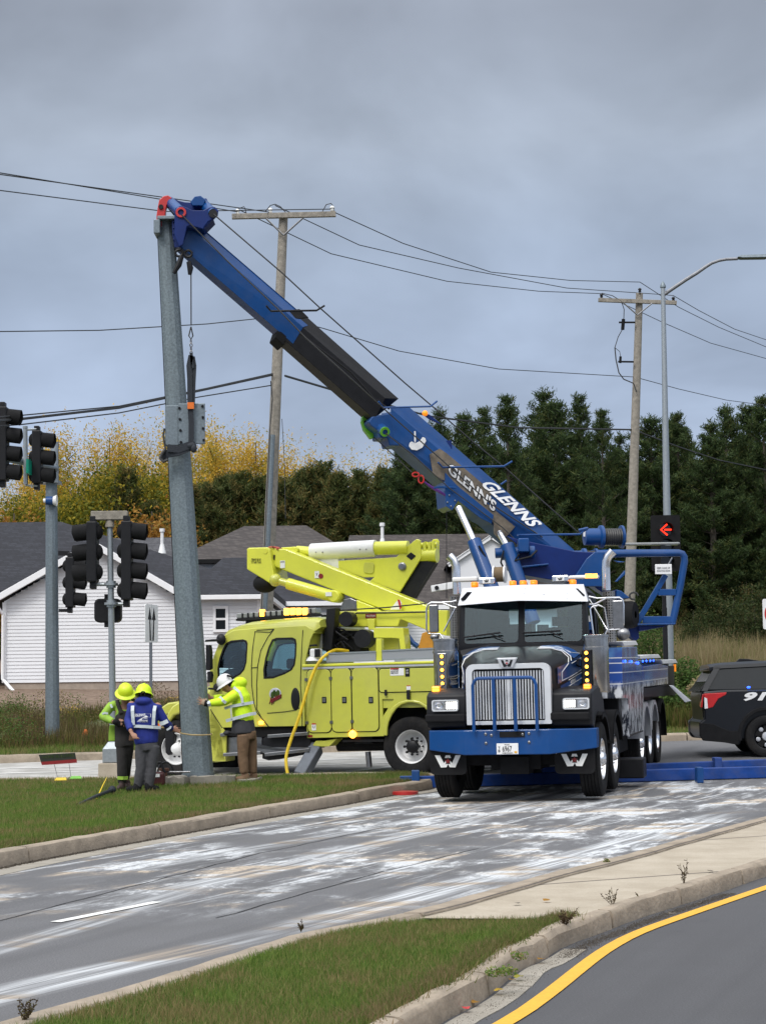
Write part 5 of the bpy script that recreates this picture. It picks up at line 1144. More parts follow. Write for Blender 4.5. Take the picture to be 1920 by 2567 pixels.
m=MB();m.prism([P(*z6(*q),34.2) for q in ((690,622),(722,622),(908,778),(852,792))],(.1,.5,0));m.build('tail_board',MT['alu'],tt,smooth=0,bevel=.01)
m=TB();m.box(-1.1,1.1,3.1,9.6,1.0,1.25);m.box(-.8,.8,3.3,9.0,1.25,1.75);m.box(-1.0,-.2,3.3,3.7,1.2,2.5);m.build('deck',MT['black'],tt,smooth=0)
# outrigger beams lying across the road
gl=G(1012,1977);gr=G(1925,1950);d=(gr-gl).normalized();gr=gr+d*1.2
m=MB();up=Vector((0,0,.095));m.bar(gl+up,gr+up,.22,.18);ob_=m.build('outrigger',MT['blue_worn'],tt,smooth=0,bevel=.012)
m=MB()
for (a,b,w) in ((1042,1980,.06),(1752,1962,.05)):
    g=G(a,b);m.box(g.x-w,g.x+w,g.y-.12,g.y+.12,g.z,g.z+(.3 if a<1500 else .24))
g=G(1030,1978);m.box(g.x-.17,g.x+.14,g.y-.16,g.y-.11,g.z+.02,g.z+.21);m.build('outrigger_collar',MT['blue'],tt,smooth=0,bevel=.012)
m=MB();g=G(1015,1992);m.lathe([(0,0),(.2,.0),(.2,.045),(.16,.05),(0,.05)],(g.x,g.y,g.z+.003),(0,0,1),24);m.build('outrigger_pad',MT['red'],tt)
gl=G(1655,1930);gr=G(1925,1920);gr=gr+(gr-gl).normalized()*1.5
m=MB();up=Vector((0,0,.06));m.bar(gl+up-(gr-gl)*.6,gr+up,.2,.11);m.box(G(1793,1925).x-.06,G(1793,1925).x+.06,gl.y-.15,gl.y+.15,gl.z+.02,gl.z+.2);m.build('outrigger',MT['blue_worn'],tt,smooth=0,bevel=.012)
m=TB();m.box(1.0,1.5,2.95,3.35,.12,.42);m.build('outrigger_box',MT['black'],tt,smooth=0,bevel=.02)
# ---------------- turret, boom (world coordinates) ----------------
YB=lambda px:29.6+(px-450)*.0019
BK=Vector((-.25,.97,0))
def bsec(b,r,t,w=.46):
    Y=YB(b[0]*.5+t[0]*.5);Bp,Rp,Tp=P(*b,Y),P(*r,Y),P(*t,Y+.20)
    T2=Tp+BK*(w-.40);R2=Rp+BK*w;B2=Bp+BK*w;m_=Rp.z-Bp.z
    return [Bp,Rp,Tp,T2,R2,B2]
def section(name,s0,s1,mat,par,w=.46,bev=.008):
    m=MB();m.loft([bsec(*s0,w=w),bsec(*s1,w=w)]);return m.build(name,MT[mat],par,smooth=0,bevel=bev)
bo1=section('boom',((445,611),(460,556),(500,566)),((735,862),(760,820),(785,812)),'blue',tt,.38)
section('boom_section',((697,838),(718,785),(757,783)),((940,1052),(965,998),(1000,1000)),'black',tt,.46)
m=MB();a=bsec((690,846),(712,778),(752,774),w=.52);b=bsec((712,866),(738,800),(775,796),w=.52);m.loft([a,b]);m.build('boom_collar',MT['black_matt'],tt,smooth=0,bevel=.015)
bo3=section('boom_section',((985,1098),(978,1022),(1028,1022)),((1340,1410),(1420,1402),(1440,1380)),'blue',tt,.6)
def zb6(a,b):return (860+a/2.584,960+b/2.584)
def zc(a,b):return (860+a/4.135,960+b/4.135)
def bplate(name,pts,mat,off0,th,par,f=zc,bev=.006,sm_=0):
    q=[f(*p) for p in pts];cx_=sum(p[0] for p in q)/len(q);m=MB();m.prism([P(*p,YB(p[0])+off0) for p in q],BK*th);return m.build(name,MT[mat],par,smooth=sm_,bevel=bev)
# tan panel and lettering on the side
bplate('name_panel',[(895,740),(1000,680),(1075,730),(1760,1310),(1790,1480),(1640,1650),(1560,1560),(1560,1450),(1050,1010),(1020,1000),(930,930)],'tan_panel' if 'tan_panel' in MT else 'wood',-.012,.01,bo3,bev=0)
def bp(f,a,b,o=-.02): p=f(a,b);return P(*p,YB(p[0])+o)
A=bp(zc,1082,925);B=bp(zc,1560,1335);up=bp(zc,1104,815)-bp(zc,1078,915)
tfit("GLENN'S",A,B,up,'black',bo3,bold=.07,F=IDF,grow=.022,lift=.004);tfit("GLENN'S",A,B,up,'white',bo3,bold=.028,lift=.012)
def ub(a,b,o): p=zb6(a,b);return P(*p,YB(p[0])+o)
_s0=bsec((985,1098),(978,1022),(1028,1022),w=.6);_s1=bsec((1340,1410),(1420,1402),(1440,1380),w=.6)
def onpl(a,b,c,px,py,l=.012):
    n=(b-a).cross(c-a).normalized();r=Vector(ray(px,py));o=Vector((0,0,CH));t=(a-o).dot(n)/r.dot(n);p=o+r*t
    return p-r.normalized()*l
up_=lambda x,y:onpl(_s0[1],_s0[2],_s1[1],*zb6(x,y),.03)
A=up_(885,652);B=up_(1205,928);up=up_(972,640)-up_(885,652)
tfit("GLENNS",A,B,up,'white',bo3,bold=.03)
# level gauge
def bpl2(pts,mat,o,th,par,name,f=zc): return bplate(name,pts,mat,o,th,par,f,bev=0)
bpl2([(690,620),(710,605),(745,625),(790,605),(825,560),(850,570),(860,600),(820,670),(765,698),(710,690),(682,655)],'white',-.014,.01,bo3,'angle_gauge');bpl2([(736,500),(752,500),(754,600),(745,625),(738,600)],'white',-.016,.01,bo3,'gauge_needle')
# boom underside: cylinder saddle
bplate('cylinder_bracket',[(1060,930),(1180,1060),(1560,1370),(1540,1460),(1420,1400),(1190,1220),(1130,1320),(1070,1280),(1055,1120)],'blue',-.05,.55,bo3)
m=MB();[m.sph(bp(zc,a,b,-.06),.016,8,5) for a,b in ((1100,1165),(1160,1220),(1080,1238),(1118,1278))];m.build('bolts',MT['steel'],bo3)
# sheave pocket with the green hook guard
bplate('sheave_pocket',[(300,345),(540,300),(650,400),(600,650),(480,650),(460,570),(380,570),(365,500),(290,440),(262,400)],'blue',.05,.5,bo3,bev=.02)
p0=bp(zc,432,505,-.10);p1=bp(zc,310,400,.5)
m=MB();m.cyl(p0,p0+(p1-p0)*.95,.085,n=20);m.build('sheave_tube',MT['blue'],bo3)
dd=(p1-p0).normalized();m=MB();m.lathe([(.045,-.02),(.082,-.02),(.085,.02),(.045,.02)],p0,dd,24);m.build('sheave_ring',MT['green_paint'],bo3)
bplate('hook_guard',[(192,400),(200,345),(262,305),(325,335),(275,365),(255,430),(300,470),(328,540),(318,570),(288,582),(250,530),(218,490)],'green_paint',.40,.12,bo3,bev=.02)
m=MB();q=bp(zc,232,405,.39);m.cyl(q,q-BK*.02,.03);m.build('pin',MT['black'],bo3)
m=MB();m.tube([bp(zc,325,565,.2),bp(zc,710,925,.1)],.010,5);m.tube([bp(zc,440,520,-.12),bp(zc,740,760,-.1),bp(zc,1100,1090,-.12),bp(zc,1654,1440+60,-.08),bp(zb6,1150,1050,-.1)],.010,5);wc_=m.build('winch_cable',MT['rope_steel'],tt)
m=MB();
def ringt(c,rx,rz,r,n=16): m.tube([c+Vector((rx*math.cos(2*math.pi*k/n),0,rz*math.sin(2*math.pi*k/n))) for k in range(n+1)],r,6)
ringt(bp(zc,752,950,.0),.055,.035,.014);ringt(bp(zc,808,1000,.0),.045,.065,.014);m.build('hook',MT['red'],tt)
m=MB();m.tube([bp(zc,835,1020,.0),bp(zc,900,1070,.02),bp(zc,960,1105,0),bp(zc,1060,1165,-.03)],[.014,.024,.03,.02],6);M('purple',(.09,.02,.18),.6);m.build('strap',MT['purple'],tt)
# boom head with two sheaves
def zh(a,b):return (340+a/3.063,460+b/3.063)
def hp(a,b,o=0):return P(*zh(a,b),29.6+o)
m=MB()
def bone(o,th):
    pts=[(300,215),(308,185),(340,168),(385,180),(440,205),(520,205),(570,180),(610,178),(637,205),(632,245),(600,275),(560,290),(530,330),(520,350),(420,322),(395,330),(365,470),(335,485),(300,400),(300,300)]
    m.prism([hp(a,b,o) for a,b in pts],(0,th,0))
bone(-.16,.04)
m2=Vector((-92/3.063,-88/3.063,0))
pts=[(205,130),(225,100),(270,100),(330,130),(380,142),(440,145),(490,115),(545,112),(560,145),(540,185),(600,275),(520,350),(395,330),(330,300),(290,240),(240,180)]
m.prism([hp(a,b,.22) for a,b in pts],(0,.04,0));m.prism([hp(*q,-.14) for q in ((300,230),(600,270),(520,350),(395,335),(340,480),(305,420))],(0,.38,0))
hd_=m.build('boom_head',MT['blue_dark'],tt,smooth=0,bevel=.012)
m=MB();m.cyl(hp(350,222,-.13),hp(262,140,.25),.088,n=20);m.cyl(hp(597,232,-.13),hp(510,150,.25),.088,n=20);m.build('sheave_tube',MT['blue'],hd_)
m=MB();m.prism([hp(*q,.0) for q in ((420,140),(455,98),(500,92),(540,125),(520,170),(440,170))],(0,.2,0));m.build('head_cap',MT['blue'],hd_,smooth=0,bevel=.012)
m=MB();m.lathe([(.05,-.02),(.085,-.02),(.085,.02),(.05,.02)],hp(350,222,-.17),(0,1,0),20);m.build('sheave_ring',MT['red'],hd_)
m=MB();m.lathe([(.0,-.02),(.07,-.02),(.07,.02),(.0,.02)],hp(597,232,-.17),(0,1,0),20);m.build('sheave_disc',MT['black'],hd_)
m=MB();m.prism([hp(*q,.12) for q in ((162,240),(172,175),(182,125),(215,95),(250,88),(282,110),(258,140),(240,170),(232,210),(225,330),(205,337),(160,328))],(0,.12,0));m.build('hook_guard',MT['red'],hd_,smooth=0,bevel=.015)
m=MB();q=hp(197,180,.11);m.cyl(q,q-Vector((0,.02,0)),.04);m.build('pin',MT['black'],hd_)
m=MB();m.prism([hp(*q,.02) for q in ((278,250),(330,240),(345,490),(300,490),(285,400))],(0,.15,0));[m.sph(hp(293,295+k*45,.0),.013,6,4) for k in range(4)];m.build('head_bracket',MT['blue_dark'],hd_,smooth=0)
# hooks hanging from the head
for (a,b,c_) in (((335,520),(355,560),(295,690)),((405,525),(410,600),(418,700))):
    m=MB();p=hp(*a,-.05);m.tube([p+Vector((.06*math.cos(t*.52),0,.055*math.sin(t*.52)-.03)) for t in range(13)],.022,7);m.tube([hp(*b,-.05),hp((b[0]+c_[0])/2+8,(b[1]+c_[1])/2,-.05),hp(*c_,-.05)],[.04,.05,.03],8);m.build('hook',MT['black'],tt)
m=MB();m.tube([hp(427,700,-.05),hp(428,1090,-.05)],.011,6);m.tube([hp(427,1100,-.05),hp(410,1170,-.05),hp(428,1195,-.05),hp(442,1170,-.05),hp(427,1100,-.05)],.012,6)
m.build('winch_cable',MT['rope_steel'],tt)
m=MB();
for k in range(4): m.tube([hp(427+.5*k+9*math.cos(t*.7)*(1 if k%2 else .4),1210+30*k+17*math.sin(t*.7),-.05) for t in range(10)],.010,5)
m.build('shackle',MT['steel'],tt)
# long cables along the boom
m=MB();m.tube([hp(355,240,-.19),hp(700,590,-.19),hp(1090,960,-.22),hp(1300,1180,-.2),hp(1654,1500,-.15),bp(zb6,300,200,-.14),bp(zb6,640,500,-.14),bp(zb6,950,780,-.1),bp(zb6,1290,1000,-.08)],.012,5);m.build('winch_cable',MT['rope_steel'],tt)
m=MB();m.tube([hp(600,235,-.19),hp(1130,690,-.1),hp(1410,950,.1),(P(*zb6(400,0),30.6)),P(*zb6(600,170),30.7),P(*zb6(840,380),30.9),P(*zb6(1060,560),31.1),P(*zb6(1540,985),31.4)],.012,5);m.build('winch_cable',MT['rope_steel'],tt)
m=MB();m.tube([P(*zh(1260,1150),29.95),P(*zh(1654,1450),30.2),bp(zb6,200,100,-.1),bp(zb6,300,170,-.1)],.014,5);m.build('hose',MT['black'],tt)
# cable guides across the boom
def guide(f,pts,mat,Y0,name='cable_guide'):
    m=MB();n=len(pts);m.tube([P(*f(*q),Y0-.1+.08*i) for i,q in enumerate(pts)],.017,6);m.build(name,MT[mat],tt)
guide(zh,[(1005,940),(1040,980),(1390,975),(1450,938)],'black',29.9)
guide(zb6,[(230,120),(260,160),(565,152),(608,118)],'blue',30.45);guide(zb6,[(615,515),(645,547),(1040,540),(1093,508)],'blue',30.8);guide(zb6,[(1130,985),(1160,985),(1530,980),(1585,940)],'blue',31.1)
guide(zb6,[(590,680),(620,675),(730,678)],'blue',30.75);m=MB();m.tube([P(*zb6(1020,658),31.2),P(*zb6(1058,632),31.2)],.017,6);m.build('cable_guide',MT['blue'],tt)
m=MB();m.prism([P(*zb6(*q),31.0) for q in ((660,375),(700,370),(705,425),(672,430))],(0,.1,0));m.prism([P(*zb6(*q),31.) for q in ((500,190),(560,205),(640,270),(560,235))],(0,.08,0));m.build('boom_lug',MT['blue_dark'],tt,smooth=0)
m=MB();q=P(*zb6(530,197),31.);m.sph(q,.05);m.build('beacon',MT['amber'],tt)
# lift cylinders
for (a,b,c_,Y0,Y1) in (((1149,1272),(1190,1362),(1228,1462),30.6,30.0),((1252,1335),(1272,1372),(1312,1490),31.1,30.6)):
    A,B,C_=P(*a,Y0),P(*b,(Y0+Y1)/2),P(*c_,Y1);m=MB();m.cyl(A,B,.055,n=18);cr_=m.build('cylinder_rod',MT['chrome'],tt);m=MB();m.cyl(B-(C_-B).normalized()*.04,C_+(C_-B)*.6,.118,n=22);m.build('lift_cylinder',MT['blue'],tt)
m=MB();m.tube([P(1200,1368,30.1),P(1215,1395,30.1),P(1218,1420,30.1)],.02,6);m.build('hose',MT['black'],tt)
# spool behind the cab
c=P(1252,1440,29.4);ax=Vector((.97,-.24,0));m=MB();m.lathe([(.0,-.10),(.14,-.10),(.14,-.075),(.0,-.075)],c,ax,24);m.lathe([(.0,.075),(.14,.075),(.14,.10),(.0,.10)],c,ax,24);spl_=m.build('cable_reel',MT['white'],tt);m=MB();m.cyl(c-ax*.075,c+ax*.075,.12,n=24);M('rope_brown',(.16,.11,.06),.8,bump=.5,bscale=120);m.build('reel_rope',MT['rope_brown'],spl_)
# turret house
def tp(name,pts,mat,Y0,th,f=lambda a,b:(a,b),bev=.012,sm_=0):
    m=MB();m.prism([P(*f(*q),Y0) for q in pts],(0,th,0));return m.build(name,MT[mat],tt,smooth=sm_,bevel=bev)
tp('turret',[(1268,1343),(1300,1352),(1440,1382),(1505,1385),(1520,1452),(1420,1460),(1300,1440),(1270,1412),(1290,1395),(1302,1370)],'blue_dark',31.0,.9)
tp('turret_plate',[(1278,1421),(1375,1412),(1375,1416),(1280,1426)],'blue',30.85,.2)
tp('turret_plate',[(1437,1450),(1470,1400),(1490,1383),(1512,1383),(1512,1470),(1440,1470)],'blue',30.8,.12)
m=MB();m.cyl(P(1241,1387,30.9),P(1300,1384,30.9),.085,n=18);m.cyl(P(1255,1387,30.9),P(1272,1386,30.9),.12,n=18);wm=m.build('winch_motor',MT['blue'],tt)
m=MB();m.box(P(1298,1380,30.8).x,P(1325,1380,30.8).x,30.7,31.1,P(0,1400,30.8).z,P(0,1366,30.8).z);m.cyl(P(1325,1383,30.9),P(1340,1383,30.9),.10);m.build('winch_housing',MT['blue'],tt,smooth=30,bevel=.015)
m=MB();m.tube([P(1300,1390,30.7),P(1290,1405,30.65),P(1330,1395,30.6),P(1345,1380,30.7)],.018,6);m.tube([P(1262,1380,30.7),P(1255,1410,30.7),P(1265,1430,30.7)],.016,6);m.build('hydraulic_hose',MT['black'],tt)
def drum(c,ax,r,rf,l,par=None):
    ax=Vector(ax).normalized();c=Vector(c);m=MB();m.lathe([(.0,-l-.32),(rf*.72,-l-.30),(rf*.75,-l-.05),(rf,-l-.03),(rf,-l+.02),(.0,-l+.02)],c,ax,28);m.lathe([(.0,l-.02),(rf,l-.02),(rf,l+.02),(rf*.6,l+.05),(0,l+.06)],c,ax,28);d=m.build('winch_drum',MT['blue'],tt)
    m=MB();n=9
    for k in range(n): m.lathe([(r*.93,-l+2*l*k/n),(r,-l+2*l*(k+.5)/n),(r*.93,-l+2*l*(k+1)/n)],c,ax,24)
    m.build('cable_wrap',MT['rope_brown' if 0 else 'rope_steel'],d)
    m=MB();m.box(c.x-.5,c.x-.42,c.y-.16,c.y-.14,c.z,c.z+.09);m.build('label',MT['white'],d,smooth=0)
drum(P(1532,1346,31.8),(.985,.17,0),.15,.20,.18);drum(P(1478,1398,31.3),(.985,.17,0),.12,.16,.1)
m=MB();m.tube([P(1450,1330,31.2),P(1472,1325,31.2)],.03,6);m.build('winch_lever',MT['blue'],tt)
# tail frame
def zt(a,b):return (1450+a/5.513,1280+b/5.513)
m=MB();m.tube([P(*zt(*q),31.5) for q in ((-20,760),(40,680),(110,620),(200,600),(500,592),(1380,585),(1430,600),(1455,640),(1460,700),(1400,1050),(1290,1560))],[.07]*5+[.062]*6,12)
m.bar(P(*zt(1200,890),31.5),P(*zt(800,1560),31.5),.09,.09);m.bar(P(*zt(1090,1130),31.5),P(*zt(1340,1130),31.5),.09,.11);m.bar(P(*zt(880,1510),31.5),P(*zt(1290,1510),31.5),.09,.12);m.bar(P(*zt(650,1580),31.4),P(*zt(1315,1568),31.4),.3,.025)
tf=m.build('tail_frame',MT['blue'],tt,smooth=30,bevel=.008)
tp('tail_bracket',[(680,1600),(820,1590),(835,1760),(790,1800),(720,1740),(700,1680)],'blue_dark',31.5,.4,zt)
tp('tail_plate',[(820,1590),(1250,1585),(1150,1610),(830,1670)],'blue_dark',31.4,.3,zt)
tp('turret_side',[(-20,760),(60,650),(200,610),(330,610),(330,1000),(430,1120),(520,1090),(700,1210),(520,1220),(400,1180),(-20,900)],'blue_dark',31.2,.5,zt)
tp('turret_fin',[(520,1090),(590,1110),(715,1210),(520,1225)],'blue',31.1,.1,zt);tp('turret_fin',[(190,610),(310,600),(250,680),(160,720)],'blue',31.05,.1,zt)
tp('turret_fin',[(480,690),(650,705),(560,720)],'blue',31.1,.1,zt);tp('turret_fin',[(500,980),(640,820),(645,880),(530,985)],'blue',31.1,.1,zt)
m=MB();c=P(*zt(760,1180),31.1);m.tube([c+Vector((.07*math.cos(t*.45),0,.06*math.sin(t*.45))) for t in range(12)],.016,6);m.build('hook',MT['rope_steel'],tt)
m=MB();c=P(*zt(690,1440),31.2);m.lathe([(.06,-.12),(.21,-.12),(.23,-.06),(.23,.06),(.21,.12),(.06,.12)],c,(.9,-.4,0),28);m.build('hose_reel',MT['black_matt'],tt)
m=MB();a=P(*zt(1055,880),31.35);b=P(*zt(1280,740),31.35);m.box(a.x,b.x,31.33,31.36,a.z,b.z);sg=m.build('warning_plate',MT['white'],tt,smooth=0,bevel=.006);m=MB();m.tube([P(*zt(1240,740),31.36),P(*zt(1290,650),31.4)],.012,5);m.build('plate_bracket',MT['steel'],sg)
tfit('KEEP CLEAR OF',(a.x+.03,31.325,a.z+.09),(b.x-.03,31.325,a.z+.09),(0,0,.03),'steel',sg);tfit('ROTATING BOOM',(a.x+.03,31.325,a.z+.04),(b.x-.03,31.325,a.z+.04),(0,0,.03),'steel',sg)
m=MB();a=P(*zt(230,510),32.3);b=P(*zt(1385,440),32.3);n=10;M('lens_grey',(.22,.23,.23),.15,coat=.6)
m.box(a.x,b.x,32.2,32.45,a.z+.03,b.z);lb=m.build('traffic_light_bar',MT['lens_grey'],tt,smooth=0,bevel=.03)
m=MB();[m.box(a.x+.1+(b.x-a.x-.2)*k/n+.01,a.x+.1+(b.x-a.x-.2)*(k+1)/n-.01,32.19,32.2,a.z+.04,b.z-.03) for k in range(n)];m.build('lens',MT['steel'],lb,smooth=0)
# side arm board left of the cab
m=MB();m.prism([P(*z1(*q),30.0) for q in ((165,375),(465,322),(465,415),(175,462))],(0,.05,0));m.build('arm_plate',MT['white'],tt,smooth=0,bevel=.006)
m=MB();q=P(*z1(245,405),29.99);m.cyl(q,q-Vector((0,.015,0)),.035,n=12);m.build('pin',MT['black'],tt)
# ================= bucket truck =================
B=Fr((.42,31.6,.15),-20,0,.010)
bt=thing('bucket_truck',B,'lime yellow crew cab bucket truck with folded boom and lit amber roof bar, behind the leaning pole','bucket truck')
bt['label']='lime yellow crew cab bucket truck with folded boom, behind the leaning pole'
def y1(a,b):return (400+a/4.135,1500+b/4.135)
def y2(a,b):return (700+a/4.135,1600+b/4.135)
def y3(a,b):return (600+a/3.308,1330+b/3.308)
def y4(a,b):return (560+a/2.954,1330+b/2.954)
def by(f,pts,v=0.): return [B.on(1,v,*f(*q)) for q in pts]
DW=2.35
def bprism(name,f,pts,mat,par=bt,v=0.,th=.02,bev=.008,sm_=30,seg=2):
    m=MB(B);m.prism(by(f,pts,v),(0,th,0));return m.build(name,MT[mat],par,smooth=sm_,bevel=bev,seg=seg)
# chassis
m=MB(B);m.box(-4.6,.9,.55,.65,.62,.86);m.box(-4.6,.9,DW-.65,DW-.55,.62,.86);m.box(-4.0,-2.2,.8,1.6,.45,.9);m.cyl((-4.35,.2,.5),(-4.35,DW-.2,.5),.06);m.cyl((0,.2,.5),(0,DW-.2,.5),.09);m.sph((0,DW/2,.5),(.25,.22,.25));m.cyl((-3.5,DW/2,.6),(0,DW/2,.52),.05)
m.box(-3.4,-2.7,.25,.8,.5,.82);m.cyl((-1.5,.5,.55),(-.6,.5,.55),.14);m.build('chassis',MT['black_matt'],bt,smooth=0)
# wheels
wheel(B,(-4.35,.15,.5),.5,.28,1,bt) if 0 else None
def bwheel(x,y,z,r,w,side,rim,dual=True):
    F2=Fr(B.w((x,y,z)),-20+90,0,0)
    return wheel(F2,(0,0,0),r,w,side,bt,rimmat=rim,rimr=.285,dual=dual,tread=6,hubmat='black')
bwheel(.0,.16,.49,.505,.28,-1,'white');bwheel(.0,DW-.16,.49,.505,.28,1,'white')
bwheel(-4.42,.16,.50,.505,.28,-1,'white',False);bwheel(-4.42,DW-.16,.50,.505,.28,1,'white',False)
m=MB(B);m.lathe([(0,-.03),(.10,-.03),(.115,.0),(.10,.05),(.06,.07),(0,.07)],(0,.12,.49),(0,-1,0),18)
for k in range(8):
    a=k*.785;m.cyl((.13*math.cos(a),.10,.49+.13*math.sin(a)),(.13*math.cos(a),.06,.49+.13*math.sin(a)),.022,n=8)
m.build('hub',MT['black'],bt)
# service body: side skin with the wheel arch and triangular openings
wa=[(1150,1015),(1150,930),(1165,860),(1195,790),(1245,725),(1300,690),(1370,672),(1440,680),(1500,705)]
sk=[(260,290),(290,1035),(1085,1015)]+[(1090,920),(1105,850),(1140,770),(1190,705),(1250,660),(1330,645),(1400,645),(1460,655),(1530,690),(1600,760),(1650,860)]+[(1900,860),(1900,238)]
tri=[(1068,632),(1185,632),(1075,808)]
m=MB(B);m.plate(by(y2,sk),[by(y2,tri)],(0,.04,0));sbody=m.build('service_body',MT['lime'],bt,smooth=30,bevel=.006)
m=MB(B);hoopo=by(y2,[(1090,1010),(1090,920),(1105,850),(1140,770),(1190,705),(1250,660),(1330,640),(1400,640),(1460,650),(1530,690),(1600,760)]);hoopi=by(y2,[(1128,1010),(1130,925),(1145,862),(1178,790),(1222,730),(1275,690),(1340,668),(1400,668),(1450,680),(1510,715),(1565,780)])
m.prism([p for p in hoopo+hoopi[::-1]],(0,-.05,0));m.build('wheel_flare',MT['lime'],sbody,smooth=30,bevel=.015)
bx0=B.on(1,0,*y2(262,600)).x;zt_=1.90;zb_=.68
m=MB(B);m.box(bx0+.02,-.52,.03,DW,.72,1.88);m.box(-.52,1.9,.03,DW,1.15,1.88);m.box(.6,1.9,.03,DW,.72,1.15);m.build('body_core',MT['lime'],sbody,smooth=0)
m=MB(B);m.box(-.6,.62,.35,.5,.5,1.2);m.build('wheel_well',MT['black_matt'],sbody,smooth=0)
m=MB(B);m.box(bx0-.02,1.9,-.03,.12,1.885,1.93);m.build('top_rail',MT['lime_bright'],sbody,smooth=0,bevel=.012);m=MB(B);m.box(bx0-.02,1.9,-.025,.0,1.845,1.878);m.build('drip_rail',MT['alu'],sbody,smooth=0)
def rdoor(pts_rect,r,name='locker_door'):
    (a,b,c_,d_)=pts_rect;p0=B.on(1,0,*y2(a,d_));p1=B.on(1,0,*y2(c_,b));x0,x1,z0,z1=p0.x,p1.x,p0.z,p1.z
    m=MB(B);m.prism(rr(x0-.012,x1+.012,z0-.012,z1+.012,r,-.003,r,6),(0,.01,0));g=m.build('seal',MT['black'],sbody,smooth=0)
    m=MB(B);m.prism(rr(x0,x1,z0,z1,r,-.022,r,6),(0,.03,0));d=m.build(name,MT['lime'],bt,smooth=30,bevel=.006);return d,x0,x1,z0,z1
for (rc,hx) in (((300,320,532,978),472),((553,308,742,972),680),((768,300,1022,966),955)):
    d,x0,x1,z0,z1=rdoor(rc,.09);p=B.on(1,0,*y2(hx,640))
    m=MB(B);m.box(p.x-.042,p.x+.042,-.03,-.02,p.z-.055,p.z+.055);h_=m.build('handle',MT['black'],d,smooth=0,bevel=.008);m=MB(B);m.box(p.x-.028,p.x+.028,-.036,-.03,p.z-.035,p.z+.035);m.build('latch',MT['steel'],h_,smooth=0)
    m=MB(B);[m.box(x0-.035,x0+.02,-.035,-.015,z-.025,z+.025) for z in (z0+.17,z1-.17)];m.build('hinge',MT['steel'],d,smooth=0)
d,x0,x1,z0,z1=rdoor((1042,298,1900,560),.05)
p=B.on(1,0,*y2(1345,600));m=MB(B);m.box(p.x-.03,p.x+.03,-.05,-.02,p.z-.05,p.z+.1);m.build('latch',MT['black'],d,smooth=0,bevel=.005);p=B.on(1,0,*y2(1110,565));m=MB(B);m.box(p.x-.02,p.x+.02,-.04,-.02,p.z-.05,p.z+.05);m.build('hinge',MT['black'],d,smooth=0)
def sticker(f,a,b,c_,d_,mat,v=-.026,par=sbody,txt=None,tm='black'):
    p=B.on(1,v,*f(a,d_));q=B.on(1,v,*f(c_,b));m=MB(B);m.box(p.x,q.x,v,v+.003,p.z,q.z);s_=m.build('sticker',MT[mat],par,smooth=0)
    if txt:
        for (t,x0,x1,z0,z1) in txt: tfit(t,(p.x+(q.x-p.x)*x0,v-.003,p.z+(q.z-p.z)*z0),(p.x+(q.x-p.x)*x1,v-.003,p.z+(q.z-p.z)*z0),(0,0,(q.z-p.z)*(z1-z0)),tm,s_,F=B)
sticker(y2,1150,308,1290,388,'white',txt=[('DANGER',.25,.6,.78,.95),('ELECTROCUTION',.05,.6,.6,.7),('HAZARD AREA',.05,.6,.45,.55),('KEEP AWAY',.05,.6,.25,.38)]);sticker(y2,1152,308,1238,325,'red',v=-.028)
sticker(y2,1305,312,1350,398,'black',txt=[('LIFT',.2,.8,.65,.85),('HERE',.2,.8,.35,.55)],tm='white');sticker(y2,1318,488,1360,535,'white');sticker(y2,1318,488,1360,497,'red',v=-.028)
sticker(y2,338,880,380,955,'white',v=-.03,txt=[('U',.25,.75,.3,.7)]);sticker(y2,338,880,380,895,'red',v=-.032);sticker(y2,297,1003,346,1028,'dark_red',v=-.003)
p=B.on(1,-.03,*y2(755,995));m=MB(B);m.lathe([(.07,0),(.06,-.03),(.03,-.05),(0,-.05)],(p.x,-.0,p.z),(0,1,0),14);m.build('marker_lamp',MT['amber_lit'],bt)
p=B.on(1,-.05,*y1(1048,1290));m=MB(B);m.box(p.x-.04,p.x+.04,-.05,0,p.z-.03,p.z+.03);m.build('marker_lamp',MT['amber_lit'],bt,smooth=0,bevel=.01)
# perforated cargo rails
def rail_mat():
    m_=M('perf_rail',(.3,.3,.31),.4,metal=.6);t=m_.node_tree;b=t.nodes['Principled BSDF'];o=nn(t,'ShaderNodeTexCoord').outputs['Object']
    v=nn(t,'ShaderNodeTexVoronoi',i={'Vector':mapping(t,o,0,(1,1,1.5)),'Scale':20.,'Randomness':.05});c=mixc(t,mrange(t,v.outputs['Distance'],.30,.36),(.012,.013,.014,1),(.42,.43,.45,1));t.links.new(c,b.inputs['Base Color'])
rail_mat()
for pts in ([(490,160),(1000,138),(1000,230),(490,245)],[(1065,130),(1750,98),(1750,205),(1068,222)]):
    bprism('cargo_rail',y2,pts,'perf_rail',bt,v=.03,th=.02,bev=0,sm_=0);q=pts
    m=MB(B);a,b=by(y2,pts[:2],.03);m.bar(a,b,.03,.025);c_,d_=by(y2,[pts[3],pts[2]],.03);m.bar(c_,d_,.03,.025);m.build('rail_frame',MT['galv_light'],bt,smooth=0)
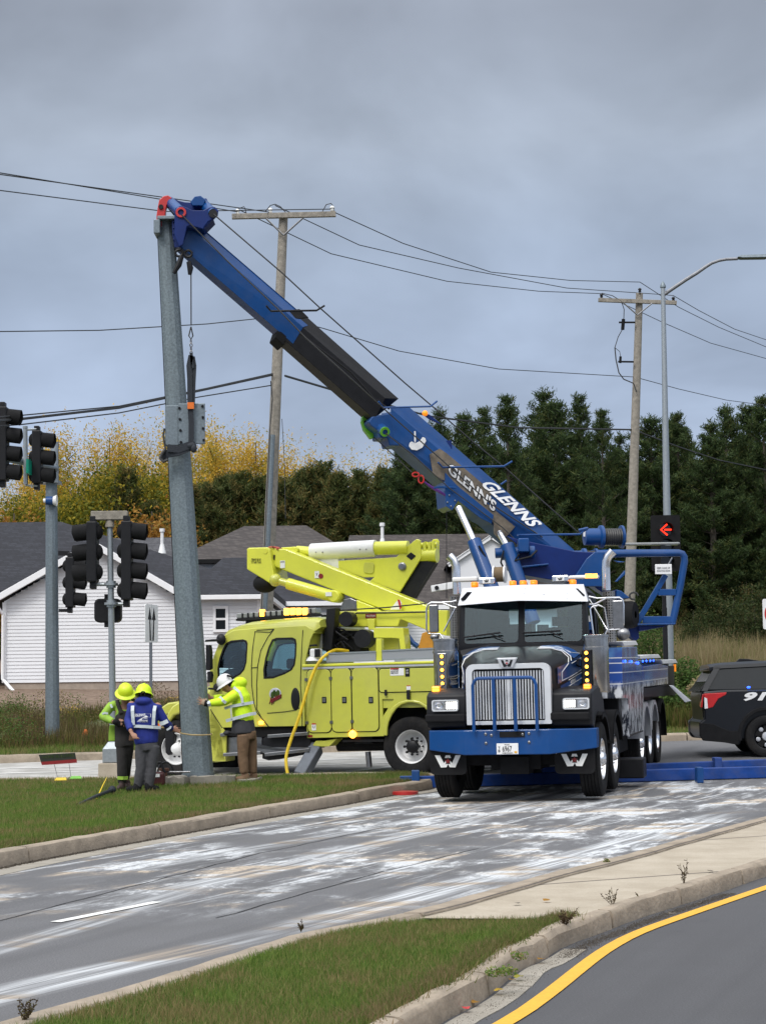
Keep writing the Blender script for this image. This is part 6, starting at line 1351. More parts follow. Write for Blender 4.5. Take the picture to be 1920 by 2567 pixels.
# under body: outrigger leg, step, tail pipe
bprism('outrigger_bracket',y2,[(340,1115),(380,1062),(470,1062),(600,1040),(520,1120),(470,1125)],'lime',bt,v=.05,th=.3)
m=MB(B);a=B.on(1,.2,*y2(395,1125));b=B.on(1,-.25,*y2(215,1440));m.bar(a,b,.2,.26,(0,1,0));m.build('outrigger',MT['steel_blue'] if 'steel_blue' in MT else MT['galv'],bt,smooth=0,bevel=.02)
m=MB(B);m.box(-1.05,-.72,.1,.6,.55,.68);m.box(-1.25,-.5,.06,.5,.58,.62);m.build('under_box',MT['black'],bt,smooth=0)
m=MB(B);m.cyl(B.on(1,.3,*y2(920,1175)),B.on(1,.3,*y2(935,1335)),.05);m.build('jack_leg',MT['steel'],bt)
# steps below the cab
bprism('side_step',y2,[(-330,1075),(-330,1130),(320,1130),(320,1150),(230,1190),(-330,1190)],'steel',bt,v=-.02,th=.25,sm_=0)
m=MB(B)
for a_,b_ in (((1130,1430),(1545,1400)),((1100,1620),(1560,1570)),((640,1420),(700,1400)),((670,1620),(1060,1600))):
    p,q=by(y1,[a_,b_],-.03);m.bar(p,q,.1,.06)
m.build('running_board',MT['steel'],bt,smooth=0,bevel=.01)
bprism('step_tank',y1,[(1070,1450),(1130,1430),(1560,1420),(1560,1600),(1130,1680),(1065,1660)],'black',bt,v=.03,th=.5);bprism('tool_tray',y1,[(690,1440),(1060,1430),(1060,1610),(690,1620)],'steel',bt,v=.08,th=.4)
bprism('under_cab',y1,[(640,1340),(1530,1330),(1530,1450),(640,1430)],'black_matt',bt,v=.06,th=1.8,sm_=0)
# ---- cab (outline traced on the near side, closed as a hollow shell)
prof=[(530,1690),(520,1100),(520,900),(522,700),(560,560),(600,430),(640,370),(700,310),(780,262),(900,225),(1100,200),(1400,178),(1570,172),(1640,190),(1660,260),(1655,420),(1500,640),(1500,1320),(1130,1330),(1000,1180),(650,1340),(690,1690)]
cabp=[(530,1690),(522,1100),(520,760),(560,600),(610,470),(660,385),(760,330),(1000,305),(1300,290),(1500,280),(1600,330),(1560,430),(1510,640),(1505,1325),(1135,1330),(655,1340),(690,1400),(690,1690)]
w1=[(610,835),(606,720),(625,620),(655,530),(690,465),(740,440),(860,428),(895,440),(908,470),(905,560),(900,660),(880,735),(840,785),(760,830),(700,850)]
w2=[(1085,830),(1080,740),(1100,620),(1130,510),(1165,430),(1210,412),(1370,408),(1405,425),(1415,470),(1412,600),(1400,690),(1370,740),(1300,780),(1180,825)]
TUM=.07
def cy(p,v): # tumblehome: narrower towards the roof
    k=max(0,(p.z-1.9))/.9;return Vector((p.x,v+(TUM*k*k if v<DW/2 else -TUM*k*k),p.z))
def cabside(v,th,name):
    m=MB(B);o=by(y1,cabp,0.);W1=by(y1,w1,0.);W2=by(y1,w2,0.)
    loops=[[cy(p,v) for p in l] for l in (o,W1,W2)];m.plate(loops[0],loops[1:],(0,th,0));return m.build(name,MT['lime'],bt,smooth=30,bevel=.01),W1,W2
cs,W1,W2=cabside(.0,.05,'cab_side');cabside(DW,-.05,'cab_side')
for v in (.03,DW-.03):
    for i,Wn in enumerate((W1,W2)):
        m=MB(B);m.prism([cy(p,v) for p in Wn],(0,.006,0));m.build('window',MT['glass_clear'],bt,smooth=0)
        c=sum((p for p in Wn),Vector())/len(Wn);m=MB(B);o=[c+(p-c)*1.02 for p in Wn];i2=[c+(p-c)*.92 for p in Wn];s_=-.008 if v<1 else .008
        m.plate([cy(p,v-.03 if v<1 else v+.03)+Vector((0,s_*.5,0)) for p in o],[[cy(p,v-.03 if v<1 else v+.03)+Vector((0,s_*.5,0)) for p in i2]],(0,.02 if v<1 else -.02,0));m.build('window_seal',MT['black'],bt,smooth=0)
# roof and back of the cab
rp=by(y1,[(660,385),(700,320),(790,265),(900,228),(1100,205),(1400,183),(1580,178),(1640,200),(1655,290),(1600,335)],0.)
m=MB(B);rings=[]
for v,k in ((.03,.0),(.12,.55),(.30,.85),(.7,1.),(DW-.7,1.),(DW-.30,.85),(DW-.12,.55),(DW-.03,.0)):
    ring=[]
    for i,p in enumerate(rp):
        z0=2.50+.0*i;base=min(p.z,2.55);ring.append(Vector((p.x,v+(.03 if v<1 else -.03),base+(p.z-base)*(.55+.45*k))))
    for p in (rp[-1],rp[0]): ring.append(Vector((p.x,v,p.z-.04)))
    rings.append(ring)
m.loft(rings);m.build('cab_roof',MT['lime'],bt,smooth=50)
fx=B.on(1,0,*y1(525,1200)).x;bx_=B.on(1,0,*y1(1500,1000)).x
m=MB(B);m.box(bx_-.03,bx_+.02,.05,DW-.05,.9,1.9)
m.plate([(bx_,.06,1.9),(bx_,DW-.06,1.9),(bx_+.13,DW-.1,2.6),(bx_+.13,.1,2.6)],[[(bx_+.04,.6,2.0),(bx_+.04,DW-.6,2.0),(bx_+.10,DW-.6,2.4),(bx_+.10,.6,2.4)]],(.03,0,0));m.build('cab_back',MT['lime'],bt,smooth=0)
m=MB(B);m.box(fx-.0,bx_,.1,DW-.1,.95,1.0);m.box(fx+.02,fx+.1,.06,DW-.06,.9,1.75);m.build('cab_floor',MT['black'],bt,smooth=0)
# seats, dash, wheel
m=MB(B)
for sx_ in (bx_-.55,bx_-1.55):
    for sy_ in (.35,1.55): m.box(sx_,sx_+.18,sy_,sy_+.45,1.2,1.85);m.box(sx_-.4,sx_+.1,sy_,sy_+.45,1.15,1.35);m.box(sx_+.02,sx_+.14,sy_+.1,sy_+.35,1.87,2.05)
m.build('seat',MT['black_matt'],bt,smooth=0,bevel=.04)
p=B.on(1,.5,*y1(840,690));m=MB(B);m.tube([p+Vector((-.04*math.sin(t*.45)-.0,.2*math.cos(t*.45)+.0,.19*math.sin(t*.45))) for t in range(15)],.016,6) if 0 else m.tube([p+Vector((.19*math.cos(t*.45),.1*math.cos(t*.45),.19*math.sin(t*.45))) for t in range(15)],.016,6)
m.tube([p+Vector((-.18,0,0)),p+Vector((.18,0,0))],.015,6);m.tube([p,p+Vector((-.25,0,-.3))],.03,6);m.build('steering_wheel',MT['black'],bt)
bprism('dashboard',y1,[(615,840),(640,780),(700,735),(790,720),(850,760),(860,860)],'black_matt',bt,v=.15,th=DW-.3,bev=.03)
# windscreen and hood (the nose points left, away behind the pole)
a=B.on(1,0,*y1(522,720));b=B.on(1,0,*y1(650,395));m=MB(B);m.prism([(a.x-.015,.12,a.z),(b.x-.015,.18,b.z),(b.x-.015,DW-.18,b.z),(a.x-.015,DW-.12,a.z)],(.02,0,0));m.build('windscreen',MT['glass_clear'],bt,smooth=0)
hz=by(y1,[(522,900),(400,905),(300,940),(220,980),(160,1060),(130,1180),(130,1300),(200,1350),(522,1350)],0.)
m=MB(B);rings=[[Vector((p.x+(0.0),v,p.z-(.12 if v in (.35,DW-.35) and i in (1,2,3,4) else 0))) for i,p in enumerate(hz)] for v in (.35,.55,DW-.55,DW-.35)];m.loft(rings);m.build('hood',MT['lime'],bt,smooth=40,bevel=.03)
for v0,v1 in ((-.0,.42),(DW,DW-.42)):
    pts=[(75,1300),(72,1235),(90,1180),(130,1120),(190,1080),(300,1065),(420,1075),(520,1130),(600,1230),(650,1340),(690,1690),(560,1700),(545,1560),(470,1360),(400,1250),(320,1195),(230,1185),(150,1215),(105,1280)]
    m=MB(B);m.prism(by(y1,pts,v0),(0,v1-v0,0));m.build('front_fender',MT['lime'],bt,smooth=40,bevel=.03)
m=MB(B);p=by(y1,[(75,1300),(150,1290),(150,1600),(90,1630),(60,1600),(55,1420)],.0);m.prism(p,(0,DW,0));m.build('front_bumper',MT['black'],bt,smooth=0,bevel=.02)
# door seams, handle and town emblem
m=MB(B)
def seam(pts): m.tube([cy(p,0)+Vector((0,-.004,0)) for p in by(y1,pts,0.)],.0075,4)
seam([(985,340),(965,520),(955,700),(958,900),(980,1080),(1010,1180),(1130,1330)]);seam([(1180,320),(1120,400),(1050,540),(1020,700),(1010,880),(1012,1150),(1060,1240),(1140,1335)]);seam([(1480,330),(1470,640),(1462,900),(1478,1120),(1480,1330)]);seam([(955,720),(1015,715)]);seam([(530,1150),(600,1260),(650,1340)]);seam([(1000,330),(1180,318),(1140,350),(990,345)])
seam([(1120,1190),(1300,1175),(1400,1160),(1450,1135)]);m.build('door_seam',MT['black'],cs)
p=B.on(1,0,*y1(1410,1045));m=MB(B);m.sph((p.x,-.002,p.z),(.085,.02,.2),16,12);m.build('door_handle',MT['black'],cs)
m=MB(B);q=B.on(1,-.004,*y1(1200,990));m.sph((q.x,-.003,q.z),(.115,.006,.105),16,10);em=m.build('emblem',MT['alu'],cs)
m=MB(B);[m.sph((q.x-.05+.035*k,-.008,q.z-.02+.03*(k%2)),(.035,.006,.06),8,6) for k in range(4)];m.build('emblem_trees',MT['leaf_bush'],em)
A=B.on(1,-.012,*y1(1135,1110));Bq=B.on(1,-.012,*y1(1255,1050));tfit('Appleton',A,Bq,(0.02,0,.13),'dark_red',em,F=B,bold=.02);tfit('Appleton',A+Vector((.006,.002,-.006)),Bq+Vector((.006,.002,-.006)),(0.02,0,.13),'black',em,F=B,bold=.03)
# mirrors at the front pillar
m=MB(B);a,b,c_=by(y1,[(480,440),(600,432),(640,440)],-.1);m.tube([a,b,c_],.022,6);a,b=by(y1,[(510,935),(600,940)],-.1);m.tube([a,b],.02,6);ms=m.build('mirror_arm',MT['black'],bt)
bprism('mirror',y1,[(480,480),(515,485),(525,560),(528,730),(500,745),(480,740)],'black',ms,v=-.25,th=.12);bprism('mirror',y1,[(495,760),(530,755),(540,800),(530,870),(495,875)],'black',ms,v=-.2,th=.1)
m=MB(B);p=B.on(1,-.05,*y1(640,425));m.sph(p,(.09,.07,.10));p=B.on(1,-.05,*y1(598,925));m.sph(p,(.07,.06,.08));m.build('mirror_bracket',MT['black'],ms)
# roof light bar
a=B.on(1,.9,*y1(830,185));b=B.on(1,.9,*y1(1650,130));m=MB(B);m.bar(a,b,.28,.10);lb=m.build('light_bar',MT['lens_grey'],bt,smooth=0,bevel=.02)
m=MB(B);m.bar(a-Vector((0,0,.07)),b-Vector((0,0,.07)),.32,.04);c_=a.lerp(b,.3);m.box(c_.x-.3,c_.x+.2,.8,1.,c_.z-.22,c_.z-.05);m.build('light_bar_base',MT['black'],lb,smooth=0)
for q in ((1062,155),(1315,142),(1378,140),(1440,140),(1505,140)):
    p=B.on(1,.74,*y1(*q));m=MB(B);m.box(p.x-.045,p.x+.045,.73,.80,p.z-.055,p.z+.07);m.build('lit_lens',MT['amber_lit'],lb,smooth=0,bevel=.01)
m=MB(B);[m.box(a.x+(b.x-a.x)*k/14,a.x+(b.x-a.x)*k/14+.03,.745,.76,a.z+(b.z-a.z)*k/14-.04,a.z+(b.z-a.z)*k/14+.04) for k in range(1,14)];m.build('lens_divider',MT['black'],lb,smooth=0)
# spotlight on the body
m=MB(B);p=B.on(1,.1,*y2(350,235));m.lathe([(.13,0),(.10,.05),(.05,.09),(0,.1)],p,n=18);m.build('spotlight_base',MT['white'],bt);p=B.on(1,.1,*y2(375,155));m=MB(B);m.box(p.x-.08,p.x+.08,.02,.25,p.z-.09,p.z+.08);sl_=m.build('spotlight',MT['white'],bt,smooth=0,bevel=.03);m=MB(B);m.box(p.x+.02,p.x+.12,.01,.03,p.z-.07,p.z+.07);m.tube([p+Vector((-.1,-.05,-.02)),p+Vector((-.1,-.05,.13)),p+Vector((.05,-.05,.14))],.02,6);m.build('spotlight_lens',MT['black'],sl_)
# pedestal, turret and equipment between cab and boom
bprism('turret_post',y4,[(1130,800),(1170,800),(1172,965),(1130,965)],'lime_bright',bt,v=.05,th=.12,sm_=0);bprism('boom_rest',y4,[(1110,720),(1330,720),(1350,890),(1310,890),(1300,800),(1240,795),(1115,795)],'lime_bright',bt,v=.25,th=.3,sm_=0)
bprism('boom_rest',y4,[(1020,800),(1300,790),(1300,900),(1020,890)],'lime',bt,v=1.0,th=.4,sm_=0);bprism('boom_rest',y4,[(1440,880),(1470,760),(1530,740),(1560,770),(1550,900)],'orange_paint',bt,v=.5,th=.3,sm_=0)
bprism('control_box',y4,[(765,580),(830,572),(820,700),(800,880),(730,890),(755,700)],'black',bt,v=.35,th=.25,sm_=0)
m=MB(B)
for q,r_ in (((905,655),.13),((1030,800),.16)):
    p=B.on(1,.3,*y4(*q));m.cyl(p,p+Vector((0,.25,0)),r_,n=20)
m.build('hose_reel',MT['black'],bt)
random.seed(3);m=MB(B)
for k in range(9):
    a_=(760+random.uniform(-10,120),700+random.uniform(0,160));b_=(820+random.uniform(0,200),760+random.uniform(0,130));p,q=by(y4,[a_,b_],.3+random.random()*.3);m.tube([p,(p+q)/2+Vector((0,0,random.uniform(-.15,.1))),q],.018,6)
p,q,r_=by(y4,[(1350,760),(1400,830),(1440,860)],.6);m.build('hydraulic_hose',MT['black'],bt);m=MB(B);m.tube([p,q,r_],.05,6);m.build('blue_hose',MT['blue'],bt)
bprism('machinery',y4,[(760,740),(1010,740),(1020,900),(760,900)],'black_matt',bt,v=.6,th=.5,sm_=0);bprism('filter_can',y4,[(705,760),(730,750),(735,870),(710,880)],'white',bt,v=.5,th=.1)
# deck frame under the boom
bprism('deck_beam',y4,[(840,600),(1560,590),(1660,590),(1650,780),(1500,735),(1310,655),(1290,710),(850,712),(830,690)],'lime_bright',bt,v=.7,th=.5,sm_=0,bev=.012)
bprism('deck_bracket',y4,[(1060,655),(1120,655),(1115,735),(1075,735)],'lime_bright',bt,v=.62,th=.08,sm_=0)
sticker(y4,1052,615,1130,650,'dark_red',v=.69,par=bt,txt=[('CAUTION',.1,.9,.25,.75)],tm='white')
bprism('pedestal',y4,[(860,590),(890,510),(940,500),(985,520),(990,590)],'steel',bt,v=1.0,th=.4,sm_=0);bprism('pedestal',y4,[(985,515),(1100,560),(1170,600),(990,600)],'lime_bright',bt,v=.9,th=.5,sm_=0)
p,q,r_=by(y4,[(860,590),(1200,570),(1500,540)],.62);m=MB(B);m.tube([p,q,r_],.012,5);p,q,r_,s_=by(y4,[(940,640),(990,610),(1200,610),(1500,603)],.62);m.tube([p,q,r_,s_],.014,5);m.build('control_cable',MT['black'],bt)
# lower boom and its box, folded upper boom
vb_=1.0
lw=bprism('boom',y3,[(240,140),(390,155),(1250,500),(1560,625),(1560,680),(1200,660),(970,570),(770,490),(470,370),(275,290)],'lime_bright',bt,v=vb_,th=.42,bev=.02,sm_=0)
m=MB(B);t0=by(y3,[(330,150),(400,158),(1250,500),(1600,640)],vb_-.0);m.add([p+Vector((0,-.006,.0)) for p in t0]+[p+Vector((0,-.006,-.10)) for p in t0],[(0,1,5,4),(1,2,6,5),(2,3,7,6)])
bprism('boom_end_box',y3,[(62,150),(80,142),(235,138),(252,160),(298,430),(290,450),(265,445),(62,320)],'lime_bright',bt,v=vb_-.12,th=.66,bev=.02,sm_=0)
A=B.on(1,vb_-.125,*y3(100,272));Bq=B.on(1,vb_-.125,*y3(180,272));tfit('iTPOSI PLUS',A,Bq,(0,0,.09),'black',bt,F=B)
m=MB(B);q=B.on(1,vb_-.13,*y3(215,172));m.cyl(q,q+Vector((0,.05,0)),.045);m.build('pin',MT['lime_bright'],bt);bprism('slot',y3,[(285,200),(297,203),(295,245),(282,240)],'black',bt,v=vb_-.008,th=.01,bev=0)
m=MB(B);p=B.on(1,vb_+.1,*y3(215,440));m.sph(p,(.22,.25,.17));m.build('hose_carrier',MT['black_matt'],bt)
m=MB(B);a,b=by(y3,[(405,440),(780,548)],vb_-.05);m.cyl(a,b,.105,n=20);m.build('boom_cylinder',MT['lime_bright'],bt);m=MB(B);a0=by(y3,[(300,410)],vb_-.05)[0];m.cyl(a0,a,.07,n=16);m.sph(a0,.12);m.build('cylinder_rod',MT['lime'],bt)
m=MB(B);q=B.on(1,vb_-.15,*y3(778,545));m.lathe([(0,0),(.09,0),(.11,.02),(.11,.3),(0,.3)],q,(0,1,0),20);m.build('cylinder_pin',MT['lime_bright'],bt)
sticker(y3,340,248,378,312,'white',v=vb_-.012,par=bt,txt=[('DANGER',.1,.9,.75,.9)]);sticker(y3,625,335,662,395,'white',v=vb_-.012,par=bt,txt=[('Y',.3,.7,.3,.7)]);
m=MB(B);q=B.on(1,vb_-.012,*y3(675,378));m.cyl(q,q+Vector((0,.01,0)),.045);m.build('grommet',MT['dark_red'],bt)
sticker(y3,715,510,765,545,'white',v=vb_-.17,par=bt)
# upper boom: elbow frame at the rear, fibreglass tube, jib link
ub_=bprism('upper_boom',y3,[(820,250),(1240,225),(1300,220),(1440,90),(1470,70),(1500,80),(1505,230),(1330,510),(1080,420),(1120,385),(1030,390),(820,320)],'lime_bright',bt,v=vb_+.45,th=.05,bev=.01,sm_=0)
bprism('upper_boom',y3,[(1560,120),(1590,100),(1600,75),(1640,68),(1652,90),(1650,235),(1620,270),(1430,560),(1330,510),(1500,240)],'lime_bright',bt,v=vb_+.75,th=.05,bev=.01,sm_=0)
bprism('upper_boom_web',y3,[(1490,235),(1620,268),(1440,560),(1320,512)],'black',bt,v=vb_+.52,th=.2,bev=0,sm_=0)
m=MB(B)
for q in ((1465,120),(1520,125),(1565,110),(1620,105)):
    p=B.on(1,vb_+.4,*y3(*q))
a,b=by(y3,[(1505,210),(1640,205)],vb_+.6);m.cyl(a,b,.13,n=20);a,b=by(y3,[(1500,125),(1640,118)],vb_+.6);m.cyl(a,b,.05,n=14)
for q in (1520,1560,1590):
    bb=by(y3,[(q,100),(q+22,90),(q+30,230),(q+4,235)],vb_+.5);m.prism(bb,(0,.2,0))
m.build('elbow_hinge',MT['lime_bright'],bt,smooth=30)
bprism('inspection_plate',y3,[(1040,265),(1105,268),(1118,285),(1112,345),(1100,358),(1045,352),(1028,340),(1030,285)],'lime',ub_,v=vb_+.43,th=.02,bev=.006);bprism('diamond_mark',y3,[(1422,180),(1462,210),(1425,245),(1382,212)],'black',ub_,v=vb_+.44,th=.01,bev=0)
m=MB(B);q=B.on(1,vb_+.40,*y3(1345,298));m.lathe([(0,0),(.05,0),(.05,.01),(.075,.02),(.075,.05),(0,.05)],q,(0,1,0),18);m.build('pivot_pin',MT['steel'],ub_)
a,b,c_,d_,e_=by(y3,[(480,168),(600,178),(1130,148),(1400,142),(1470,138)],vb_+.5)
m=MB(B);m.cyl(a,b+(b-a)*.2,.095,n=18);m.cyl(c_,d_,.125,n=20);m.build('upper_boom_tube',MT['lime_bright'],bt);m=MB(B);m.cyl(b,c_,.155,n=24);m.build('fibreglass_tube',MT['white_plastic'],bt)
m=MB(B);[m.sph(B.on(1,vb_+.35,*y3(*q)),.018,6,4) for q in ((635,180),(690,180),(1000,155),(1052,153))];m.build('bolts',MT['steel'],bt)
bprism('tube_clamp',y3,[(345,140),(470,132),(490,150),(480,180),(400,170),(350,158)],'lime_bright',bt,v=vb_+.35,th=.35,bev=.015)
a,b=by(y3,[(690,285),(850,262)],vb_+.6);m=MB(B);m.bar(a,b,.3,.3);m.build('fibreglass_tube',MT['white_plastic'],bt,smooth=0,bevel=.02)
m=MB(B);random.seed(2);pts=[B.on(1,vb_+.05,*y3(240+100*random.random(),130+25*random.random()))+Vector((0,random.uniform(-.1,.2),0)) for k in range(16)];m.tube(pts,.016,5);M('rope_red',(.42,.10,.07),.8);tag(m.build('rope',MT['rope_red']),'reddish rope coiled on top of the folded yellow boom end','rope')
m=MB(B);p=by(y3,[(1250,655),(1300,590),(1325,570),(1345,600),(1340,655)],.9);m.prism(p,(0,.02,0));m.build('safety_flag',MT['white'],bt,smooth=0);bprism('flag_stripe',y3,[(1310,572),(1328,572),(1345,640),(1330,655)],'red',bt,v=.89,th=.01,bev=0)
# yellow air hose draped over the body
hs=[(925,893,.5),(880,885,.4),(830,883,.3),(780,905,.05),(730,945,-.08),(680,1020,-.12),(640,1120,-.15),(600,1250,-.2),(560,1390,-.25),(510,1520,-.3),(480,1610,-.35),(463,1680,-.4),(467,1750,-.45),(482,1835,-.5)]
pl=[]
for i in range(len(hs)-1):
    for k in range(3):
        t=k/3;pl.append(B.on(1,hs[i][2]*(1-t)+hs[i+1][2]*t,*y4(hs[i][0]*(1-t)+hs[i+1][0]*t,hs[i][1]*(1-t)+hs[i+1][1]*t)))
m=MB(B);m.tube([pl[0]]+[(pl[i-1]+pl[i]*2+pl[i+1])/4 for i in range(1,len(pl)-1)]+[pl[-1]],.028,8);M('hose_yellow',(.72,.50,.02),.45);tag(m.build('air_hose',MT['hose_yellow']),'yellow air hose hanging over the side of the lime bucket truck','hose')
# ================= leaning steel pole =================
LPY=29.75
lp=thing('steel_pole',(P(497,1950,LPY).x,LPY,zall(P(497,1950,LPY).x,LPY)),'thick leaning galvanised steel pole held by the crane boom, on a broken concrete footing','pole')
b0,t0=P(497,1937,LPY),P(415,548,LPY+.1);d=(t0-b0)
m=MB();m.loft([m.ring(b0+d*k,d,.247-.107*k,12,.2) for k in (0,.25,.5,.75,1)]);ps=m.build('shaft',MT['galv_spangle'] if 'galv_spangle' in MT else MT['galv'],lp,smooth=20)
m=MB();e=d.normalized();sx_=Vector((-1,-.25,0));m.tube([b0+d*k+sx_.normalized()*(.247-.107*k)*.99 for k in (0,.5,1)],.008,4);m.build('weld_seam',MT['black_matt'],ps)
m=MB();m.cyl(b0-e*.17,b0+e*.0,.262,.262,28);m.cyl(b0-e*.20,b0-e*.16,.36,n=28);bs=m.build('base_plate',MT['galv'],lp)
m=MB();[m.cyl(b0-e*.2+Vector((.30*math.cos(a),.30*math.sin(a),-.05)),b0-e*.2+Vector((.30*math.cos(a),.30*math.sin(a),.13)),.028,n=8) for a in (.3,1.1,2.,2.9,3.7,4.5,5.4)];m.build('anchor_bolt',MT['black'],bs)
def pp(a,b,Y=LPY):return P(340+a/3.063,460+b/3.063,Y)
m=MB();a=pp(228,1705,LPY-.26);b=pp(332,2010,LPY-.26);m.box(a.x,b.x,LPY-.27,LPY+.2,b.z,a.z);a=pp(330,1690,LPY-.3);b=pp(535,2000,LPY-.3);m.box(a.x,b.x,LPY-.31,LPY-.28,b.z,a.z);fl=m.build('flange_box',MT['galv'],lp,smooth=0,bevel=.01)
m=MB();[m.cyl(pp(x,y,LPY-.30),pp(x,y,LPY-.335),.022,n=8) for x,y in ((338,1725),(342,1810),(346,1895),(350,1985),(515,1710),(518,1795),(520,1880),(525,1970))];m.build('bolt_holes',MT['black'],fl)
m=MB();a,b=pp(140,275,LPY-.2),pp(165,380,LPY-.2);m.box(a.x,b.x+.05,LPY-.2,LPY+.2,b.z,a.z);a,b=pp(215,255,LPY-.2),pp(275,262,LPY-.2);m.box(a.x-.1,b.x+.1,LPY-.2,LPY+.2,b.z-.02,a.z+.02);m.build('top_cap',MT['galv'],lp,smooth=0,bevel=.01)
# strap round the pole and rope
st=thing('lifting_strap',(pp(420,1700).x,LPY-.4,pp(420,1700).z),'black lifting strap hanging from the crane and slung under the bolted plate','strap')
m=MB()
def flat(pts,w,th=.012):
    q=[pp(a,b,Y) for a,b,Y in pts];rings=[]
    for i,p in enumerate(q):
        dd=(q[min(i+1,len(q)-1)]-q[max(i-1,0)]).normalized();s=dd.cross(Vector((0,1,0))).normalized()*w/2;n=Vector((0,1,0))*th/2;rings.append([p-s-n,p+s-n,p+s+n,p-s+n])
    m.loft(rings)
Yc=LPY-.38
flat([(428,1300,Yc),(432,1340,Yc),(440,1420,Yc)],.05);flat([(428,1320,Yc),(412,1400,Yc),(418,1500,Yc),(420,1700,Yc),(430,1850,Yc),(428,1980,Yc),(440,2030,Yc)],.085);flat([(440,1330,Yc+.02),(452,1400,Yc+.02),(445,1550,Yc+.02),(440,1700,Yc+.02)],.07)
flat([(465,2010,Yc+.05),(400,2030,Yc),(330,2060,Yc),(245,2075,Yc+.05),(200,2110,Yc+.15)],.13,.03);flat([(248,2030,Yc),(330,2040,Yc-.01),(430,2005,Yc-.02)],.12,.02);m.build('webbing',MT['strap'],st,smooth=40)
m=MB();m.sph(pp(430,2015,Yc),(.085,.05,.06));m.sph(pp(448,2035,Yc-.02),(.05,.04,.07));m.build('knot',MT['strap'],st)
m=MB();m.box(pp(400,1700,Yc-.03).x,pp(450,1700,Yc-.03).x,Yc-.04,Yc-.02,pp(0,1738,Yc).z,pp(0,1688,Yc).z);M('orange_tag',(.65,.14,.01),.6);m.build('tag',MT['orange_tag'],st,smooth=0)
m=MB();m.tube([pp(222,1880,Yc+.1),pp(215,1930,Yc+.1),pp(222,1990,Yc+.1),pp(232,2040,Yc+.1)],.016,6);m.tube([pp(232,2040,Yc+.05),pp(205,2075,Yc+.05),pp(192,2110,Yc+.05),pp(215,2135,Yc+.05),pp(250,2120,Yc+.05)],.028,7);m.build('hook',MT['rope_steel'],st)
m=MB();q=[]
def z7(a,b):return (400+a/4.135,1500+b/4.135)
for a,b,Y in ((-60,1330,29.2),(60,1340,29.2),(150,1360,29.3),(230,1400,29.4),(330,1415,29.42),(430,1418,29.42),(535,1412,29.5),(540,1405,29.75),(450,1395,30.02),(300,1390,30.03),(215,1380,29.9)): q.append(P(*z7(a,b),Y))
m.tube(q,.012,6);tag(m.build('rope',MT['rope_tan'] if 'rope_tan' in MT else MT['wood']),'thin tan rope tied round the foot of the leaning pole','rope')
# broken footing
def chunk(cx,cy,r,a0,a1,h,lab):
    z0=zall(cx,cy)+.05;m=MB();n=8;o=[(cx+r*math.cos(R(a0+(a1-a0)*k/n)),cy+r*.8*math.sin(R(a0+(a1-a0)*k/n))) for k in range(n+1)];i_=[(cx+.1*r*math.cos(R(a0+(a1-a0)*k/n)),cy+.1*r*math.sin(R(a0+(a1-a0)*k/n))) for k in range(n,-1,-1)]
    m.prism([(x,y,z0+random.uniform(-.0,.0)) for x,y in o+i_],(0,0,h),[(x*1.0+random.uniform(-.02,.02),y,z0+h+random.uniform(-.025,.02)) for x,y in o+i_]);return tag(m.build('concrete_chunk',MT['concrete'],smooth=0,bevel=.02),lab,'concrete')
g=P(497,1975,LPY);cx_=g.x
chunk(cx_,LPY-.05,.62,188,254,.19,'left piece of the broken round concrete footing');chunk(cx_+.03,LPY-.05,.6,260,352,.20,'right piece of the broken round concrete footing');chunk(cx_+.45,LPY+.1,.55,300,390,.13,'low concrete rim piece beside the boots of the worker at the pole')
# tools at the footing
m=MB();z0=zall(-3.55,29.3)+.13
for (a,b,r,h,mt,lab) in ((395,1965,.13,.3,'black','black and red power saw standing beside the broken footing'),):
    c=P(a,b,29.2);t_=thing('power_saw',(c.x,29.2,z0),lab,'power tool');m=MB();m.box(c.x-.12,c.x+.12,29.1,29.3,z0,z0+.22);m.build('body',MT['saw_body'],t_,smooth=0,bevel=.04);m=MB();m.tube([(c.x-.12,29.2,z0+.15),(c.x-.1,29.2,z0+.36),(c.x+.05,29.2,z0+.36),(c.x+.12,29.2,z0+.2)],.022,7);m.build('handle',MT['black'],t_);m=MB();m.box(c.x-.06,c.x+.05,29.09,29.1,z0+.14,z0+.19);m.build('label',MT['white'],t_,smooth=0)
c=P(412,1950,29.5);t_=thing('jack',(c.x,29.5,z0),'rusty screw jack with a steel bar against the pole foot','jack');m=MB();m.cyl((c.x,29.5,z0-.02),(c.x,29.5,z0+.22),.05);m.cyl((c.x,29.5,z0+.22),(c.x,29.5,z0+.26),.085);m.build('screw',MT['rust'] if 'rust' in MT else MT['bark'],t_);m=MB();m.cyl((c.x,29.5,z0+.2),(c.x+.42,29.45,z0+.2),.014);m.build('bar',MT['steel'],t_)
c=P(434,1945,30.4);t_=MB();t_.tube([(c.x-.12+.13*math.cos(k*.4),30.4,zall(c.x,30.4)+.22+.2*math.sin(k*.4)) for k in range(9)],.018,6);tag(t_.build('hoop_handle',MT['black']),'black bent handle standing behind the leaning pole foot','handle')
g1=G(196,2018,.14);g2=G(282,1990,.14);m=MB();m.tube([g1,(g1+g2)/2+Vector((0,0,.04)),g2+Vector((0,0,.06))],.025,6);m.sph(g2+Vector((0,0,.06)),.06);tag(m.build('pry_bar',MT['strap']),'dark pry bar lying in the grass at the boots of the workers','tool')
m=MB();m.tube([G(243,2003,.15),G(258,1970,.3)+Vector((0,0,.0)),P(268,1950,28.6)],.009,5);tag(m.build('marking_tape',MT['hose_yellow']),'thin yellow cord rising from the grass beside the dark bibbed worker','cord')
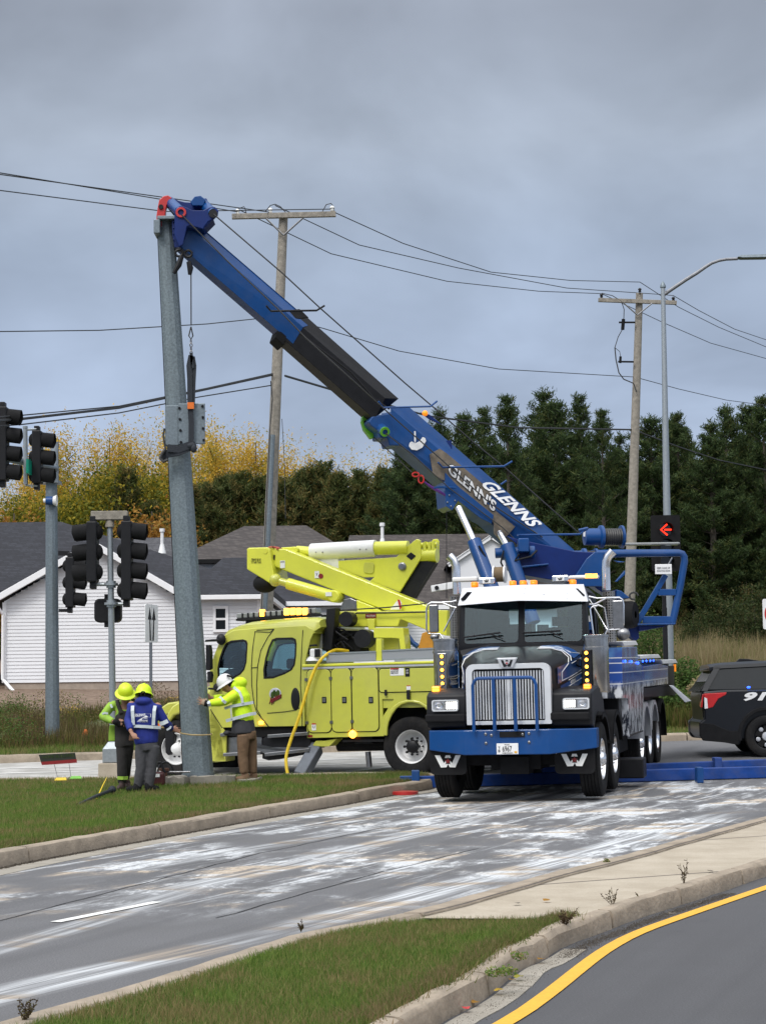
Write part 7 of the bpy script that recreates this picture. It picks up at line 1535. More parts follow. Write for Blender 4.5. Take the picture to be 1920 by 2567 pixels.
# ================= signals and posts =================
def signal(o,yaw,n,lab,scale=1.,visor=.26,top=True,arms=None,nm='traffic_signal'):
    F=Fr(o,yaw);t=thing(nm,F,lab,'traffic signal');p=.355*scale;H=p*n
    m=MB(F);m.box(-.09,.09,-.17,.17,-H/2,H/2);hs_=m.build('housing',MT['black'],t,smooth=0,bevel=.02)
    for k in range(n):
        z=H/2-p*(k+.5);m=MB(F);m.sph((-.085,0,z),(.10,.13,.14),14,8);m.build('door',MT['black_matt'],hs_)
        m=MB(F);out=[];L1=.09;L2=.09+visor
        rings=[]
        for (x,dz) in ((L1,0),(L2,-.03)):
            rings.append([Vector((x- (0.05*max(0,-math.sin(a_)) if x>L1 else 0),.155*math.cos(a_),z+dz+.155*math.sin(a_))) for a_ in [R(-60+300*j/20) for j in range(21)]])
        m.loft(rings,False,False);rings=[[v+Vector((0,0,0))-(Vector((0,v.y,v.z-z)).normalized()*.008) for v in r_] for r_ in rings];m.loft(rings,False,False);m.build('visor',MT['black_matt'],t,smooth=50)
        m=MB(F);m.sph((.085,0,z),(.03,.145,.145),14,8);m.build('lens',MT[('lens_red','lens_amber','lens_green','lens_green')[min(k,3)]],t)
    m=MB(F);m.box(-.06,.04,-.10,.10,H/2,H/2+.1);m.box(-.06,.04,-.10,.10,-H/2-.12,-H/2);m.build('end_bracket',MT['black'],t,smooth=0,bevel=.01)
    return t
M('lens_red',(.12,.01,.01),.2);M('lens_amber',(.15,.08,.01),.2);M('lens_green',(.01,.08,.05),.2)
LPx=P(133,1878,41.6)
sp_=thing('signal_pole',(LPx.x,41.6,zall(LPx.x,41.6)),'tall galvanised mast arm pole at the left with a blue device strapped on','signal pole')
m=MB();a=P(133,1880,41.6);b=P(130,1210,41.6);m.loft([m.ring(a-Vector((0,0,.3)),(0,0,1),.163,12),m.ring(b,(0,0,1),.13,12)]);m.build('shaft',MT['galv'],sp_,smooth=20)
m=MB();m.cyl(P(138,1215,41.6),P(138,1108,41.6),.085);m.box(P(104,1210,0+41.6).x,P(151,1210,41.6).x,41.35,41.85,P(0,1214,41.6).z,P(0,1207,41.6).z);m.box(P(134,0,41.6).x+.05,P(150,0,41.6).x,41.4,41.8,P(0,1212,41.6).z,P(0,1165,41.6).z);m.build('arm_plate',MT['galv_light'],sp_,smooth=30)
m=MB();c=P(128,1255,41.4);m.cyl(c-Vector((.10,0,0)),c+Vector((.06,0,0)),.095,n=20);v_=m.build('detector',MT['blue'],sp_);m=MB();m.cyl(c+Vector((.06,0,0)),c+Vector((.14,0,0)),.095,.13,n=20);m.cyl(c-Vector((.16,0,0)),c-Vector((.1,0,0)),.05);m.build('detector_end',MT['white'],v_)
m=MB();m.tube([P(138,1175,41.6),P(100,1165,39.),P(60,1158,37.2),P(20,1150,36.2),P(-90,1132,34.6)],[.09,.085,.075,.07,.065],12);m.build('mast_arm',MT['galv'],sp_)
m=MB();a=P(76,1172,36.9);m.box(a.x,a.x+.05,36.5,37.4,a.z-.16,a.z+.12);m.build('street_name_sign',MT['green_sign'] if 'green_sign' in MT else MT['leaf_bush'],sp_,smooth=0)
def zS(a,b):return (a/6.505,980+b/6.505)
s1=signal(P(*zS(60,870),35.2),0,4,'big black four light signal head at the left edge, seen from the side',scale=1.0)
s2=signal(P(*zS(620,1085),37.0),0,3,'black three light signal head beside the top of the mast arm pole')
m=MB();Y=36.9;m.tube([P(*zS(418,590),Y),P(*zS(428,1520),Y)],.045,8);m.cyl(P(*zS(418,575),Y),P(*zS(418,610),Y),.05);m.tube([P(*zS(418,635),Y),P(*zS(600,625),Y)],.022,6);m.tube([P(*zS(425,1540),Y),P(*zS(620,1550),Y)],.022,6);m.build('mounting_tube',MT['galv_light'],s2)
def zL(a,b):return (a/4.135,1280+b/4.135)
s3=signal(P(*zL(735,745),41.3),0,3,'black three light signal head bolted to the side of the left pole',scale=1.05)
m=MB();m.bar(P(*zL(610,440),41.3),P(*zL(720,445),41.3),.06,.10);m.bar(P(*zL(615,1035),41.3),P(*zL(740,1035),41.3),.06,.07);m.build('bracket_arm',MT['black'],s3,smooth=0)
PY_=32.6
spx=P(288,1940,PY_);g0=zall(spx.x,PY_)
po=thing('signal_post',(spx.x,PY_,g0),'slender aluminium signal post on a tapered base in the cross street','signal post')
m=MB();m.cyl((P(285,1850,PY_).x,PY_,P(285,1866,PY_).z-.05),P(276,1300,PY_),.062,.05,16);m.build('post',MT['galv_light'],po)
m=MB();c=(spx.x,PY_);za_=P(0,1862,PY_).z;m.loft([[Vector((c[0]+x*w,PY_+y*w,z)) for x,y in ((-1,-1),(1,-1),(1,1),(-1,1))] for w,z in ((.185,P(0,1915,PY_).z),(.185,P(0,1880,PY_).z),(.10,za_))]);m.build('pedestal',MT['galv_light'],po,smooth=0,bevel=.015)
m=MB();m.box(c[0]-.25,c[0]+.25,PY_-.25,PY_+.25,g0-.05,P(0,1915,PY_).z-.003);m.build('footing',MT['slab'],po,smooth=0,bevel=.02)
m=MB();a=P(*zL(952,100),PY_);b=P(*zL(1328,5),PY_);m.box(a.x,b.x,PY_-.09,PY_+.09,a.z,b.z);m.cyl(P(*zL(1142,175),PY_),P(*zL(1142,90),PY_),.085,.07);m.build('top_bracket',MT['wood'],po,smooth=30,bevel=.01)
for (q,p0,p1) in (((1155,765),(1000,765),(1155,765)),((1158,965),(1158,965),(1310,968))):
    m=MB();c=P(*zL(*q),PY_);m.cyl(c-Vector((0,0,.06)),c+Vector((0,0,.06)),.085,n=16);m.cyl(c-Vector((0,0,.02)),c+Vector((0,0,.02)),.125,n=16);m.tube([P(*zL(*p0),PY_),P(*zL(*p1),PY_)],.03,8);m.build('collar',MT['galv_light'],po)
s4=signal(P(*zL(965,430),PY_),180,3,'black three light signal head left of the slender post, turned left',scale=1.0)
s5=signal(P(*zL(1322,520),PY_),0,4,'black four light signal head right of the slender post, turned right',scale=.98)
m=MB();a=P(*zL(995,1165),PY_+.35);b=P(*zL(1270,915),PY_+.35);x0,x1,z0,z1=a.x,b.x,a.z,b.z
m.prism(rr(x0,x1,z0,z1,.09,PY_+.15,.09),(0,.25,0));pd=m.build('pedestrian_signal',MT['black'],smooth=30,bevel=.03);tag(pd,'black pedestrian signal box seen from behind on the slender post','pedestrian signal')
m=MB();m.box((x0+x1)/2-.06,(x0+x1)/2+.02,PY_+.2,PY_+.35,z1,z1+.08);m.box((x0+x1)/2-.06,(x0+x1)/2+.02,PY_+.2,PY_+.35,z0-.08,z0);m.build('end_bracket',MT['black'],pd,smooth=0)
# red arrow signal
RY=44.;a=P(1631,1361,RY);b=P(1703,1291,RY);cx_=(a.x+b.x)/2;wd=b.x-a.x;p_=.36
ra=thing('arrow_signal',(cx_,RY,b.z-1.5),'signal with a black square backplate and lit red left arrow, before the street light mast','traffic signal')
m=MB();m.prism(rr(a.x,b.x,b.z-1.34,b.z,.05,RY-.01,.05),(0,.02,0));bpz=m.build('backplate',MT['black_matt'],ra,smooth=0);m=MB();m.box(cx_-.18,cx_+.18,RY,RY+.2,b.z-1.25,b.z-.12);m.build('housing',MT['black'],ra,smooth=0,bevel=.02)
cz=P(0+1669,1328,RY).z;m=MB();m.cyl((cx_,RY-.012,cz),(cx_,RY-.02,cz),.155,n=28);m.build('lens',MT['lens_dark'] if 'lens_dark' in MT else MT['black_gloss'],ra)
m=MB();m.tube([(cx_+.04,RY-.03,cz+.13),(cx_-.115,RY-.03,cz),(cx_+.04,RY-.03,cz-.13)],.02,6);m.tube([(cx_-.03,RY-.03,cz),(cx_+.14,RY-.03,cz)],.018,6);m.build('red_arrow',MT['red_lit'],ra)
for k in (1,2):
    m=MB();m.cyl((cx_,RY-.012,cz-.39*k),(cx_,RY-.02,cz-.39*k),.15,n=24);m.build('lens',MT['lens_dark'],ra)
for k in (0,1,2):
    m=MB();m.loft([[Vector((cx_+.165*math.cos(R(t)),y,cz-.39*k+.165*math.sin(R(t)))) for t in range(-20,201,20)] for y in (RY-.01,RY-.24)],False,False);m.build('visor',MT['black_matt'],ra)
m=MB();m.cyl((cx_-.05,RY+.15,b.z-2.2),(cx_-.05,RY+.15,b.z-.6),.05);m.cyl((cx_-.05,RY+.15,zall(cx_,RY)),(cx_-.05,RY+.15,b.z-2.2),.06);m.build('post',MT['black'],ra)
# black and white lane arrow sign
SY=39.2;sg=thing('road_sign',(P(379,1780,SY).x,SY,zall(P(379,1780,SY).x,SY)),'narrow white sign with black arrows on a thin post, seen at an angle','road sign')
F=Fr(P(380.5,1563,SY),76);m=MB(F);m.prism(rr(-.37,.37,-.40,.40,.05,-.005,.05),(0,.012,0));pl_=m.build('sign_plate',MT['white'],sg,smooth=0)
m=MB(F)
for s in (1,-1):
    m.prism([(s*.04+.12*0,-.011,-.36),(s*.12,-.011,-.36),(s*.14,-.011,.08),(s*.22,-.011,.08),(s*.12,-.011,.34),(s*.02,-.011,.08),(s*.09,-.011,.08)],(0,.004,0))
m.build('arrow',MT['black'],pl_,smooth=0)
m=MB();m.bar((P(379,1780,SY).x,SY+.03,zall(-4.9,SY)-.2),P(378,1515,SY)+Vector((0,.03,0)),.06,.05,(0,1,0));m.build('post',MT['steel_blue'],sg,smooth=0)
# do not enter sign, cut by the right edge
DY=45.;c=P(1948,1539,DY);sg=thing('road_sign',(c.x,DY,zall(c.x,DY)),'white square sign with a red disc at the right edge of the picture','road sign')
m=MB();m.prism(rr(c.x-.36,c.x+.36,c.z-.37,c.z+.37,.05,DY,.05),(0,.012,0));pl_=m.build('sign_plate',MT['white'],sg,smooth=0);m=MB();m.cyl((c.x,DY-.003,c.z),(c.x,DY-.001,c.z),.32,n=40);d_=m.build('red_disc',MT['red'],pl_,smooth=0);m=MB();m.box(c.x-.25,c.x+.25,DY-.006,DY-.004,c.z-.05,c.z+.05);m.build('white_bar',MT['white'],d_,smooth=0)
tfit('DO NOT',(c.x-.20,DY-.006,c.z+.1),(c.x+.20,DY-.006,c.z+.1),(0,0,.1),'white',d_);tfit('ENTER',(c.x-.18,DY-.006,c.z-.2),(c.x+.18,DY-.006,c.z-.2),(0,0,.1),'white',d_);m=MB();m.cyl((c.x,DY+.04,zall(c.x,DY)-.2),(c.x,DY+.04,c.z+.3),.03);m.build('post',MT['galv'],sg)
# small dark sign on wires by the kerb
Y=31.6
sg=thing('lawn_sign',(P(145,1950,Y).x,Y,zall(-5.5,Y)+.1),'small dark red and green lawn sign on two thin wires at the grass edge','sign')
m=MB();m.prism([P(*q,Y) for q in ((98,1892),(189,1887),(194,1912),(106,1918))],(0,.006,0));pl_=m.build('sign_board',MT['sign_dark'],sg,smooth=0);m=MB();m.prism([P(*q,Y-.004) for q in ((104,1910),(193,1903),(194,1912),(106,1918))],(0,.003,0));m.build('stripe',MT['dark_red'],pl_,smooth=0)
tfit('HOME BUILDERS',P(108,1902,Y-.004),P(186,1897,Y-.004),(0,0,.05),'leaf_bush',pl_)
m=MB();m.tube([P(137,1916,Y),P(146,1952,Y)],.005,4);m.tube([P(174,1913,Y),P(179,1949,Y)],.005,4);m.build('wire_stake',MT['steel'],sg)
for (a,b,mt,lab) in ((137,1957,'hose_yellow','yellow marker flag lying on the grass under the lawn sign'),(175,1953,'green_paint','green marker flag lying on the grass under the lawn sign')):
    g=G(a,b,.16);m=MB();m.prism([g,g+Vector((.2,.02,.0)),g+Vector((.18,.05,.04)),g+Vector((.03,.03,.04))],(0,.0,.008));tag(m.build('marker_flag',MT[mt],smooth=0),lab,'flag')
# orange things beyond
for (a,b,Y,h,lab) in ((215,1848,41.5,.22,'small orange marker in the weeds right of the left pole'),(408,1870,38.9,.55,'orange barrel half hidden behind the blue jacketed worker')):
    c=P(a,b,Y);m=MB();z0=zall(c.x,Y);t_=thing('orange_marker',(c.x,Y,z0),lab,'marker')
    if h<.3: m.cyl((c.x,Y,z0),(c.x,Y,c.z+.12),.03);m.sph((c.x,Y,c.z+.05),(.07,.04,.13));m.build('flag',MT['orange_lit'] if 0 else MT['orange_tag'],t_)
    else: m.lathe([(.25,0),(.25,.1),(.22,.12),(.21,.4),(.18,.42),(.17,.75),(.0,.76)],(c.x,Y,z0),n=24);m.build('drum',MT['orange_tag'],t_)
# ================= police car =================
co=P(1741,1907,34.2);C=Fr((co.x+.10,34.2,zg(7,34.2)-.02),-3,0,.004)
pc=thing('police_car',C,'black police car with 911 on its rear side, parked beyond the tow truck','police car')
def ark(x,r=.47): return [(x+r*math.cos(R(a)),.40+r*math.sin(R(a))) for a in range(180,-1,-12)]
CW=1.98
prof=[(.0,.66),(.005,.42),(.06,.34),(.45,.30),(.66,.25),(.74,.25)]+[(x,z) for x,z in ark(1.22) if z>.25][0:]+[(1.70,.26),(3.72,.26)]+ark(4.22)+[(4.72,.28),(4.95,.33),(5.04,.45),(5.03,.75),(4.93,.98),(4.5,1.06),(3.75,1.12),(3.2,1.19),(1.5,1.25),(.5,1.25),(.10,1.23),(.055,1.12),(.09,.98),(.10,.72)]
for v,s in ((.0,1),(CW,-1)):
    m=MB(C);m.prism([(x,v,z) for x,z in prof],(0,s*.16,0),[(x+(.02 if x<.1 else 0),v+s*.16,z) for x,z in prof]);m.build('side_panel',MT['car_black'],pc,smooth=40,bevel=.035,seg=3)
m=MB(C);core=[(.03,.66),(.03,.45),(.1,.36),(4.9,.36),(5.0,.5),(4.98,.75),(4.9,.95),(4.5,1.06),(3.75,1.13),(3.2,1.2),(.5,1.25),(.08,1.22),(.05,1.1),(.08,.95),(.09,.7)]
m.prism([(x,.15,z) for x,z in core],(0,CW-.3,0));m.build('body',MT['car_black'],pc,smooth=40)
# greenhouse
gh=[(.03,1.22,.95,.10),(.14,1.40,.95,.14),(.32,1.66,.0,.20),(.42,1.70,0,.22),(.9,1.755,0,.23),(1.6,1.775,0,.23),(2.6,1.73,0,.24),(3.0,1.64,0,.25),(3.85,1.12,0,.16)]
def gl_(v,ins): return [Vector((x,v+ins*(1 if v<1 else -1)*max(0,(z-1.22))/.5,z)) for x,z in ((.07,1.235),(.20,1.42),(.35,1.64),(.9,1.70),(1.7,1.72),(2.6,1.68),(3.05,1.58),(3.8,1.16),(1.5,1.23))]
m=MB(C);m.prism(gl_(.05,.20),(0,0,0),gl_(CW-.05,.20));m.build('cabin',MT['glass_black'],pc,smooth=0,bevel=.03)
m=MB(C)
rings=[]
for v,h in ((.24,.0),(.34,.035),(.6,.055),(CW-.6,.055),(CW-.34,.035),(CW-.24,.0)):
    up=[(.24,1.655),(.5,1.69),(.9,1.705),(1.7,1.725),(2.6,1.69),(3.1,1.57)];rings.append([Vector((x,v,z+h+.01)) for x,z in up]+[Vector((x,v,z-.05)) for x,z in up[::-1]])
m.loft(rings);m.build('roof',MT['car_black'],pc,smooth=50)
m=MB(C)
for v in (.03,CW-.03):
    s=1 if v<1 else -1;f=lambda x,z:(x,v+s*(.20*max(0,z-1.22)/.5)-s*.006,z)
    def strip(a,b,c_,d_): m.prism([f(*a),f(*b),f(*c_),f(*d_)],(0,s*.02,0))
    strip((.06,1.235),(.17,1.235),(.44,1.66),(.33,1.66));strip((.30,1.64),(.34,1.70),(1.7,1.745),(1.7,1.69));strip((1.7,1.69),(1.7,1.745),(2.65,1.705),(2.6,1.65))
    strip((1.28,1.22),(1.40,1.22),(1.82,1.62),(1.72,1.66));strip((2.22,1.2),(2.30,1.2),(2.38,1.66),(2.30,1.66));strip((2.6,1.65),(2.65,1.70),(3.85,1.14),(3.7,1.14))
m.build('pillar',MT['car_black'],pc,smooth=0)
m=MB(C);m.prism([(.20,.35,1.63),(.34,.35,1.71),(.75,.35,1.745),(.9,.35,1.72),(.4,.35,1.64)],(0,CW-.7,0));m.build('spoiler',MT['car_black'],pc,smooth=30,bevel=.02)
m=MB(C);m.prism([(.83,.95,1.765),(.90,.95,1.83),(1.05,.95,1.825),(1.3,.95,1.78)],(0,.06,0));m.build('roof_antenna',MT['black'],pc,smooth=0,bevel=.01)
m=MB(C);m.prism([(.02,.12,.995+.23),(.17,.2,1.41),(.30,.25,1.62),(.30,CW-.25,1.62),(.17,CW-.2,1.41),(.02,CW-.12,1.225)],(.02,0,.0));m.build('rear_window',MT['glass_black'],pc,smooth=0)
m=MB(C);
pts=[(.10,1.185),(.52,1.205),(.50,1.16),(.36,1.09),(.26,.94),(.12,.90)]
m.prism([(x,-.012,z) for x,z in pts],(0,.05,0));m.prism([(.035,-.0,.93),(.075,.0,1.18),(.09,.35,1.18),(.05,.35,.95)],(.03,0,0));tl=m.build('tail_light',MT['red_lens'],pc,smooth=0,bevel=.01)
m=MB(C);m.prism([(.105,-.018,.91),(.165,-.018,.92),(.155,-.018,1.10),(.105,-.018,1.12)],(0,.01,0));m.build('reverse_light',MT['white'],tl,smooth=0)
m=MB(C)
for x0 in (1.22,4.22):
    o=[(x0+.53*math.cos(R(a)),.40+.53*math.sin(R(a))) for a in range(190,-11,-10)];i_=[(x0+.46*math.cos(R(a)),.40+.46*math.sin(R(a))) for a in range(-10,191,10)]
    for v in (-.014,CW-.01): m.prism([(x,v,z) for x,z in o+i_],(0,.024,0))
m.prism([(.0,-.012,.655),(.0,-.012,.42),(.06,-.012,.33),(.45,-.012,.29),(.70,-.012,.24),(.70,-.012,.50),(.55,-.012,.50),(.40,-.012,.56),(.25,-.012,.63)],(0,.05,0));m.box(1.75,3.7,-.012,.02,.26,.42);m.build('cladding',MT['black_matt'],pc,smooth=0,bevel=.01)
m=MB(C);m.box(.75,1.7,.25,.3,.3,.9);m.box(3.75,4.7,.25,.3,.3,.9);m.build('wheel_well',MT['black_matt'],pc,smooth=0)
for x0 in (1.22,4.22):
    for v,s in ((.12,-1),(CW-.12,1)):
        F2=Fr(C.w((x0,v,.39)),-3+90);m=MB(F2);r=.385;m.lathe([(.24,-.11),(.27,-.125),(.34,-.13),(.375,-.11),(r,-.07),(r,.07),(.375,.11),(.34,.13),(.27,.125),(.24,.11),(.235,-.11)],(0,0,0),(s,0,0),36);t_=m.build('wheel',MT['rubber'],pc)
        m=MB(F2);m.lathe([(.24,.11),(.225,.10),(.215,.02),(.20,-.04),(0,-.04)],(0,0,0),(s,0,0),30);rm=m.build('rim',MT['black'],t_)
        m=MB(F2)
        for k in range(5):
            a=2*math.pi*k/5+.3;c1,s1=math.cos(a),math.sin(a);m.prism([(s*.03,-s1*w+c1*rr_,c1*w+s1*rr_) for rr_,w in ((.07,-.03),(.215,-.055),(.215,.055),(.07,.03))],(s*.045,0,0))
        m.build('spokes',MT['black_matt'],rm,smooth=0,bevel=.008)
        m=MB(F2)
        for k in range(5):
            a=2*math.pi*(k+.5)/5+.3;c1,s1=math.cos(a),math.sin(a);m.sph((s*.05,c1*.155,s1*.155),(.012,.045,.045),10,6)
        m.build('spoke_gap',MT['alu'],rm);m=MB(F2);m.lathe([(.085,.07),(.075,.095),(.03,.105),(0,.105)],(0,0,0),(s,0,0),20);m.build('hub_cap',MT['alu'],rm)
A=Vector((.93,-.012,1.075));tfit('911',(.80,-.012,1.055),(1.36,-.012,1.055),(.09,0,.135),'white',pc,F=C,bold=.05);tfit('POLICE DEPARTMENT',(.90,-.01,1.215),(1.45,-.01,1.215),(.0,0,.025),'blue',pc,F=C)
m=MB(C)
m.prism([(1.40,-.010,1.085),(3.6,-.010,1.085),(3.6,-.010,1.155),(1.46,-.010,1.155)],(0,.005,0));m.build('blue_stripe',MT['blue'],pc,smooth=0);m=MB(C);m.prism([(1.44,-.013,1.165),(3.6,-.013,1.165),(3.6,-.013,1.195),(1.47,-.013,1.195)],(0,.004,0));m.prism([(1.38,-.013,1.055),(3.6,-.013,1.055),(3.6,-.013,1.078),(1.40,-.013,1.078)],(0,.004,0));m.build('white_stripe',MT['white'],pc,smooth=0)
tfit('POLICE',(2.3,-.016,.75),(3.5,-.016,.75),(.0,0,.25),'white',pc,F=C,bold=.04)
m=MB(C);m.prism([(1.66,-.012,1.13),(1.78,-.012,1.13),(1.80,-.012,1.28),(1.72,-.012,1.34),(1.66,-.012,1.3)],(0,.02,0));m.build('door_badge',MT['white'],pc,smooth=0)
m=MB(C);m.sph((.93,.07,1.29),(.035,.01,.02),8,6);m.build('blue_flasher',MT['blue_lit'],pc)
m=MB(C);m.box(1.9,2.2,.4,CW-.4,1.77,1.86);m.build('light_bar',MT['lens_grey'],pc,smooth=0,bevel=.03)
# ================= workers =================
def etube(m,pts,rad,n=14):
    pts=[Vector(p) for p in pts];rings=[]
    for i,p in enumerate(pts):
        d=(pts[min(i+1,len(pts)-1)]-pts[max(i-1,0)]).normalized();rx,ry=rad[i] if isinstance(rad[i],tuple) else (rad[i],rad[i])
        a=(Vector((1,0,0))-d*d.x);a=a.normalized() if a.length>.2 else Vector((0,0,1));b=d.cross(a).normalized()
        rings.append([p+a*math.cos(2*math.pi*k/n)*rx+b*math.sin(2*math.pi*k/n)*ry for k in range(n)])
    m.loft(rings,True)
def limb(m,a,b,c,ra,rb,rc):
    a,b,c=Vector(a),Vector(b),Vector(c);etube(m,[a,a.lerp(b,.3),a.lerp(b,.7),b,b.lerp(c,.35),b.lerp(c,.8),c],[ra,ra*1.03,(ra+rb)/2,rb,rb*1.03,rc*1.08,rc]);m.sph(b,rb*1.0,10,7)
def hand(m,w,dr,side,up,sz=.19,spread=.25,curl=.2):
    """w wrist, dr direction of the fingers, side: thumb direction, up: back of the hand"""
    w,dr,side,up=Vector(w),Vector(dr).normalized(),Vector(side).normalized(),Vector(up).normalized();pl=sz*.5
    k=w+dr*pl;m.loft([[w+side*x*.030+up*y*.016 for x,y in ((-1,-1),(1,-1),(1,1),(-1,1))],[k+side*x*.042+up*y*.014 for x,y in ((-1,-1),(1,-1),(1,1),(-1,1))]])
    for i,(l,o) in enumerate(((.40,1.),(.46,.35),(.43,-.35),(.34,-1.))):
        b=k+side*o*.033-dr*.006;d1=(dr+side*o*spread).normalized();p1=b+d1*sz*l*.45;p2=p1+(d1-up*curl).normalized()*sz*l*.3;p3=p2+(d1-up*curl*2).normalized()*sz*l*.25;m.tube([b,p1,p2,p3],[.0105,.0095,.009,.007],7)
    b=w+dr*pl*.35+side*.028;m.tube([b,b+(side+dr*.7).normalized()*.035,b+(side*.7+dr).normalized()*.068],[.012,.011,.008],7)
def head(m,c,fwd,r=.098):
    c=Vector(c);f=Vector(fwd).normalized();s=f.cross(Vector((0,0,1))).normalized();u=s.cross(f);Mx=Matrix((s,f,u)).transposed()
    m.sph(c+u*.02,(r*.80,r*.98,r*1.0),16,12,Mx);m.sph(c+f*.03-u*.065,(r*.58,r*.62,r*.62),12,8,Mx);m.sph(c+f*r*1.02-u*.022,(.013,.018,.024),8,6,Mx)
    for k in (-1,1): m.sph(c+s*k*r*.80-u*.01,(.012,.02,.03),8,6,Mx);m.sph(c+s*k*.032+f*r*.86+u*.012,(.016,.012,.010),8,6,Mx)
    m.sph(c+f*(r*.90)-u*.066,(.026,.014,.010),8,6,Mx)
    return f,s,u,Mx
def person(name,lab,Yp,f,J,ft):
    o=P(*f(*ft),Yp);t=thing(name,(o.x,Yp,zall(o.x,Yp)+.12),lab,'person')
    return t,(lambda a,b,dy=0.:P(*f(a,b),Yp+dy))
zp=lambda a,b:(240+a/5.513,1680+b/5.513)
def put(m,nm,mat,t,fuse=.014,smooth=60): return m.build(nm,MT[mat],t,smooth=smooth,fuse=fuse)
def boots(m,p,fw,L_=.27):
    p=Vector(p);fw=Vector(fw).normalized();s=fw.cross(Vector((0,0,1)));Mx=Matrix((s,fw,Vector((0,0,1)))).transposed();m.sph(p+fw*.07+Vector((0,0,.045)),(.05,L_/2,.055),12,8,Mx);m.sph(p+Vector((0,0,.08)),(.052,.065,.10),12,8,Mx)
# --- B: blue hooded jacket, back to the camera
t,q=person('person','person in a blue hooded jacket and grey trousers, back turned, beside the leaning pole',28.2,zp,None,(660,1690))
nk,ch,wa,hp_=q(690,400),q(680,560),q(700,900),q(715,1050)
sL,eL,wL=q(500,480),q(452,690,-.05),q(490,850,-.22);sR,eR,wR=q(860,500),q(975,735,.05),q(1050,815,.35)
kL,aL=q(625,1360,-.02),q(585,1655);hL=q(640,1060);hR=q(800,1060);kR,aR=q(775,1360),q(735,1655)
m=MB();etube(m,[hp_,wa,ch,nk,q(675,330,.02)],[(.15,.11),(.14,.10),(.165,.11),(.07,.07),(.055,.055)]);limb(m,sL,eL,wL,.05,.042,.03);limb(m,sR,eR,wR,.05,.042,.03);limb(m,hL,kL,aL,.08,.055,.04);limb(m,hR,kR,aR,.08,.055,.04)
head(m,q(672,300,.04),(.35,.9,-.35));hand(m,wR,(.9,.35,-.2),(0,0,1),(-.3,.9,0),curl=.5);hand(m,wL,(.5,-.3,-.6),(1,0,0),(0,-1,0),curl=.5);m.sph(sL,.06);m.sph(sR,.06);put(m,'body','skin',t,.012)
m=MB();etube(m,[q(705,1015),q(700,960),wa,q(690,740),ch,q(682,480),q(690,430),q(690,385)],[(.175,.125),(.185,.135),(.19,.135),(.19,.14),(.19,.13),(.17,.115),(.12,.10),(.085,.085)]);limb(m,sL+Vector((.02,0,-.02)),eL,wL.lerp(eL,.15),.072,.064,.05);limb(m,sR+Vector((-.02,0,-.02)),eR,wR.lerp(eR,.12),.072,.066,.052)
m.sph(q(660,430,-.05),(.13,.11,.075),14,9);m.sph(q(500,500),.075);m.sph(q(855,520),.075);jk=put(m,'jacket','jacket_blue',t,.013)
def band(pts,w,mat,par,dy,nm='reflective_band',ext=.008):
    Q=[q(a,b,dy_) for a,b,dy_ in [(p[0],p[1],p[2] if len(p)>2 else dy) for p in pts]];m=MB();rings=[]
    for i,p in enumerate(Q):
        d=(Q[min(i+1,len(Q)-1)]-Q[max(i-1,0)]).normalized();s=d.cross(Vector((0,1,0))).normalized()*w/2;n=Vector((0,ext,0));rings.append([p-s-n,p+s-n,p+s+n,p-s+n])
    m.loft(rings);return m.build(nm,MT[mat],par,smooth=0)
band([(515,490,-.09),(512,560,-.13),(518,660,-.14),(525,760,-.135)],.05,'reflective',jk,0);band([(825,490,-.09),(812,560,-.13),(805,660,-.14),(800,760,-.135)],.05,'reflective',jk,0)
band([(440,768,-.05),(500,775,-.10),(600,775,-.148),(700,780,-.158),(800,788,-.145),(905,795,-.07)],.045,'reflective',jk,0);band([(885,745,-.04),(940,730,-.06),(1000,700,-.02)],.06,'reflective',jk,0);band([(985,825,-.0),(1030,800,.03),(1040,770,.08)],.03,'reflective',jk,0)
tfit("GLENN'S",q(560,640,-.160),q(690,632,-.160),(0,0,.035),'white',jk,bold=.03);m=MB();Q=[q(*z,-.157) for z in ((548,600),(768,604),(765,648),(546,646))];m.plate(Q,[[p+(sum(Q,Vector())/4-p)*.06 for p in Q]],(0,.002,0));m.prism([q(*z,-.160) for z in ((585,695),(700,625),(722,640),(720,700))],(0,.002,0));m.build('back_logo',MT['white'],jk,smooth=0)
m=MB();m.prism([q(*z,-.163) for z in ((640,690),(655,655),(720,650),(718,690))],(0,.002,0));m.build('back_logo',MT['jacket_blue'],jk,smooth=0);tfit('TOWING',q(652,682,-.166),q(715,678,-.166),(0,0,.03),'white',jk);tfit('APPLETON, WI',q(575,720,-.155),q(720,722,-.155),(0,0,.022),'white',jk)
m=MB();etube(m,[q(705,985),q(708,1060),q(712,1110)],[(.165,.12),(.172,.125),(.16,.12)]);limb(m,hL+Vector((0,0,.02)),kL,aL+Vector((0,0,.05)),.098,.078,.066);limb(m,hR+Vector((0,0,.02)),kR,aR+Vector((0,0,.05)),.098,.078,.066);put(m,'trousers','trousers_grey',t,.013)
m=MB();gz=zall(-3.6,28.35)+.12;boots(m,(aL.x,28.18,gz),(-.3,-.2,0));boots(m,(aR.x,28.18,gz),(.6,.5,0));put(m,'boots','black_matt',t,.012)
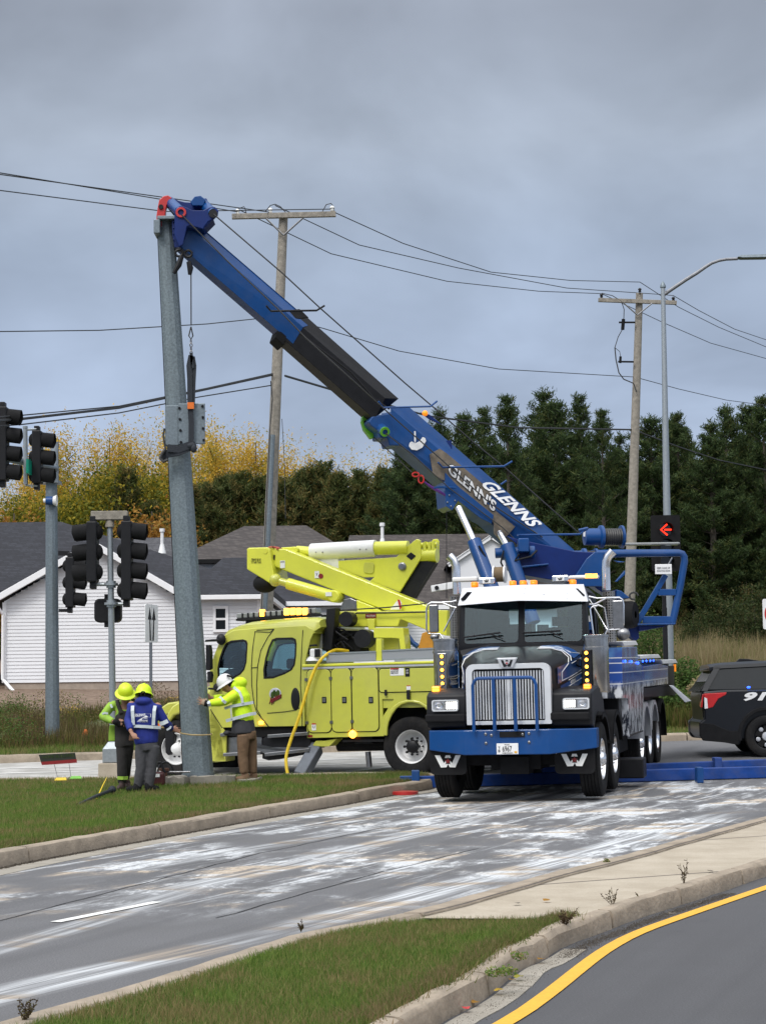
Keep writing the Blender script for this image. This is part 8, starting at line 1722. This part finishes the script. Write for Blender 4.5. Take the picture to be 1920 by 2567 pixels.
def hardhat(c,fwd,up,mat,full=False,r=.135):
    c=Vector(c);f=Vector(fwd).normalized();u=Vector(up).normalized();s=f.cross(u).normalized();f=u.cross(s);Mx=Matrix((s,f,u)).transposed();m=MB();rings=[]
    for rr_,h in ((1.0,-.0),(1.0,.03),(.95,.07),(.82,.105),(.6,.135),(.3,.152),(.02,.158)): rings.append([c+Mx@Vector((r*.88*rr_*math.cos(k*.314),r*1.0*rr_*math.sin(k*.314),h)) for k in range(20)])
    m.loft(rings,False)
    m.loft([[c+Mx@Vector((r*(.88)*w*math.cos(k*.314),r*w*math.sin(k*.314)+(0 if full else (.035 if math.sin(k*.314)>.3 else 0)*(w>1.01)),z)) for k in range(20)] for w,z in ((.97,.0),(1.0,.012),(1.36 if full else 1.10,-.014),(1.36 if full else 1.10,-.022),(.97,-.008))],False)
    m.loft([[c+Mx@Vector((x,y,z)) for x,y,z in ((-.012,-r*.8,.08),(.012,-r*.8,.08),(.012,0,.172),(-.012,0,.172))],[c+Mx@Vector((x,y,z)) for x,y,z in ((-.012,0,.172),(.012,0,.172),(.012,r*.8,.08),(-.012,r*.8,.08))]])
    return m
m=hardhat(q(668,345,.02)+Vector((0,0,.02)),(.35,.9,-.30),(0,.32,1),'hivis');hh=m.build('hard_hat',MT['hivis'],t,smooth=40);m=MB();m.tube([q(630,350,-.12),q(632,300,-.125),q(655,290,-.13),(q(682,300,-.125)),q(682,350,-.12)],.008,5);m.build('hat_strap',MT['black'],hh)
m=MB();m.sph(q(680,365,.02),(.10,.09,.075),12,8);put(m,'hood_liner','black_matt',t,.012)
# --- A: dark bib overalls over a lime jacket, facing the camera
t,q=person('person','person in lime jacket, black bib overalls and wide brimmed yellow hard hat, looking down','' and 0 or 28.15,zp,None,(380,1690)) if 0 else person('person','person in lime jacket, black bib overalls and wide brimmed yellow hard hat, looking down',28.65,zp,None,(380,1690))
nk,ch,wa,hp_=q(420,420,-.05),q(410,560),q(405,850),q(405,980)
sL,eL,wL=q(235,475),q(105,640,-.05),q(275,725,-.22);sR,eR,wR=q(560,455,.05),q(590,640,.0),q(430,730,-.2)
hL,hR=q(370,1000),q(455,1000);kL,aL=q(365,1330,-.03),q(372,1650);kR,aR=q(430,1330,.1),q(400,1630,.22)
m=MB();etube(m,[hp_,wa,ch,nk,q(425,360,-.1)],[(.14,.11),(.13,.10),(.16,.11),(.065,.065),(.052,.052)]);limb(m,sL,eL,wL,.05,.042,.03);limb(m,sR,eR,wR,.05,.042,.03);limb(m,hL,kL,aL,.08,.055,.04);limb(m,hR,kR,aR,.08,.055,.04)
head(m,q(428,352,-.10),(.3,-.75,-.6),.088);hand(m,wL,(.9,-.1,-.1),(0,0,1),(0,-1,0),curl=.6);hand(m,wR,(-.9,-.1,-.1),(0,0,1),(0,-1,0),curl=.6);put(m,'body','skin',t,.012)
m=MB();etube(m,[q(395,790),q(400,700),ch,q(405,480),q(415,425,-.04)],[(.135,.11),(.145,.12),(.155,.115),(.14,.10),(.075,.075)]);limb(m,sL,eL,wL.lerp(eL,.18),.07,.066,.048);limb(m,sR,eR,wR.lerp(eR,.18),.068,.062,.046);m.sph(q(258,480),.068);m.sph(q(530,455,.03),.068)
etube(m,[q(270,760,.05),q(262,860,.06),q(262,985,.06)],[(.085,.06),(.09,.06),(.095,.05)]);jk=put(m,'jacket','jacket_lime',t,.013)
band([(95,605,-.12),(130,590,-.13),(175,600,-.13)],.03,'reflective',jk,0);band([(210,470,-.09),(232,520,-.10)],.03,'reflective',jk,0)
m=MB();etube(m,[q(395,1050),q(390,900),q(392,780),q(402,640),q(408,560)],[(.145,.115),(.138,.12),(.142,.126),(.145,.128),(.115,.128)]);limb(m,hL+Vector((0,0,.02)),kL,aL+Vector((0,0,.1)),.09,.076,.068);limb(m,hR+Vector((0,0,.02)),kR,aR+Vector((0,0,.1)),.09,.074,.066)
for s0 in ((300,470,360,600),(530,450,470,590)): etube(m,[q(s0[0],s0[1]-60,-.07),q((s0[0]*.8+s0[2]*.2),s0[1],-.11),q(s0[2],s0[3],-.13)],[(.035,.02)]*3)
ov=put(m,'bib_overalls','overalls_black',t,.013);band([(305,1490,-.115),(380,1492,-.135),(452,1488,-.09)],.05,'jacket_lime',ov,0)
m=MB();boots(m,(aL.x,28.62,gz),(-.2,-1,0));boots(m,(aR.x+.05,28.85,gz),(.3,-1,0));put(m,'boots','boot_brown',t,.012)
m=MB();hand(m,wL-Vector((.03,0,0)),(.9,-.1,-.1),(0,0,1),(0,-1,0),.22,curl=.6);hand(m,wR+Vector((.02,0,0)),(-.9,-.1,-.1),(0,0,1),(0,-1,0),.22,curl=.6);m.sph(q(285,715,-.22),(.06,.05,.05));m.sph(q(420,725,-.2),(.06,.05,.05));put(m,'gloves','black_matt',t,.012)
m=hardhat(q(415,312,-.13),(.25,-.85,-.5),(.10,-.62,1),'hivis',True);m.build('hard_hat',MT['hivis2'],t,smooth=40)
# --- C: hi-vis jacket, brown trousers, hands on the pole
t,q=person('person','person in yellow hi-vis jacket, brown trousers and white hard hat pushing the leaning pole',29.75,z7,None,(920,1890))
q=lambda a,b,dy=0.:P(*z7(a,b),29.75+dy)
nk,ch,wa,hp_=q(755,945),q(850,1010),q(870,1260),q(900,1400)
sL,eL,wL=q(800,985,-.17),q(680,1065,-.22),q(500,1090,-.30);sR,eR,wR=q(800,970,.17),q(690,1040,.2),q(545,1035,.12)
hL,hR=q(870,1410,-.09),q(940,1410,.09);kL,aL=q(865,1640,-.08),q(880,1850,-.08);kR,aR=q(960,1640,.1),q(965,1850,.1)
m=MB();etube(m,[hp_,wa,ch,q(800,960),nk,q(710,910)],[(.12,.14),(.11,.13),(.13,.16),(.10,.12),(.06,.06),(.055,.055)]);limb(m,sL,eL,wL,.05,.042,.03);limb(m,sR,eR,wR,.05,.042,.03);limb(m,hL,kL,aL,.08,.055,.04);limb(m,hR,kR,aR,.08,.055,.04)
head(m,q(690,895),(-.62,-.1,-.72));hand(m,wL,(-.95,.05,.22),(.2,0,1),(0,-1,0),.21,.35,.02);hand(m,wR,(-.8,-.3,.2),(0,0,1),(.5,1,0),curl=.1);put(m,'body','skin',t,.012)
m=MB();etube(m,[q(880,1280),q(860,1180),q(850,1090),q(845,1020),q(825,960),q(785,930)],[(.165,.17),(.16,.175),(.155,.175),(.15,.175),(.12,.15),(.075,.09)]);limb(m,sL,eL,q(520,1088,-.29),.082,.074,.055);limb(m,sR,eR,q(560,1035,.12),.08,.07,.055);m.sph(q(835,875,.0),(.12,.12,.095),14,9);m.sph(q(790,900),(.10,.10,.08));jk=put(m,'jacket','hivis_jacket',t,.013)
m=MB();etube(m,[q(872,1400),q(870,1340),q(865,1250)],[(.195,.185),(.19,.18),(.17,.172)]);m.sph(q(700,1395,-.0),(.06,.1,.04));ht=put(m,'jacket_hem','jacket_dark',jk,.013)
band([(690,1270,-.12),(760,1250,-.175),(850,1225,-.20),(940,1200,-.19),(1005,1190,-.12)],.05,'reflective',jk,0);band([(675,1140,-.13),(740,1120,-.18),(850,1100,-.19),(975,1078,-.12)],.045,'reflective',jk,0);band([(770,920,-.10),(830,970,-.17),(855,1030,-.19),(862,1090,-.19)],.04,'reflective',jk,0)
band([(625,1020,-.27),(660,1060,-.305),(690,1085,-.29)],.045,'reflective',jk,0);band([(505,1065,-.33),(515,1090,-.36),(520,1120,-.33)],.05,'reflective',jk,0);band([(740,1120,-.18),(745,1200,-.19),(750,1250,-.18)],.02,'reflective',jk,0)
m=MB();etube(m,[q(905,1370),q(905,1420),q(905,1460)],[(.15,.15),(.155,.155),(.14,.15)]);limb(m,hL,kL,aL+Vector((0,0,.06)),.10,.082,.07);limb(m,hR,kR,aR+Vector((0,0,.06)),.10,.082,.07);put(m,'trousers','trousers_brown',t,.013)
m=MB();g2=zall(-2.2,29.75)+.12;boots(m,(aL.x+.02,29.67,g2),(-1,-.2,0));boots(m,(aR.x+.02,29.85,g2),(-1,-.1,0));put(m,'boots','trousers_brown',t,.012)
m=MB();hand(m,wL+Vector((.03,0,0)),(-.95,.05,.25),(.25,0,1),(0,-1,0),.235,.40,.0);m.sph(q(470,1085,-.30),(.055,.03,.05));put(m,'glove','glove_tan',t,.009);m=MB();m.tube([q(468,1050,-.30),q(470,1085,-.31),q(478,1115,-.30)],.03,8) if 0 else m.cyl(q(470,1086,-.30),q(505,1092,-.30),.052,n=14);m.build('cuff',MT['black_matt'],t)
m=hardhat(q(690,880),(-.75,-.1,-.55),(-.50,-.05,.80),'white');m.build('hard_hat',MT['white'],t,smooth=40)
m=MB();m.sph(q(735,880,.0),(.075,.09,.07),12,8);put(m,'hair','black_matt',t,.012);m=MB();m.tube([q(700,800,-.11),q(745,810,-.12),(q(765,835,-.10))],.018,6);m.build('goggle_strap',MT['black'],t)

# ================= loose pieces become parts of their own =================
for o in [o for o in S.objects if o.type=='MESH' and o.parent is not None and o.name.split('.')[0] in ('cladding','outrigger_collar','upper_boom_tube','side_window','jumper_wire','brace','running_board','hinge','sheave_tube','wiper','pillar','cab_side','cargo_rail','side_arm','bracket_arm','bracket','winch_drum','detector_end','end_bracket')]:
    me=o.data;nv=len(me.vertices);pa=list(range(nv))
    def fd(a):
        while pa[a]!=a: pa[a]=pa[pa[a]];a=pa[a]
        return a
    for e in me.edges:
        a,b=fd(e.vertices[0]),fd(e.vertices[1]);pa[a]=b
    isl={}
    for p in me.polygons: isl.setdefault(fd(p.vertices[0]),[]).append(p)
    if not 2<=len(isl)<=14: continue
    base=o.name.split('.')[0];mats=list(me.materials);mods=[(m.width,m.segments) for m in o.modifiers if m.type=='BEVEL']
    for k,ps in enumerate(isl.values()):
        ids=sorted({v for p in ps for v in p.vertices});mp_={v:i for i,v in enumerate(ids)};m2=bpy.data.meshes.new(base)
        m2.from_pydata([tuple(me.vertices[v].co) for v in ids],[],[tuple(mp_[v] for v in p.vertices) for p in ps]);m2.polygons.foreach_set('use_smooth',[p.use_smooth for p in ps]);[m2.materials.append(x) for x in mats]
        if ps[0].use_smooth: m2.set_sharp_from_angle(angle=R(35))
        if k==0: o.data=m2
        else:
            c=bpy.data.objects.new(base,m2);S.collection.objects.link(c);c.parent=o.parent
            for w_,s_ in mods: b=c.modifiers.new('b','BEVEL');b.width=w_;b.segments=s_;b.limit_method='ANGLE';b.angle_limit=R(40)
